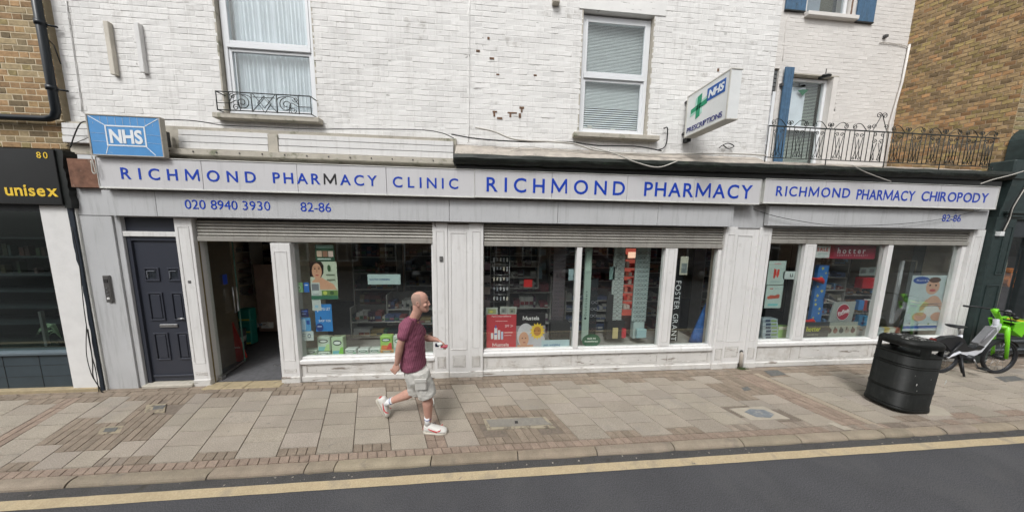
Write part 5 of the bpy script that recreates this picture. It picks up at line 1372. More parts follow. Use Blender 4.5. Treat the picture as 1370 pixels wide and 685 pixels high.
for i in range(4): 
    p = W(341+i*4, 432+i*2, 5.5); box('leaflet', flat([(170, 170, 166), (110, 130, 150), (150, 140, 130), (180, 176, 170)][i], .6), t, p.x, p.x+.05, 5.5+i*.02, 5.52+i*.02, .35+.03*i, p.z)
box('rack_side', M_WHITE, t, W(346, 450, 5.5).x, W(362, 450, 5.5).x, 5.58, 5.60, .3, .42)
box('door_track', M_STEEL, PB, -3.75, -3.25, 4.55, 4.57, .02, .028)

# --- window two, left pane
W2Y = 4.20
box('window_bed', M_SHELF, PB, -.1, 4.0, 4.2, 4.95, .2, .36)
RED = (196, 62, 70)
poster('poster', 'salmon red skincare poster with bottles in the second window', 'poster', 651, 421, 690, 469, RED, Y=W2Y, prints=[(.15, .50, .23, .66, (225, 225, 225)), (.26, .36, .36, .68, (230, 230, 232)), (.29, .29, .33, .37, (60, 110, 190)), (.38, .42, .46, .68, (225, 228, 232)), (.49, .46, .56, .68, (190, 210, 235)), (.60, .48, .88, .50, (235, 200, 200)), (.60, .56, .84, .575, (235, 200, 200)), (.27, .50, .35, .54, (60, 90, 170)), (.3, .17, .7, .18, (240, 215, 215)), (.28, .93, .68, .94, (235, 200, 200))],
       words=[('Mustela', .20, .86, .76, .09, (240, 225, 222)), ('SPF 3+', .62, .34, .90, .07, (235, 190, 190)), ('Votre bienveillance', .16, .06, .82, .04, (240, 230, 230))])
poster('poster', 'black topped baby care poster with sunflower toy in the second window', 'poster', 690.8, 418, 728.5, 468.5, (30, 26, 28), Y=W2Y+.01, prints=[
    (0, .34, 1, 1, (150, 146, 150)), (.04, .28, .62, .92, (206, 204, 208), 'e'), (.35, .5, 1.0, .98, (190, 188, 196), 'e'), (.46, .26, 1.0, .72, (232, 196, 60), 's'), (.60, .37, .86, .61, (190, 130, 60), 'e'),
    (.10, .50, .44, .88, (210, 160, 132), 'e'), (.06, .84, .6, 1.0, (206, 156, 128)), (.20, .65, .24, .68, (50, 34, 28), 'e'), (.31, .65, .35, .68, (50, 34, 28), 'e'), (.24, .76, .34, .79, (160, 80, 80), 'e'), (.62, .46, .66, .49, (90, 50, 30), 'e'), (.76, .46, .80, .49, (90, 50, 30), 'e')],
       words=[('Mustela', .22, .19, .78, .10, (235, 232, 230))])
poster('notice', 'long pale blue strip with blue words at the foot of the second window', 'notice', 724.5, 455, 761.5, 466.5, (176, 198, 204), Y=W2Y-.01, words=[('pain weighing', .08, .62, .66, .24, (70, 110, 150))])
for i, (x0, y0, x1, y1, lb, cc) in enumerate(((650, 411.5, 666, 421.5, 'small framed yellow card above the red poster, leftmost', (150, 160, 110)), (669, 410, 679, 421, 'small framed grey card, the middle of three above the red poster', (130, 134, 130)), (680, 410.5, 691, 421, 'small framed card, nearest the black topped poster', (140, 146, 126)))):
    poster('framed_card', lb, 'card', x0, y0, x1, y1, (172, 178, 168), Y=W2Y+.02, prints=[(.15, .2, .85, .8, cc), (.3, .4, .6, .7, (196, 190, 90) if i == 0 else (90, 96, 90), 'e')])
poster('notice', 'small pale notice high on the right of the left pane', 'notice', 761, 360, 767, 375, (150, 172, 176), Y=W2Y)
t = thing('black_plinth', 'black display plinth behind the pale strip notice', 'display stand', (W(749, 440, 4.3).x, 4.3, .46))
a, b = W(738, 433, 4.3), W(762, 456, 4.3); box('plinth_body', M_DARK, t, a.x, b.x, 4.3, 4.5, .46, a.z)
# keyring / hair accessory rack
t = thing('accessory_rack', 'black rack of small white hanging cards at the left of the second window', 'display rack', (W(670, 400, 4.4).x, 4.4, .4))
for x in (661, 681): p = W(x, 400, 4.42); MB().tube([(p.x, 4.42, .46), (p.x, 4.42, 2.2)], .006, 5).build('rack_post', M_STEEL, t)
for r_, y in enumerate((345, 357, 371, 384, 397)):
    a, b = W(659, y-3, 4.40), W(682, y-3, 4.40); MB().tube([a, b], .005, 5).build('rack_bar', M_STEEL, t)
    for i in range(5):
        p = W(661+i*4.4, y, 4.40); hh = .05+rs.random()*.03
        MB().box(p.x-.013, p.x+.013, 4.395, 4.40, p.z-hh, p.z, .002).build('hanging_card', flat(rs.choice([(206, 206, 204), (180, 180, 184), (150, 152, 160), (214, 206, 190)]), .4), t)
t = thing('side_rack', 'column of small boxed goods at the far left of the second window', 'display rack', (W(651, 400, 4.45).x, 4.45, .4))
for i, y in enumerate((352, 369, 385, 402)):
    p = W(652, y, 4.45); box('hanging_box', flat([(110, 80, 90), (130, 120, 120), (140, 124, 116), (116, 96, 100)][i], .5), t, p.x-.05, p.x+.05, 4.45, 4.5, p.z-.12, p.z)
poster('red_sign', 'small red speech bubble sign hanging behind the second window', 'sign', 701, 374, 712, 384, (196, 40, 40), Y=4.5, prints=[])
for i, (x, y) in enumerate(((694, 361), (718, 361), (716, 333), (716, 352))):
    poster('shelf_ticket', ['left of two pale tickets low in the dark shop behind the second window', 'right of two pale tickets low in the dark shop behind the second window', 'uppermost pale ticket in the dark shop behind the second window', 'wide pale ticket under the uppermost one behind the second window'][i], 'ticket', x, y, x+(7 if i < 2 else 14), y+(12 if i < 2 else 9), (120, 140, 150), Y=5.0)
# spectacle stands
def specs(mb, c, w_, Y, m=0):
    r_ = w_*.23
    for s in (-1, 1):
        mb.tube([(c.x+s*w_*.27+r_*cos(q*pi/5), Y, c.z+r_*.75*sin(q*pi/5)) for q in range(10)], .0032, 4, closed=True)
    mb.tube([(c.x-w_*.06, Y, c.z+.006), (c.x+w_*.06, Y, c.z+.006)], .003, 4)
def spec_stand(label, px0, px1, y0, y1, Y, cols, rows, colr, panel=True, yb=None, gc_=(26, 24, 26)):
    a, b = W(px0, y0, Y), W(px1, y0, Y); zb = W(px0, y1, Y).z
    t = thing('spectacle_stand', label, 'spectacle stand', ((a.x+b.x)/2, Y, .46), 'spectacle stands in the second window')
    if panel: box('stand_panel', flat(colr, .5), t, a.x, b.x, Y+.02, Y+.05, zb, a.z+.1)
    box('stand_base', flat(colr if panel else (30, 30, 32), .5), t, a.x+.03, b.x-.03, Y-.0, Y+.1, .46, zb)
    w_ = (b.x-a.x)/cols
    for r_ in range(rows):
        z = a.z-.02-(a.z-zb)*(r_+.5)/rows
        for c_ in range(cols):
            mb = MB(); specs(mb, Vector((a.x+w_*(c_+.5)+rs.uniform(-.01, .01), 0, z+rs.uniform(-.006, .006))), w_*.92, Y-.01); mb.build('spectacles', flat(rs.choice([gc_, (60, 50, 50), (90, 60, 60), gc_]), .3), t)
    return t
spec_stand('tall stand of spectacles beside the first mullion of the second window', 742, 758, 334, 431, 4.45, 2, 19, (104, 96, 100))
spec_stand('white panel of spectacles left of the red lit display', 823, 838, 336, 430, 4.40, 1, 15, (186, 196, 192))
spec_stand('wide white panel of spectacles right of the red lit display', 853, 872, 334, 430, 4.38, 2, 16, (176, 192, 190))
spec_stand('slim rack of sunglasses behind the tall white tower', 791, 801, 380, 452, 4.5, 1, 8, (40, 44, 48), gc_=(170, 170, 176))
# white tower with lettering
t = thing('reader_tower', 'tall pale green display tower with vertical lettering', 'display stand', (W(785, 400, 4.32).x, 4.32, .46))
a, b = W(784, 332, 4.32), W(793, 332, 4.32)
box('tower_panel', flat((168, 188, 178), .5), t, a.x, b.x, 4.32, 4.36, .465, 2.2)
box('tower_window', flat((190, 214, 200), .4), t, a.x+.02, b.x-.03, 4.315, 4.32, 1.75, 2.1)
p = W(788, 423, 4.315); text('Goodlookers', (a.x+.068, 4.318, p.z), .46, .045, flat((50, 80, 76)), t, u=(0, 0, 1), v=(-1, 0, 0), depth=.001, each=False)
MB().prism([(a.x+.05+.022*cos(q*pi/6), 4.318, p.z-.04+.022*sin(q*pi/6)) for q in range(12)], (0, .001, 0)).build('print', flat((40, 60, 60)), t)
poster('sticker', 'round dark green aromatherapy sticker on the second window', 'sticker', 779, 447, 803, 464, (24, 92, 64), Y=4.170, prints=[], words=[])
st = [o for o in COL.objects if o.name.startswith('sticker')][-1]
for ch in list(st.children): bpy.data.objects.remove(ch)
a, b = W(779, 447, 4.17), W(803, 464, 4.17); cx_, cz_ = (a.x+b.x)/2, (a.z+b.z)/2; rx, rz = (b.x-a.x)/2, (a.z-b.z)/2
MB().prism([(cx_+rx*cos(q*pi/14), 4.17, cz_+rz*sin(q*pi/14)) for q in range(28)], (0, .002, 0)).build('sheet', flat((20, 88, 60)), st)
text('Health Aid', (cx_-rx*.45, 4.1685, cz_+rz*.22), rx*.9, rz*.26, flat((225, 235, 225)), st, depth=.001, each=False, bold=.03)
text('Aromatherapy', (cx_-rx*.72, 4.1685, cz_-rz*.2), rx*1.44, rz*.26, flat((225, 235, 225)), st, depth=.001, each=False, bold=.03)
# red lit display (a lit cabinet in the photo)
t = thing('lit_display', 'red lit cabinet of small boxes between the two white spectacle panels', 'display cabinet', (W(845, 390, 4.6).x, 4.6, .46))
a, b = W(839, 333, 4.62), W(853, 424, 4.62)
box('cabinet_back', mat('red_backlight', (.7, .16, .12), rough=.5, emit=((1, .22, .16), .22)), t, a.x, b.x, 4.72, 4.74, b.z, a.z)
box('lit_top', mat('lit_top', (.9, .8, .6), rough=.5, emit=((1, .62, .45), .9)), t, a.x+.03, b.x-.02, 4.60, 4.62, a.z-.17, a.z-.06)
for i in range(7):
    z = a.z-.2-(a.z-b.z-.2)*i/7
    box('shelf', M_CONC, t, a.x, b.x, 4.60, 4.72, z, z+.012)
    for j in range(3): box('small_box', flat(rs.choice([(200, 60, 50), (220, 120, 100), (120, 30, 30), (210, 190, 180)]), .5), t, a.x+.01+j*.065, a.x+.065+j*.065, 4.62, 4.68, z+.012, z+.012+rs.uniform(.06, .11))
box('cabinet_foot', mat('brown_carcass', (.06, .035, .03), rough=.6), t, a.x-.03, b.x+.05, 4.6, 4.74, .46, b.z)
t = thing('black_stand', 'black floor stand with a cream tester under the left white spectacle panel', 'display stand', (W(823, 450, 4.36).x, 4.36, .46))
a, b = W(813, 430, 4.36), W(834, 461, 4.36); box('stand_body', M_DARK, t, a.x, b.x, 4.36, 4.5, .465, a.z)
a, b = W(820.5, 439, 4.33), W(826.5, 453, 4.33); box('tester', flat((196, 180, 130), .5), t, a.x, b.x, 4.33, 4.36, b.z, a.z, .006)
a, b = W(833, 440, 4.33), W(837, 452, 4.33); box('red_tag', flat((196, 40, 60), .5), t, a.x, b.x, 4.33, 4.36, b.z, a.z)
a, b = W(814, 395, 4.34), W(820, 431, 4.34); box('tall_panel', M_DARK, t, a.x, b.x, 4.37, 4.39, b.z, a.z)
o = MB(); a, b = W(852.5, 441, 4.3), W(864.5, 452, 4.3); o = o.box(a.x, b.x, 4.30, 4.36, b.z, a.z, .004).build('leaflet_holder', flat((150, 184, 190), .3)); tag(o, 'pale blue leaflet holder on the wide white spectacle panel', 'leaflet holder')
poster('notice', 'small pale panel hanging left of the white spectacle panels', 'notice', 816, 357, 822, 374, (120, 148, 144), Y=4.42)
# foster grant banner
t = thing('black_banner', 'tall black vertical banner with white FOSTER GRANT lettering', 'banner', (W(907, 400, 4.2).x, 4.2, .46))
a, b = W(903, 334, 4.22), W(916, 334, 4.22)
box('banner_panel', flat((18, 19, 21), .45), t, a.x-.0, b.x+.02, 4.22, 4.24, .465, 2.2)
p0 = W(909, 376, 4.21); text('FOSTER GRANT', (p0.x-.055, 4.2185, p0.z), p0.z-.475, .105, flat((226, 228, 230), .4), t, u=(0, 0, -1), v=(1, 0, 0), depth=.001, each=True, bold=-.005)
a, b = W(911, 343, 4.2), W(919, 368, 4.2); o = MB().box(a.x, b.x, 4.19, 4.21, b.z, a.z, .008).build('hanging_pouch', flat((190, 188, 172), .5)); tag(o, 'pale pouch hanging above the FOSTER GRANT lettering', 'pouch')
MB().box(a.x+.02, b.x-.02, 4.185, 4.19, b.z+.04, a.z-.12).build('print', flat((120, 130, 130)), o)
# folded blue parasol
t = thing('blue_parasol', 'folded blue parasol leaning in the right pane of the second window', 'parasol', (W(940, 458, 4.4).x, 4.4, .46))
A, B_ = W(936, 460, 4.36), W(954, 391, 4.40)
ax = Vector((B_.x-A.x, .02, B_.z-A.z)); side = Vector((ax.z, 0, -ax.x)).normalized()
M_TARP = mat('blue_tarp', lin((34, 92, 160)), rough=.45, var=.25, vscale=9, bump=.01, bscale=12)
vs = []; rings = []
for i in range(9):
    f_ = i/8; c = A+ax*f_; wv = .20*(1-f_)**.7+.03; rings.append((c+Vector((0, 0, 0)), side*wv, Vector((0, .07*(1-f_*.6), 0))))
MB().loft(rings, 14, power=2.6).build('folded_canopy', M_TARP, t)
for k_ in (-.55, .1, .6): MB().tube([A+side*.13*k_*1+Vector((0, -.06, .02)), A+side*.08*k_+ax*.5+Vector((0, -.06, 0)), B_+Vector((0, -.045, 0))], .008, 5).build('canopy_fold', M_TARP, t)
MB().tube([A+side*.08+Vector((0, -.08, 0)), B_+Vector((.03, -.06, -.02))], .007, 6).build('pole', M_CONC, t)

# --- window three
W3Y = 4.19
box('window_bed', M_SHELF, PB, 4.87, 9.0, 4.2, 4.9, .25, .41)
def foot(u0, v0): return [(u0+.0, v0+.1), (u0+.12, v0), (u0+.3, v0+.02), (u0+.34, v0+.3), (u0+.24, v0+.45), (u0+.1, v0+.4)]
poster('poster', 'upper foot care poster with red soles in the right window', 'poster', 1029.5, 349, 1048, 381, (178, 196, 190), Y=W3Y, prints=[(.25, .3, .5, .75, (196, 60, 50), [(.34, .32), (.48, .36), (.5, .55), (.42, .75), (.34, .7)]), (.5, .3, .8, .75, (206, 76, 60), [(.55, .34), (.66, .36), (.66, .58), (.58, .72), (.5, .6)]), (.3, .1, .7, .14, (200, 150, 150)), (.2, .85, .8, .88, (150, 165, 165))])
poster('poster', 'lower foot care poster with a reddish insole in the right window', 'poster', 1026, 382, 1044, 412, (178, 196, 190), Y=W3Y, prints=[(.15, .38, .85, .6, (180, 80, 60), [(.1, .5), (.3, .42), (.55, .44), (.75, .38), (.86, .42), (.84, .56), (.15, .6)]), (.2, .12, .4, .16, (190, 90, 60)), (.5, .12, .75, .15, (150, 165, 165)), (.2, .8, .8, .9, (120, 190, 190))])
poster('notice', 'small white card with a black symbol beside the foot posters', 'notice', 1048.5, 363, 1062.5, 373.5, (196, 206, 204), Y=W3Y, prints=[(.6, .3, .66, .7, (30, 30, 30)), (.78, .3, .84, .7, (30, 30, 30)), (.6, .62, .84, .7, (30, 30, 30))])
for i in range(6):
    a, b = W(1019-i*.0+rs.uniform(0, 1), 426.5+i*4.6, 4.28), W(1039+rs.uniform(-.6, .6), 430.5+i*4.6, 4.28)
    o = MB().box(a.x, b.x, 4.26, 4.40, b.z, a.z, .003).build('flat_box', flat([(150, 164, 170), (170, 184, 190)][i % 2], .45)); tag(o, ['topmost', 'second from top', 'third from top', 'third from bottom', 'second from bottom', 'bottom'][i]+' pale blue box in the corner stack of the right window', 'box', 'stack of pale blue boxes in the right window')
    MB().box(a.x+.06, a.x+.16, 4.257, 4.26, b.z+.01, a.z-.01).build('print', flat((40, 60, 90)), o)
    MB().box(b.x-.14, b.x-.03, 4.257, 4.26, b.z+.015, a.z-.02).build('print', flat((120, 150, 80)), o)
o = MB(); a, b = W(1042, 437, 4.3), W(1056, 452.5, 4.3); o = o.box(a.x, b.x, 4.3, 4.4, b.z, a.z, .004).build('flat_box', flat((160, 200, 120), .4)); tag(o, 'yellow green box beside the stack of pale blue boxes', 'box')
box('print', flat((206, 210, 190)), o, a.x, b.x, 4.297, 4.30, a.z-.06, a.z)
poster('notice', 'white notice with the word SALE in red letters in the right window', 'notice', 1092, 329, 1109, 345, (206, 210, 208), Y=W3Y, prints=[(.2, .62, .85, .74, (170, 190, 190)), (.2, .84, .7, .9, (170, 190, 190))], words=[('SALE', .10, .44, .86, .30, (190, 50, 50))])
poster('banner', 'red banner with white hotter lettering across the top of the right window', 'banner', 1109, 327, 1170, 346.5, (150, 34, 58), Y=W3Y+.05, words=[('hotter', .20, .62, .78, .40, (226, 216, 218)), ('COMFORT CONCEPT', .20, .80, .84, .09, (220, 200, 206))])
t = thing('blue_column', 'tall blue display column with yellow stars in the right window', 'display stand', (W(1097, 400, 4.35).x, 4.35, .5))
a, b = W(1097, 355, 4.35), W(1111, 355, 4.35); z0_ = .515
bl_ = MB().box(a.x-.02, b.x-.02, 4.35, 4.40, z0_, a.z).build('column_panel', flat((56, 112, 176), .5), t)
for i in range(14):
    x = rs.uniform(a.x+.02, b.x-.07); z = a.z-.06-(a.z-z0_-.1)*i/14; r_ = rs.uniform(.02, .04)
    MB().prism([(x+r_*(1 if q % 2 else .45)*cos(q*pi/5), 4.348, z+r_*(1 if q % 2 else .45)*sin(q*pi/5)) for q in range(10)], (0, .001, 0)).build('star', flat((196, 190, 90)), t)
def shoe(label, px, py, Y, L, col, d=1, sole=(40, 40, 40), tilt=0, parent=None):
    p = W(px, py, Y); t = thing('shoe', label, 'shoe', (p.x, Y, p.z), 'display shoes in the right window')
    rings = []
    for f_, h_, w_ in ((0, .5, .6), (.06, .95, .8), (.2, 1.15, .9), (.32, 1.05, .9), (.5, .7, 1), (.7, .5, 1.1), (.88, .40, 1.0), (.97, .28, .7), (1.0, .12, .3)):
        H = h_*L*.36; c = Vector((p.x+d*(f_-.5)*L, Y, p.z+H/2+tilt*(f_-.5)*L))
        rings.append((c, (0, w_*L*.16, 0), (0, 0, H/2)))
    MB().loft(rings, 12, power=2.4).build('upper', flat(col, .45), t)
    MB().loft([((p.x-d*.5*L, Y, p.z-.006-tilt*.5*L), (0, .10*L, 0), (0, 0, .012)), ((p.x, Y, p.z-.006), (0, .16*L, 0), (0, 0, .012)), ((p.x+d*.35*L, Y, p.z-.006+tilt*.35*L), (0, .17*L, 0), (0, 0, .012)), ((p.x+d*.5*L, Y, p.z-.004+tilt*.5*L), (0, .06*L, 0), (0, 0, .010))], 10).build('sole', flat(sole, .6), t)
    return t
shoe('red shoe high on the left of the blue column', 1094, 376, 4.3, .24, (196, 40, 40), -1, (170, 30, 30), .35)
shoe('red shoe at the foot of the blue column', 1083, 431, 4.3, .20, (196, 40, 40), -1, (170, 30, 30), .2)
shoe('dark shoe with pale toe, right beside the blue column', 1112, 402, 4.3, .24, (44, 44, 48), 1, (190, 186, 180), -.3)
shoe('black shoe on the display left of the blue column at mid height', 1089, 388, 4.45, .24, (34, 34, 38), 1, (90, 90, 90), -.2)
shoe('grey shoe left of the blue column under the black shoe', 1087, 402, 4.45, .22, (60, 62, 70), 1, (120, 120, 120), -.2)
shoe('black shoe low on the left behind the hotter board', 1088, 417, 4.45, .24, (30, 30, 34), 1, (110, 110, 110), -.2)
shoe('black shoe right of the blue column above the round sign', 1109, 413, 4.4, .24, (36, 36, 42), 1, (90, 90, 100), -.2)
for r_, (y, ns) in enumerate(((392, 3), (404, 3), (431, 2), (443, 2))):
    for i in range(ns):
        shoe('small %s shoe on the %s shelf of the shoe display, %s from left' % (['black', 'brown', 'blue'][(i+r_) % 3], ['upper', 'second', 'third', 'lowest'][r_], ['first', 'second', 'third'][i]), 1150+i*9-r_*2, y, 4.66, .13, [(30, 30, 34), (110, 80, 60), (50, 90, 130)][(i+r_) % 3], 1)
# round red sign
t = thing('round_sign', 'round dark red sign with white lettering on a grey board', 'sign', (W(1127, 420, 4.23).x, 4.23, .8))
a, b = W(1113, 403.5, 4.25), W(1141, 430, 4.25)
MB().prism([(a.x, 4.25, b.z), (b.x-.03, 4.25, b.z), (b.x, 4.25, a.z), (a.x+.06, 4.25, a.z-.02)], (0, .02, 0)).build('board', flat((150, 156, 152), .5), t)
c = W(1130, 418, 4.22); R0 = .165
for rr, m, k_ in ((R0, flat((206, 206, 204), .4), 0), (R0*.93, flat((160, 24, 54), .4), 1)):
    MB().prism([(c.x+rr*.86*cos(q*pi/20), 4.24-.002*k_, c.z+rr*sin(q*pi/20)) for q in range(40)], (0, .004, 0)).build('disc', m, t)
uu = Vector((cos(.42), 0, sin(.42))); vv = Vector((-sin(.42), 0, cos(.42)))
text('fitflop', c+Vector((0, -.006+.022-.004, 0))-uu*.12-vv*.035+Vector((0, .004, 0)), .24, .085, flat((228, 226, 226), .4), t, u=uu, v=vv, depth=.002, each=False, bold=.035)
poster('board', 'dark grey board with yellow green hotter lettering in the right window', 'board', 1077, 431, 1107, 452, (52, 54, 58), Y=W3Y+.01, words=[('hotter', .10, .56, .66, .30, (190, 196, 60)), ('comfortable shoes', .14, .80, .60, .07, (170, 175, 150))])
poster('picture_strip', 'pale strip with a row of shoe pictures beside the hotter board', 'board', 1106, 431, 1144.5, 451, (150, 156, 146), Y=W3Y+.012, prints=[(.06+.185*i, .38, .20+.185*i, .72, c_, 'e') for i, c_ in enumerate(((60, 50, 50), (120, 70, 60), (50, 60, 60), (140, 130, 120), (90, 50, 50)))]+[(.08+.185*i, .30, .12+.185*i, .5, (70, 60, 56)) for i in range(5)])
for i, (x, y) in enumerate(((1151, 358), (1162, 357.5))):
    poster('leaflet', ['left of two white leaflets above the red box', 'right of two white leaflets above the red box'][i], 'leaflet', x, y, x+8.5, y+11, (150, 160, 156), Y=4.55, prints=[(.2, .2, .8, .7, (110, 116, 116))])
o = MB(); a, b = W(1155.5, 372, 4.5), W(1170, 386, 4.5); o = o.box(a.x, b.x, 4.5, 4.62, b.z, a.z, .006).build('red_box', flat((176, 34, 44), .4)); tag(o, 'red box on the shelf in the middle pane of the right window', 'box')
for i, (x, y, c_) in enumerate(((1150, 402, (60, 120, 180)), (1157, 402, (160, 60, 60)), (1161, 401, (190, 190, 190)), (1150, 422, (40, 110, 150)), (1155, 423, (50, 130, 170)))):
    a, b = W(x, y, 4.6), W(x+5, y+13, 4.6); o = MB().box(a.x, b.x, 4.6, 4.66, b.z, a.z, .004).build('small_product', flat(c_, .4)); tag(o, ['blue bottle, leftmost on the upper product shelf of the shoe display', 'red fronted carton between blue and white ones on the shoe display', 'white carton at the right of the upper product shelf', 'dark blue bottle on the lower product shelf of the shoe display', 'bright blue bottle beside the dark blue one on the lower shelf'][i], 'product')
# last pane: baby poster and frames
poster('poster', 'large white poster of a laughing baby in a nappy in the last pane', 'poster', 1221.5, 368.5, 1262, 441.5, (190, 204, 206), Y=W3Y+.02, prints=[
    (.0, .91, 1, .96, (50, 90, 170)), (.03, .02, .42, .15, (46, 84, 160), 'e'), (.0, .0, 1, .0, (0, 0, 0)) if 0 else (.42, .36, .78, .66, (206, 164, 138), 'e'), (.36, .06, .68, .34, (210, 166, 140), 'e'), (.40, .03, .68, .13, (90, 60, 46), 'e'),
    (.42, .16, .47, .19, (50, 36, 30), 'e'), (.56, .16, .61, .19, (50, 36, 30), 'e'), (.45, .24, .60, .29, (190, 90, 90), 'e'), (.34, .54, .82, .74, (216, 218, 214), 'e'), (.16, .66, .50, .82, (206, 160, 134), 'e'), (.60, .66, .90, .82, (206, 160, 134), 'e'),
    (0, 0, 0, 0, (204, 160, 134), [(.42, .42), (.30, .56), (.30, .64), (.38, .62), (.50, .48)]), (0, 0, 0, 0, (204, 160, 134), [(.74, .42), (.86, .56), (.86, .64), (.78, .62), (.68, .48)]),
    (.30, .545, .86, .555, (120, 126, 130)), (.36, .50, .80, .51, (120, 126, 130)), (.78, .08, .9, .2, (110, 150, 110), 's'), (.1, .84, .14, .88, (150, 150, 150), 's'), (.3, .86, .34, .9, (150, 150, 150), 's'), (.55, .85, .6, .9, (120, 150, 110), 's'), (.8, .84, .84, .88, (150, 150, 150), 's')],
    words=[('Mustela', .09, .10, .37, .035, (226, 230, 235))])
t = thing('white_frame', 'white metal frame standing behind the last pane', 'frame', (W(1205, 400, 4.5).x, 4.5, .5))
A, B_, C_, D_ = W(1193, 433, 4.42), W(1209, 349, 4.42), W(1228, 349, 4.42), W(1222, 366, 4.42)
MB().box(W(1200, 400, 4.42).x-.035, W(1200, 400, 4.42).x+.02, 4.42, 4.45, A.z, B_.z).build('frame_upright', M_UPVC, t)
MB().tube([(W(1200, 400, 4.42).x, 4.43, B_.z), (C_.x, 4.43, B_.z), (C_.x, 4.43, D_.z)], .008, 5).build('frame_top', M_CONC, t)
poster('grey_panel', 'large grey panel with paler square high behind the laughing baby poster', 'panel', 1224, 327, 1276, 440, (110, 116, 116), Y=4.60, prints=[(.25, .10, .72, .32, (160, 166, 160)), (.72, .06, .9, .1, (60, 66, 64))])
for i, (x, c_) in enumerate(((1176, (180, 190, 190)), (1183, (190, 170, 100)), (1191, (196, 196, 180)), (1198, (160, 90, 70)))):
    a, b = W(x, 438.5, 4.26), W(x+6, 448.5, 4.26); o = MB().box(a.x, b.x, 4.26, 4.32, b.z, a.z, .003).build('small_product', flat(c_, .4)); tag(o, ['pale carton, first from the mullion in the last pane', 'yellow carton, second from the mullion in the last pane', 'cream carton, third from the mullion in the last pane', 'reddish carton, fourth from the mullion in the last pane'][i], 'product')

# ================================================================== LITTER BIN
t = thing('litter_bin', 'black oval litter bin with two posting slots leaning on the pavement', 'litter bin', (5.95, 3.01, 0))
M_BIN = mat('bin_black', (.007, .008, .007), rough=.55, spec=.25, var=.3, vscale=14, bump=.0012, bscale=60, dirt=[((.02, .02, .019), 7, .56, .2), ((.25, .25, .24), 55, .76, .02)], streak=((.03, .03, .028), .35, .2))
BX, BY = 5.95, 3.01
def sup(mb, z0, z1, ax_, ay_, k=1., n=48, p=3.2, ax1=None, ay1=None):
    return mb.loft([((BX, BY, z0), (ax_, 0, 0), (0, ay_, 0)), ((BX, BY, z1), (ax1 or ax_, 0, 0), (0, ay1 or ay_, 0))], n, power=p, smooth=True)
LX, LY = .295, .21
mb = MB()
mb.loft([((BX, BY, z), (LX*k, 0, 0), (0, LY*k, 0)) for z, k in ((0, 1.03), (.035, 1.03), (.04, 1.0), (.78, 1.0))], 48, power=3.2)
body = mb.build('bin_body', M_BIN, t)
for z in (.03, .055, .27, .29, .63, .66):
    MB().loft([((BX, BY, z), (LX*k, 0, 0), (0, LY*k, 0)) for z, k in ((z-.008, 1.0), (z-.003, 1.02), (z+.003, 1.02), (z+.008, 1.0))], 48, power=3.2).build('moulded_band', M_BIN, t)
# open top section: ring wall with two slots, built as segments
top = MB(); n = 96
def sp_(an, z, k=1.):
    c, s_ = cos(an), sin(an); e = 2/3.2
    return (BX+LX*k*abs(c)**e*(1 if c >= 0 else -1), BY+LY*k*abs(s_)**e*(1 if s_ >= 0 else -1), z)
def slot(an):
    x, y, _ = sp_(an, 0); x -= BX; y -= BY
    if y < 0 and -.06 < x < .235 or y > 0 and -.235 < x < .06: return True
    return (x < -.19 and -.19 < y < .12) or (x > .19 and -.12 < y < .19)
for i in range(n):
    a0, a1 = 2*pi*i/n, 2*pi*(i+1)/n; am = (a0+a1)/2
    zs_ = [(.78, .80), (.80, .905), (.905, .93)]
    for q, (za, zb) in enumerate(zs_):
        if q == 1 and slot(am): continue
        P = [sp_(a0, za), sp_(a1, za), sp_(a1, zb), sp_(a0, zb)]; P2 = [sp_(a0, za, .95), sp_(a1, za, .95), sp_(a1, zb, .95), sp_(a0, zb, .95)]
        top.add(P+P2, [(0, 1, 2, 3), (7, 6, 5, 4), (0, 4, 5, 1), (3, 2, 6, 7), (0, 3, 7, 4), (1, 5, 6, 2)])
top.build('slot_section', M_BIN, t)
for z in (.80, .905):
    MB().loft([((BX, BY, z_), (LX*k, 0, 0), (0, LY*k, 0)) for z_, k in ((z-.008, .99), (z-.005, 1.015), (z+.005, 1.015), (z+.008, .99))], 48, power=3.2).build('slot_rim', M_BIN, t) if z < .85 else None
lid = MB().loft([((BX, BY, z), (LX*k, 0, 0), (0, LY*k, 0)) for z, k in ((.925, .99), (.93, 1.012), (.958, 1.015), (.978, .99), (1.0, .90), (1.012, .7), (1.018, .35), (1.019, .02))], 48, power=3.0).build('lid', M_BIN, t)
MB().loft([((BX, BY, z), (LX*k, 0, 0), (0, LY*k, 0)) for z, k in ((.76, .90), (.775, .90))], 32, power=3.2).build('inner_liner', flat((120, 120, 118), .6), t)
dm = MB(); br = random.Random(17)
for i in range(46):
    u1, v1 = br.uniform(-.8, .5), br.uniform(-.75, .75); r_ = br.uniform(.004, .016)
    x, y = BX+LX*.95*u1, BY+LY*.9*v1; kk = (abs(.95*u1)**3+abs(.9*v1)**3)**(1/3); z = (1.019-.001*kk/.35 if kk < .35 else 1.018-.006*(kk-.35)/.35 if kk < .7 else 1.012-.012*(kk-.7)/.20)
    dm.add([(x+r_*cos(q)*br.uniform(.5, 1.4), y+r_*sin(q)*br.uniform(.5, 1.4), z+.004) for q in (0, 1, 2, 3, 4, 5)], [(0, 1, 2, 3, 4, 5)])
for x, z, r_ in ((-.16, .42, .012), (-.13, .33, .006), (.30, .48, .018), (.29, .45, .010), (-.22, .55, .004), (.05, .5, .004)):
    dm.add([(BX+x+r_*cos(q)*br.uniform(.4, 1), BY-LY-.002, z+r_*1.6*sin(q)*br.uniform(.6, 1.2)) for q in (0, 1, 2, 3, 4, 5)], [(0, 1, 2, 3, 4, 5)])
dm.build('bird_droppings', flat((190, 190, 186), .7), t, kind='stuff')
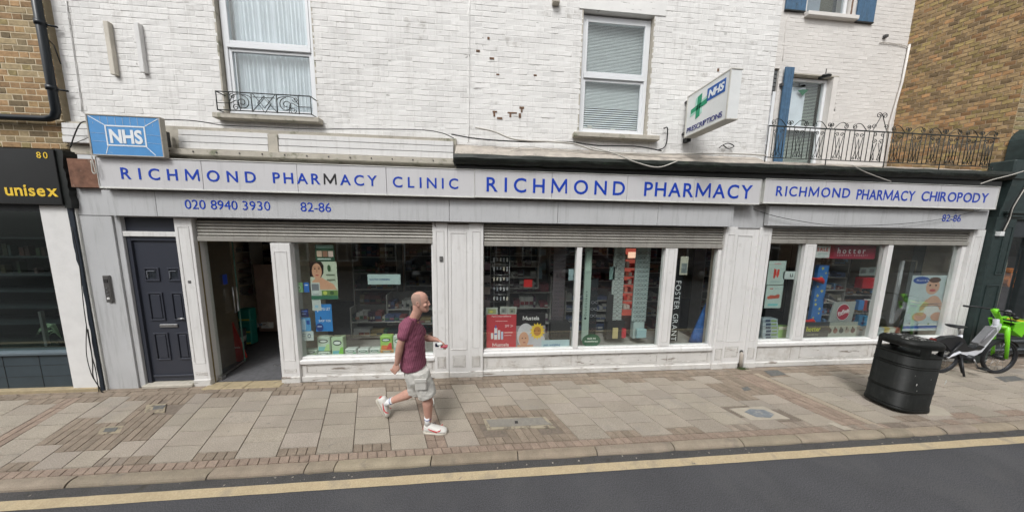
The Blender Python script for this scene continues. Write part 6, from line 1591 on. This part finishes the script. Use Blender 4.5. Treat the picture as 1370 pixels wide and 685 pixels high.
t.rotation_euler = (0, radians(3.6), 0); t.location.z = .018

# ================================================================== BICYCLE
BK = thing('hire_bicycle', 'green and white electric hire bicycle with front basket on its kickstand', 'bicycle', (8.65, 3.67, 0))
GREEN = flat((120, 206, 40), .35, 'lime_paint'); WHB = flat((206, 208, 214), .35, 'bike_white'); BLK = mat('bike_black', (.016, .017, .019), rough=.45, var=.2); RUB = mat('tyre_rubber', (.014, .014, .015), rough=.8)
GRYB = mat('bike_grey', (.19, .19, .20), rough=.4)
FW, RW = Vector((9.16, 3.63, .315)), Vector((8.12, 3.71, .315)); BYv = (FW-RW).normalized()
def circ(c, r_, k=40, ax=BYv): return [c+ax*r_*cos(2*pi*i/k)+Vector((0, 0, r_*sin(2*pi*i/k))) for i in range(k)]
def wheel(c):
    w_ = MB().tube(circ(c, .298), .022, 10, closed=True).build('wheel', RUB, BK)
    MB().tube(circ(c, .272), .012, 8, closed=True).build('rim', flat((52, 54, 58), .35, metal=.5), w_)
    N_ = Vector((-BYv.y, BYv.x, 0))
    MB().tube([c-N_*.045, c+N_*.045], .045, 14).build('hub', BLK, w_)
    for i in range(18):
        a = 2*pi*i/18; o_ = N_*(.03 if i % 2 else -.03)
        p = c+o_+(BYv*cos(a)+Vector((0, 0, sin(a))))*.04; q = c+(BYv*cos(a+.35)+Vector((0, 0, sin(a+.35))))*.268
        MB().tube([p, q], .0016, 4).build('spoke', M_STEEL, w_)
    return w_
wheel(FW); wheel(RW)
def BP(s, z, n=0.): # s metres forward of rear wheel axle along the bike
    N_ = Vector((-BYv.y, BYv.x, 0)); return Vector((RW.x, RW.y, 0))+BYv*s+Vector((0, 0, z))-N_*n
def slab(poly, w_, name, m, b=.0, par=BK):
    N_ = Vector((-BYv.y, BYv.x, 0)); P = [BP(s, z, w_/2) for s, z in poly]
    return MB().prism(P, N_*w_).build(name, m, par)
# frame: white step-through
def btube(pts, r_, name, m, n=0., k=10, par=BK): return MB().tube([BP(s, z, n) for s, z in pts], r_, k).build(name, m, par)
fr_ = []
slab([(.20, .40), (.40, .345), (.55, .345), (.66, .42), (.86, .78), (.93, .93), (.86, .95), (.78, .84), (.60, .54), (.52, .47), (.40, .47), (.22, .50)], .055, 'main_frame', WHB)
btube([(0, .315), (.22, .42)], .018, 'chain_stay', WHB, .05); btube([(0, .315), (.22, .42)], .018, 'chain_stay', WHB, -.05)
btube([(0, .315), (.22, .60)], .014, 'seat_stay', BLK, .05); btube([(0, .315), (.22, .60)], .014, 'seat_stay', BLK, -.05)
btube([(.30, .42), (.24, .72)], .026, 'seat_tube', WHB); btube([(.24, .70), (.20, .84)], .015, 'seat_post', M_STEEL)
sd_ = MB()
sd_.loft([(BP(s, z), Vector((-BYv.y, BYv.x, 0))*w_, Vector((0, 0, h_))) for s, z, w_, h_ in ((.04, .875, .05, .018), (.07, .88, .085, .028), (.15, .875, .08, .026), (.22, .872, .04, .020), (.30, .868, .022, .014), (.33, .864, .012, .008))], 16)
sd_.build('saddle', BLK, BK)
# rear guard and rack box
slab([(-.26, .50), (-.22, .60), (-.05, .68), (.18, .70), (.27, .66), (.36, .52), (.45, .49), (.52, .50), (.54, .46), (.38, .42), (.24, .42), (.10, .40), (-.05, .56), (-.18, .56)], .075, 'rear_fairing', BLK)
slab([(-.27, .55), (-.26, .62), (-.22, .65), (-.2, .58)], .06, 'tail_light', flat((90, 24, 20), .3))
# battery on the downtube
slab([(.56, .50), (.64, .50), (.83, .80), (.79, .88), (.74, .88), (.54, .58)], .075, 'battery', GRYB)
slab([(.47, .47), (.60, .455), (.66, .52), (.56, .55)], .085, 'battery_cradle', BLK)
btube([(.58, .60), (.76, .86)], .012, 'battery_rib', flat((130, 130, 134), .4), .04)
# fork, head tube and bars
btube([(.86, .80), (.83, 1.02)], .030, 'head_tube', WHB)
for n_ in (.065, -.065): slab_pts = [(.93, .90), (1.0, .60), (1.05, .315)]; MB().tube([BP(s, z, n_) for s, z in slab_pts], [.028, .022, .018], 10).build('fork_leg', GREEN, BK)
MB().tube([BP(.93, .88, -.07), BP(.93, .88, .07)], .034, 10).build('fork_crown', GREEN, BK)
MB().tube([BP(s, z) for s, z in [(.93, .88), (.88, 1.02), (.80, 1.12), (.76, 1.19)]], [.035, .03, .034, .04], 10).build('stem', GREEN, BK)
N_ = Vector((-BYv.y, BYv.x, 0))
c = BP(.77, 1.18)
MB().tube(curve_pts([c+N_*.24-BYv*.14, c+N_*.15-BYv*.05+Vector((0, 0, .01)), c, c-N_*.17-BYv*.05+Vector((0, 0, .01)), c-N_*.26-BYv*.18], 5), .013, 8).build('handlebar', BLK, BK)
for s_ in (1, -1): MB().tube([c+N_*s_*.19-BYv*.08, c+N_*s_*.24-BYv*.14 if s_ > 0 else c-N_*.26-BYv*.18], .019, 10).build('grip', BLK, BK)
MB().ball(c-N_*.12+Vector((0, 0, .01)), .03, 6).build('brake_clamp', GRYB, BK)
MB().tube(curve_pts([c+N_*.1, c+BYv*.22+N_*.14+Vector((0, 0, -.02)), BP(1.02, .98, -.1)], 5), .005, 5).build('brake_cable', BLK, BK)
MB().tube(curve_pts([c-N_*.1, c+BYv*.12-N_*.1+Vector((0, 0, -.14)), BP(.98, .85, .07)], 5), .005, 5).build('brake_cable', BLK, BK)
# basket
bk = []
s = MB()
bs = [BP(.96, .86, .10), BP(1.08, .84, .12), BP(1.08, .84, -.12), BP(.96, .86, -.10)]; tp = [BP(.93, .99, .12), BP(1.22, 1.02, .12), BP(1.22, 1.02, -.12), BP(.93, .99, -.12)]
bs[1], bs[2] = BP(1.14, .74, .10), BP(1.14, .74, -.10)
s.add(bs+tp, [(0, 1, 2, 3), (1, 5, 6, 2), (0, 4, 5, 1), (3, 2, 6, 7)])
bsk = s.build('basket', GREEN, BK); 
sm = bsk.modifiers.new('t', 'SOLIDIFY'); sm.thickness = .012
MB().tube([p for p in tp], .013, 8, closed=True).build('basket_rim', GREEN, bsk)
slab([(.93, .98), (1.05, .93), (1.12, 1.0), (.95, 1.03)], .20, 'basket_lining', BLK, par=bsk)
MB().ball(BP(1.18, 1.04), .03, 6).build('basket_lamp', BLK, bsk)
slab([(1.17, .92), (1.22, .97), (1.245, 1.03), (1.23, 1.03), (1.17, .97)], .18, 'yellow_tag', flat((196, 180, 60), .4), par=bsk)
# mudguard, crank, stand
g = [FW+BYv*.335*cos(a)+Vector((0, 0, .335*sin(a))) for a in [radians(q) for q in range(35, 185, 12)]]
vs = []
for p in g: vs += [p+N_*.03, p-N_*.03]
MB().add(vs, [(2*i, 2*i+1, 2*i+3, 2*i+2) for i in range(len(g)-1)], smooth=True).build('mudguard', BLK, BK)
cc = BP(.44, .30)
MB().tube([cc-N_*.07, cc+N_*.07], .06, 16).build('motor_hub', BLK, BK)
MB().tube([cc-N_*.08, cc-N_*.09+BYv*.08+Vector((0, 0, -.14))], .011, 6).build('crank', M_STEEL, BK)
q = cc-N_*.10+BYv*.08+Vector((0, 0, -.14)); MB().box(q.x-.05, q.x+.05, q.y-.09, q.y+.0, q.z-.012, q.z+.012, .004).build('pedal', BLK, BK)
MB().tube([cc+N_*.08, cc+N_*.09-BYv*.08+Vector((0, 0, .14))], .011, 6).build('crank', M_STEEL, BK)
for n_, s2 in ((.09, .22), (-.03, .40)): MB().tube([BP(.30, .32, n_*.3), BP(s2, .012, n_+.05)], [.016, .013], 8).build('kickstand_leg', BLK, BK)
slab([(.24, .36), (.42, .33), (.40, .28), (.26, .30)], .08, 'stand_bracket', BLK)
# chain guard
slab([(.0, .33), (.42, .34), (.42, .27), (.0, .285)], .03, 'chain_guard', BLK)

# ================================================================== PEDESTRIAN
def Mz(px, py, Y): return W(480+px/2.981, 370+py/2.981, Y)
def fused(mb, name, m, parent, vox=.006, smooth=4, disp=None):
    ob = mb.build('tmp', m)
    r_ = ob.modifiers.new('r', 'REMESH'); r_.mode = 'VOXEL'; r_.voxel_size = vox; r_.use_smooth_shade = True
    if smooth: s_ = ob.modifiers.new('s', 'SMOOTH'); s_.iterations = smooth; s_.factor = .5
    if disp:
        for k_, (sc_, st_) in enumerate(disp):
            tx = bpy.data.textures.new('folds', 'CLOUDS'); tx.noise_scale = sc_; tx.noise_depth = 2
            d_ = ob.modifiers.new('d', 'DISPLACE'); d_.texture = tx; d_.texture_coords = 'LOCAL'; d_.strength = st_; d_.mid_level = .5
    dg = bpy.context.evaluated_depsgraph_get()
    me = bpy.data.meshes.new_from_object(ob.evaluated_get(dg)); bpy.data.objects.remove(ob)
    me.name = name
    for p in me.polygons: p.use_smooth = True
    o = bpy.data.objects.new(name, me); COL.objects.link(o)
    if parent:
        wp = worldpos(parent); me.transform(Matrix.Translation(-wp)); o.parent = parent
    return o
def limb(mb, pts, rad, n=14, flat_=1.):
    """rounded tapering tube with hemispherical ends"""
    pts = [Vector(p) for p in pts]; d0 = (pts[1]-pts[0]).normalized(); d1 = (pts[-1]-pts[-2]).normalized()
    P = [pts[0]-d0*rad[0]*.8, pts[0]-d0*rad[0]*.5]+pts+[pts[-1]+d1*rad[-1]*.5, pts[-1]+d1*rad[-1]*.8]
    R = [rad[0]*.45, rad[0]*.82]+list(rad)+[rad[-1]*.82, rad[-1]*.45]
    mb.tube(P, R, n)
def lerp(a, b, f_): return Vector(a)*(1-f_)+Vector(b)*f_
MAN = thing('person', 'bald man in striped maroon T-shirt and pale cargo shorts striding right past the shop', 'person', (G(560, 575).x, 3.03, 0))
SKIN = mat('skin', (.47, .27, .21), spec=.2, rough=.7, var=.08, vscale=18, bump=.0008, bscale=120, dirt=[((.46, .23, .17), 7, .56, .2)])
YC = 3.03
head = Mz(246, 101, YC)
B = MB()
hd = [(-.128, .060, .022, .022), (-.118, .052, .045, .038), (-.095, .036, .066, .052), (-.06, .016, .086, .064), (-.02, .0, .097, .072), (.02, -.006, .102, .077), (.06, -.010, .100, .076), (.09, -.012, .088, .067), (.112, -.012, .066, .05), (.126, -.012, .036, .028), (.130, -.012, .014, .012)]
hd = [(z*.95, c*.94, rx*.93, ry*.95) for z, c, rx, ry in hd]
B.loft([(head+Vector((c, 0, z)), (rx, 0, 0), (0, ry, 0)) for z, c, rx, ry in hd], 24)
# nose, brow, lips, chin, ears
B.tube([head+Vector((.094, 0, .012)), head+Vector((.097, 0, -.012)), head+Vector((.107, 0, -.032)), head+Vector((.092, 0, -.041))], [.009, .009, .012, .010], 8)
for s in (-1, 1):
    B.ball(head+Vector((.097, s*.010, -.038)), .008, 6)
    B.tube([head+Vector((.081, s*.012, .024)), head+Vector((.077, s*.032, .026)), head+Vector((.061, s*.052, .020))], [.006, .006, .005], 8)
    B.ball(head+Vector((.066, s*.045, -.028)), .022, 8)
    e = head+Vector((-.006, s*.071, -.008))
    B.tube([e+Vector((-.010, s*.006, .026)), e+Vector((-.020, s*.010, .010)), e+Vector((-.012, s*.008, -.014)), e+Vector((.002, s*.0, -.028)), e+Vector((.010, s*.0, -.010)), e+Vector((.008, s*.002, .02))], [.006, .007, .007, .006, .005, .005], 6, closed=True)
    B.ball(e+Vector((0, -s*.004, 0)), .014, 6, scale=(1, .5, 1.4))
B.tube([head+Vector((.080, -.020, -.062)), head+Vector((.089, 0, -.061)), head+Vector((.080, .020, -.062))], [.005, .008, .005], 8)
B.tube([head+Vector((.077, -.018, -.074)), head+Vector((.086, 0, -.073)), head+Vector((.077, .018, -.074))], [.005, .008, .005], 8)
B.ball(head+Vector((.063, 0, -.100)), .021, 8)
nk = Mz(224, 163, YC)
limb(B, [head+Vector((-.03, 0, -.04)), head+Vector((-.035, 0, -.11)), nk+Vector((-.008, 0, -.005)), nk+Vector((-.012, 0, -.06))], [.060, .057, .057, .058], 16)
SR, SL_ = Mz(195, 190, 2.875), Mz(222, 186, 3.20)
chest, belly, pelv = Mz(214, 225, YC), Mz(218, 300, YC), Mz(226, 372, YC)
B.loft([(c, (rx, 0, 0), (0, ry, 0)) for c, rx, ry in ((pelv+Vector((0, 0, -.10)), .08, .11), (pelv, .095, .14), (belly, .095, .125), (lerp(belly, chest, .6), .098, .135), (chest, .095, .14), (Mz(206, 186, YC), .070, .12), (Mz(212, 168, YC), .055, .075))], 20)
ER, WR_, HR = Mz(166, 268, 2.84), Mz(153, 345, 2.85), Mz(136, 392, 2.85)
EL, WL_ = Mz(262, 243, 3.25), Mz(312, 252, 3.20)
limb(B, [SR+Vector((0, .015, -.02)), lerp(SR, ER, .5), ER, lerp(ER, WR_, .35), WR_], [.044, .047, .040, .043, .027])
limb(B, [SL_+Vector((0, -.015, -.02)), lerp(SL_, EL, .5), EL, lerp(EL, WL_, .35), WL_], [.044, .047, .040, .042, .026])
HPR, KR, AR = Mz(240, 372, 2.94), Mz(274, 470, 2.93), Mz(278, 582, 2.93)
HPL, KL, AL = Mz(226, 372, 3.12), Mz(226, 455, 3.14), Mz(114, 502, 3.19)
limb(B, [lerp(HPR, KR, .28), lerp(HPR, KR, .5), KR, lerp(KR, AR, .3), lerp(KR, AR, .75), AR], [.075, .080, .058, .062, .042, .034])
limb(B, [lerp(HPL, KL, .28), lerp(HPL, KL, .5), KL, lerp(KL, AL, .32), lerp(KL, AL, .75), AL], [.075, .080, .058, .062, .042, .034])
def hand(mb, w_, d, pn, side, curl, L=.185, thumb=None):
    """w_: wrist, d: direction of the palm, pn: palm normal, side: towards the index finger"""
    d, pn, side = d.normalized(), pn.normalized(), side.normalized()
    p0, p1 = w_+d*.005, w_+d*L*.48
    mb.loft([(w_-d*.01, side*.026, pn*.019), (w_+d*.02, side*.032, pn*.018), (w_+d*.055, side*.040, pn*.016), (p1, side*.041, pn*.013), (p1+d*.008, side*.036, pn*.010)], 14)
    for i, (o_, ln_) in enumerate(((.029, .070), (.010, .078), (-.010, .073), (-.029, .058))):
        a = p1+side*o_; c_ = curl*(1+.12*i); pts = [a-d*.01]; ang = 0; p = a
        for k_, f_ in enumerate((.45, .32, .23)):
            ang += c_*(.55 if k_ == 0 else .85); p = p+(d*cos(ang)+pn*sin(ang))*ln_*f_+side*o_*.05; pts.append(p)
        limb(mb, pts, [.0092, .0088, .0080, .0068], 8)
    tb = w_+d*.025+side*.030
    tpts = [w_+d*.015+side*.022, tb+side*.018+d*.018+pn*.008, tb+side*.026+d*.045+pn*.018, tb+side*.020+d*.066+pn*(.022+.012*curl)] if thumb is None else thumb
    limb(mb, tpts, [.014, .012, .010, .0085], 8)
hand(B, WR_, HR-WR_, Vector((-.5, .75, .2)), Vector((.80, -.35, -.35)), .55)
dl = (Mz(338, 268, 3.19)-WL_)
hand(B, WL_, dl, Vector((-.1, -.55, -.75)), Vector((.45, -.75, .35)), .75)
body = fused(B, 'body', SKIN, MAN, vox=.0042, smooth=3)
for s in (-1, 1):
    e = head+Vector((.0735, s*.031, .006))
    MB().ball(e-Vector((.002, 0, 0)), .0105, 8).build('eye', flat((128, 96, 84), .4), MAN)
    MB().ball(e+Vector((.0052, s*.002, 0)), .0045, 6).build('pupil', M_DARK, MAN)
    0 and MB().tube([e+Vector((.012, -s*.014, .019)), e+Vector((.011, 0, .024)), e+Vector((-.003, s*.014, .020))], [.0015, .002, .0015], 6).build('eyebrow', flat((150, 116, 98), .8), MAN)
MB().tube([head+Vector((.082, -.017, -.068)), head+Vector((.0915, 0, -.067)), head+Vector((.082, .017, -.068))], [.002, .0045, .002], 6).build('mouth', flat((150, 84, 76), .5), MAN)
# clipped hair: a thin cap round sides and back of the skull
hr = MB(); rings = []
for z, c, rx, ry in hd[3:9]:
    rings.append((z, c, rx, ry))
vs = []; fs = []; nn_ = 20
for z, c, rx, ry in rings:
    for j in range(nn_+1):
        a = radians(72)+(radians(288)-radians(72))*j/nn_
        zz = z+(.0 if z > -.03 else 0)
        vs.append(head+Vector((c+(rx+.0022)*cos(a), (ry+.0022)*sin(a), zz)))
for i in range(len(rings)-1):
    for j in range(nn_):
        if i == 0 and (j < 7 or j > nn_-8): continue
        if i >= 4 and False: continue
        fs.append((i*(nn_+1)+j, i*(nn_+1)+j+1, (i+1)*(nn_+1)+j+1, (i+1)*(nn_+1)+j))
hr.add(vs, fs, smooth=True)
hr.build('clipped_hair', mat('grey_stubble', (.33, .22, .175), rough=.9, var=.2, vscale=160), MAN)
# T-shirt
def stripe_mat():
    m = mat('striped_shirt', lin((134, 78, 96)), rough=.85, var=.08, vscale=7, bump=.0006, bscale=300)
    n = m.node_tree.nodes; l = m.node_tree.links; b = n['Principled BSDF']
    src = b.inputs['Base Color'].links[0].from_socket
    geo = n.new('ShaderNodeNewGeometry'); mp = n.new('ShaderNodeMapping'); mp.inputs['Rotation'].default_value = (0, radians(78), 0)
    wv = n.new('ShaderNodeTexWave'); wv.wave_type = 'BANDS'; wv.bands_direction = 'Z'; wv.inputs['Scale'].default_value = 16; wv.inputs['Distortion'].default_value = 3.0; wv.inputs['Detail Scale'].default_value = .6; wv.inputs['Detail'].default_value = 1
    l.new(geo.outputs['Position'], mp.inputs[0]); l.new(mp.outputs[0], wv.inputs['Vector'])
    mr = n.new('ShaderNodeMapRange'); mr.inputs[1].default_value = .35; mr.inputs[2].default_value = .65; l.new(wv.outputs['Fac'], mr.inputs[0])
    mx = n.new('ShaderNodeMix'); mx.data_type = 'RGBA'; l.new(mr.outputs[0], mx.inputs[0]); l.new(src, mx.inputs[6]); mx.inputs[7].default_value = (*lin((114, 60, 80)), 1)
    l.new(mx.outputs[2], b.inputs['Base Color'])
    return m
S = MB()
hem, waist = Mz(219, 350, YC), Mz(216, 310, YC)
S.loft([(c, (rx, 0, 0), (0, ry, 0)) for c, rx, ry in (
    (hem+Vector((.0, 0, -.01)), .143, .188), (hem+Vector((.0, 0, .03)), .142, .188), (waist, .138, .182), (Mz(215, 270, YC), .137, .182), (Mz(212, 235, YC), .134, .19), (Mz(206, 205, YC), .122, .195), (Mz(203, 186, YC), .108, .185), (Mz(208, 172, YC), .090, .145), (Mz(216, 160, YC), .068, .080))], 28)
SR2, SL2 = SR+Vector((0, .02, 0)), SL_+Vector((0, -.02, 0))
limb(S, [SR2, lerp(SR, ER, .25), lerp(SR, ER, .62)], [.062, .063, .066], 16)
limb(S, [SL2, lerp(SL_, EL, .25), lerp(SL_, EL, .66)], [.062, .063, .066], 16)
fused(S, 't_shirt', stripe_mat(), MAN, vox=.007, smooth=6, disp=[(.10, .018), (.035, .008)])
MB().tube([nk+Vector((-.02+.072*cos(2*pi*i/20), .072*sin(2*pi*i/20), -.012+.016*-cos(2*pi*i/20))) for i in range(20)], .008, 6, closed=True).build('collar', flat((70, 34, 50), .8), MAN)
# shorts
SHM = mat('pale_cargo_cotton', lin((186, 184, 178)), rough=.9, var=.08, vscale=9, bump=.0008, bscale=240)
S = MB()
S.loft([(Mz(224, 345, YC), (.118, 0, 0), (0, .165, 0)), (Mz(226, 365, YC), (.128, 0, 0), (0, .175, 0)), (Mz(232, 395, YC), (.128, 0, 0), (0, .18, 0)), (Mz(236, 412, YC), (.11, 0, 0), (0, .165, 0))], 24)
S.loft([(HPR+Vector((0, 0, .0)), (.112, 0, 0), (0, .105, 0)), (lerp(HPR, KR, .45), (.108, 0, .02), (0, .100, 0)), (lerp(HPR, KR, .85), (.104, 0, .03), (0, .098, 0)), (lerp(HPR, KR, 1.04), (.102, 0, .03), (0, .096, 0))], 20)
S.loft([(HPL+Vector((0, 0, .0)), (.112, 0, 0), (0, .105, 0)), (lerp(HPL, KL, .45), (.106, 0, 0), (0, .100, 0)), (lerp(HPL, KL, .9), (.100, 0, -.02), (0, .094, 0)), (lerp(HPL, KL, 1.10), (.098, 0, -.025), (0, .092, 0))], 20)
sh = fused(S, 'shorts', SHM, MAN, vox=.0075, smooth=5, disp=[(.09, .022), (.03, .008)])
pk = MB(); pc_ = lerp(HPR, KR, .42)+Vector((.01, -.112, .02))
pk.box(pc_.x-.065, pc_.x+.065, pc_.y-.010, pc_.y+.02, pc_.z-.07, pc_.z+.06, .01); pk = pk.build('cargo_pocket', SHM, MAN)
MB().box(pc_.x-.070, pc_.x+.070, pc_.y-.018, pc_.y, pc_.z+.03, pc_.z+.075, .006).build('pocket_flap', SHM, pk)
MB().tube([lerp(HPR, KR, .98)+Vector((.08, -.07, 0)), lerp(HPR, KR, 1.1)+Vector((.085, -.085, -.02)), lerp(HPR, KR, 1.12)+Vector((.07, -.085, -.05))], .005, 5).build('drawstring', SHM, MAN)
# socks and shoes
SOCK = flat((214, 214, 214), .9, 'sock_white'); SHOE = flat((206, 204, 198), .6, 'shoe_white')
def foot_(ank, heel, toe, up, calf, label):
    d = (toe-heel).normalized(); up = (up-d*up.dot(d)).normalized(); sd_ = d.cross(up)
    L = (toe-heel).length
    sk_ = MB(); dd = (calf-ank).normalized(); sk_.tube([ank-dd*.02, ank+dd*.03, ank+dd*.085], [.040, .039, .043], 14); sk_ = sk_.build('sock', SOCK, MAN)
    MB().tube([ank+dd*.055, ank+dd*.062], [.0435, .0435], 14).build('sock_stripe', flat((50, 70, 140), .9), sk_)
    s_ = MB(); prof = ((.0, .06, .022, .03), (.04, .092, .034, .0), (.16, .100, .040, 0), (.28, .098, .040, 0), (.42, .078, .043, 0), (.6, .060, .048, 0), (.78, .048, .049, 0), (.92, .036, .040, 0), (.99, .02, .018, 0))
    rings = []
    for f_, h_, w_, _ in prof:
        c = heel+d*(L*f_)+up*(.018+h_/2); rings.append((c, sd_*w_, up*(h_/2)))
    s_.loft(rings, 18, power=2.5); sh_ = s_.build('shoe', SHOE, MAN)
    so_ = MB(); so_.loft([(heel+d*(L*f_)+up*.012, sd_*w_, up*.014) for f_, w_ in ((-.01, .022), (.03, .036), (.15, .042), (.4, .044), (.65, .051), (.85, .046), (.97, .028), (1.0, .012))], 16, power=4)
    so_.build('sole', flat((186, 180, 168), .7), sh_)
    # curved red flash on the outer sides
    for sgn in (-1, 1):
        ctr = [(.30, .055, .010), (.42, .034, .020), (.55, .034, .016), (.70, .048, .010), (.80, .062, .003)]
        pts_t, pts_b = [], []
        for (f_, h_, t_) in [(.20, .070, .004), (.26, .045, .014), (.38, .034, .018), (.52, .042, .012), (.66, .056, .006), (.74, .066, .002)]:
            base = heel+d*(L*(.98-f_*1.0))+up*(.012+h_)
            wv_ = .0478 if .2 < (1-f_) < .95 else .044
            pts_t.append(base+up*t_/2+sd_*sgn*wv_); pts_b.append(base-up*t_/2+sd_*sgn*wv_)
        MB().prism(pts_t+pts_b[::-1], -sd_*sgn*.006).build('red_flash', flat((196, 40, 52), .5), sh_)
    lc = MB()
    for k_ in range(4): p = heel+d*L*(.36+.08*k_)+up*(.092-.012*k_); lc.tube([p-sd_*.026, p+up*.008, p+sd_*.026], .0035, 5)
    lc.tube([heel+d*L*.34+up*.10-sd_*.01, heel+d*L*.42+up*.112-sd_*.03, heel+d*L*.46+up*.085-sd_*.045], .003, 5)
    lc.build('laces', flat((90, 92, 98), .8), sh_)
    MB().prism([heel+d*L*.02+up*.075+sd_*.02*s2+Vector((0, 0, 0)) for s2 in (-1, 1)]+[heel+d*L*.0+up*.045+sd_*.02*s2 for s2 in (1, -1)], -d*.008).build('heel_tab', flat((190, 60, 60), .5), sh_)
h0 = G(566, 573.5); t0 = G(596.5, 577.5); h0.z = t0.z = .002
t0 = h0+(t0-h0).normalized()*.285
h0 = Vector((AR.x-.055, 2.93, .002)); t0 = h0+Vector((.29, -.035, 0)).normalized()*.285
foot_(Vector((AR.x-.005, AR.y, max(AR.z, .10))), h0, t0, Vector((0, 0, 1)), KR, 'front')
toe = G(517.5, 559.5); toe.z = .012; hl = Mz(78, 503, 3.20)
toe = Vector((toe.x, 3.19, .015)); dd_ = (toe-hl); hl = toe-dd_.normalized()*.275
foot_(AL, hl, toe, Vector((.75, 0, .55)), KL, 'rear')
# things in the hand
ph = Mz(324, 270, 3.15)
MB().ball(ph+Vector((.0, -.02, .015)), .030, 8, scale=(1.2, 1, .7)).build('tmp', WHT)
o = bpy.data.objects['tmp']; o.name = 'crumpled_receipt'; tag(o, 'small white crumpled paper held in the forward hand of the man', 'paper')
o = MB().box(ph.x+.01, ph.x+.095, ph.y-.03, ph.y+.02, ph.z-.038, ph.z-.012, .006).build('red_packet', flat((170, 70, 84), .5)); o = tag(o, 'small red packet held in the forward hand of the man', 'packet')
o = MB().box(ph.x-.055, ph.x-.01, ph.y-.035, ph.y-.01, ph.z-.02, ph.z+.025, .006).build('car_key', flat((26, 26, 50), .4)); tag(o, 'small dark object beside the white paper in the hand of the man', 'key')

# ================================================================== OTHER SIDE OF THE ROAD (reflected in the glass)
OB = thing('opposite_terrace', 'brick terrace with white sash windows across the road, seen in the shop glass', 'building', (0, -7.6, 0))
M_OB = mat('opposite_brick', (.20, .13, .09), rough=.9, var=.3, vscale=9, bump=.004, bscale=30)
box('front_wall', M_OB, OB, -22, 24, -8.2, -7.6, 0, 7.5)
box('plaster_band', flat((205, 200, 192), .8), OB, -22, 24, -7.6, -7.52, 2.75, 3.1)
for i in range(16):
    x = -20+i*2.75
    fl_ = MB().box(x, x+1.15, -7.6, -7.50, .30, 2.45).build('window', M_UPVC, OB)
    for k_ in (0, 1):
        for j in (0, 1): box('pane', mat('dark_pane', (.02, .022, .025), rough=.08), fl_, x+.07+j*.53, x+.55+j*.53, -7.505, -7.48, .38+k_*1.04, 1.32+k_*1.04)
    if i % 3 == 1: box('door', flat([(60, 30, 30), (30, 50, 60), (40, 40, 44)][i % 3], .5), OB, x+1.4, x+2.35, -7.6, -7.52, 0, 2.1)
    f2 = MB().box(x, x+1.05, -7.6, -7.52, 3.7, 5.3).build('window', M_UPVC, OB)
    box('pane', MATS['dark_pane'], f2, x+.07, x+.98, -7.525, -7.50, 3.78, 5.2)
def car(name, label, cx_, cy, colr, d=1):
    t = thing(name, label, 'car', (cx_, cy, ZR), 'cars on the far side of the road')
    side = [(-2.1, .35), (-2.15, .62), (-2.0, .85), (-1.65, .95), (-1.05, 1.38), (-.4, 1.46), (.35, 1.42), (1.05, 1.0), (1.85, .86), (2.1, .66), (2.12, .38), (1.9, .28), (-1.9, .28)]
    rings = []
    P = [(cx_+d*x, z) for x, z in side]
    mb = MB(); k_ = len(P); vs = []
    for y, s_ in ((-.86, .94), (-.80, 1), (.80, 1), (.86, .94)):
        for x, z in P: vs.append((cx_+(x-cx_)*s_, cy+y*(1 if z < 1.0 else .86), ZR+.28+(z-.28)*s_))
    fs = [(i*k_+j, i*k_+(j+1) % k_, (i+1)*k_+(j+1) % k_, (i+1)*k_+j) for i in range(3) for j in range(k_)]+[list(range(k_)), list(range(3*k_, 4*k_))]
    mb.add(vs, fs).build('car_body', mat('car_%d' % colr[0], lin(colr), rough=.25, coat=.6, var=.02), t)
    wn = [(-1.45, .98), (-1.0, 1.30), (-.38, 1.38), (.30, 1.34), (.85, 1.0)]
    for s_ in (1, -1): MB().prism([(cx_+d*x, cy+s_*(.80 if z < 1.05 else .755), ZR+z) for x, z in wn], (0, s_*.02, 0)).build('side_window', MATS['dark_pane'], t)
    for x in (-1.3, 1.3):
        for s_ in (1, -1):
            w2 = MB().tube([(cx_+x, cy+s_*.70, ZR+.32), (cx_+x, cy+s_*.88, ZR+.32)], .32, 20).build('wheel', RUB, t)
            MB().tube([(cx_+x, cy+s_*.88, ZR+.32), (cx_+x, cy+s_*.89, ZR+.32)], .20, 16).build('wheel_trim', M_STEEL, w2)
    MB().box(cx_+d*2.08, cx_+d*2.13, cy-.75, cy-.45, ZR+.6, ZR+.72).build('headlight', flat((200, 200, 200), .2), t)
    MB().box(cx_+d*2.08, cx_+d*2.13, cy+.45, cy+.75, ZR+.6, ZR+.72).build('headlight', flat((200, 200, 200), .2), t)
car('parked_car', 'dark car across the road reflected in the first window', -2.0, -4.2, (40, 42, 48), 1)
car('parked_car', 'dark blue car across the road reflected in the right window', 11.8, -4.3, (38, 44, 58), -1)
car('parked_car', 'grey car across the road reflected behind the spectacle stands', 5.0, -4.8, (90, 92, 96), 1)
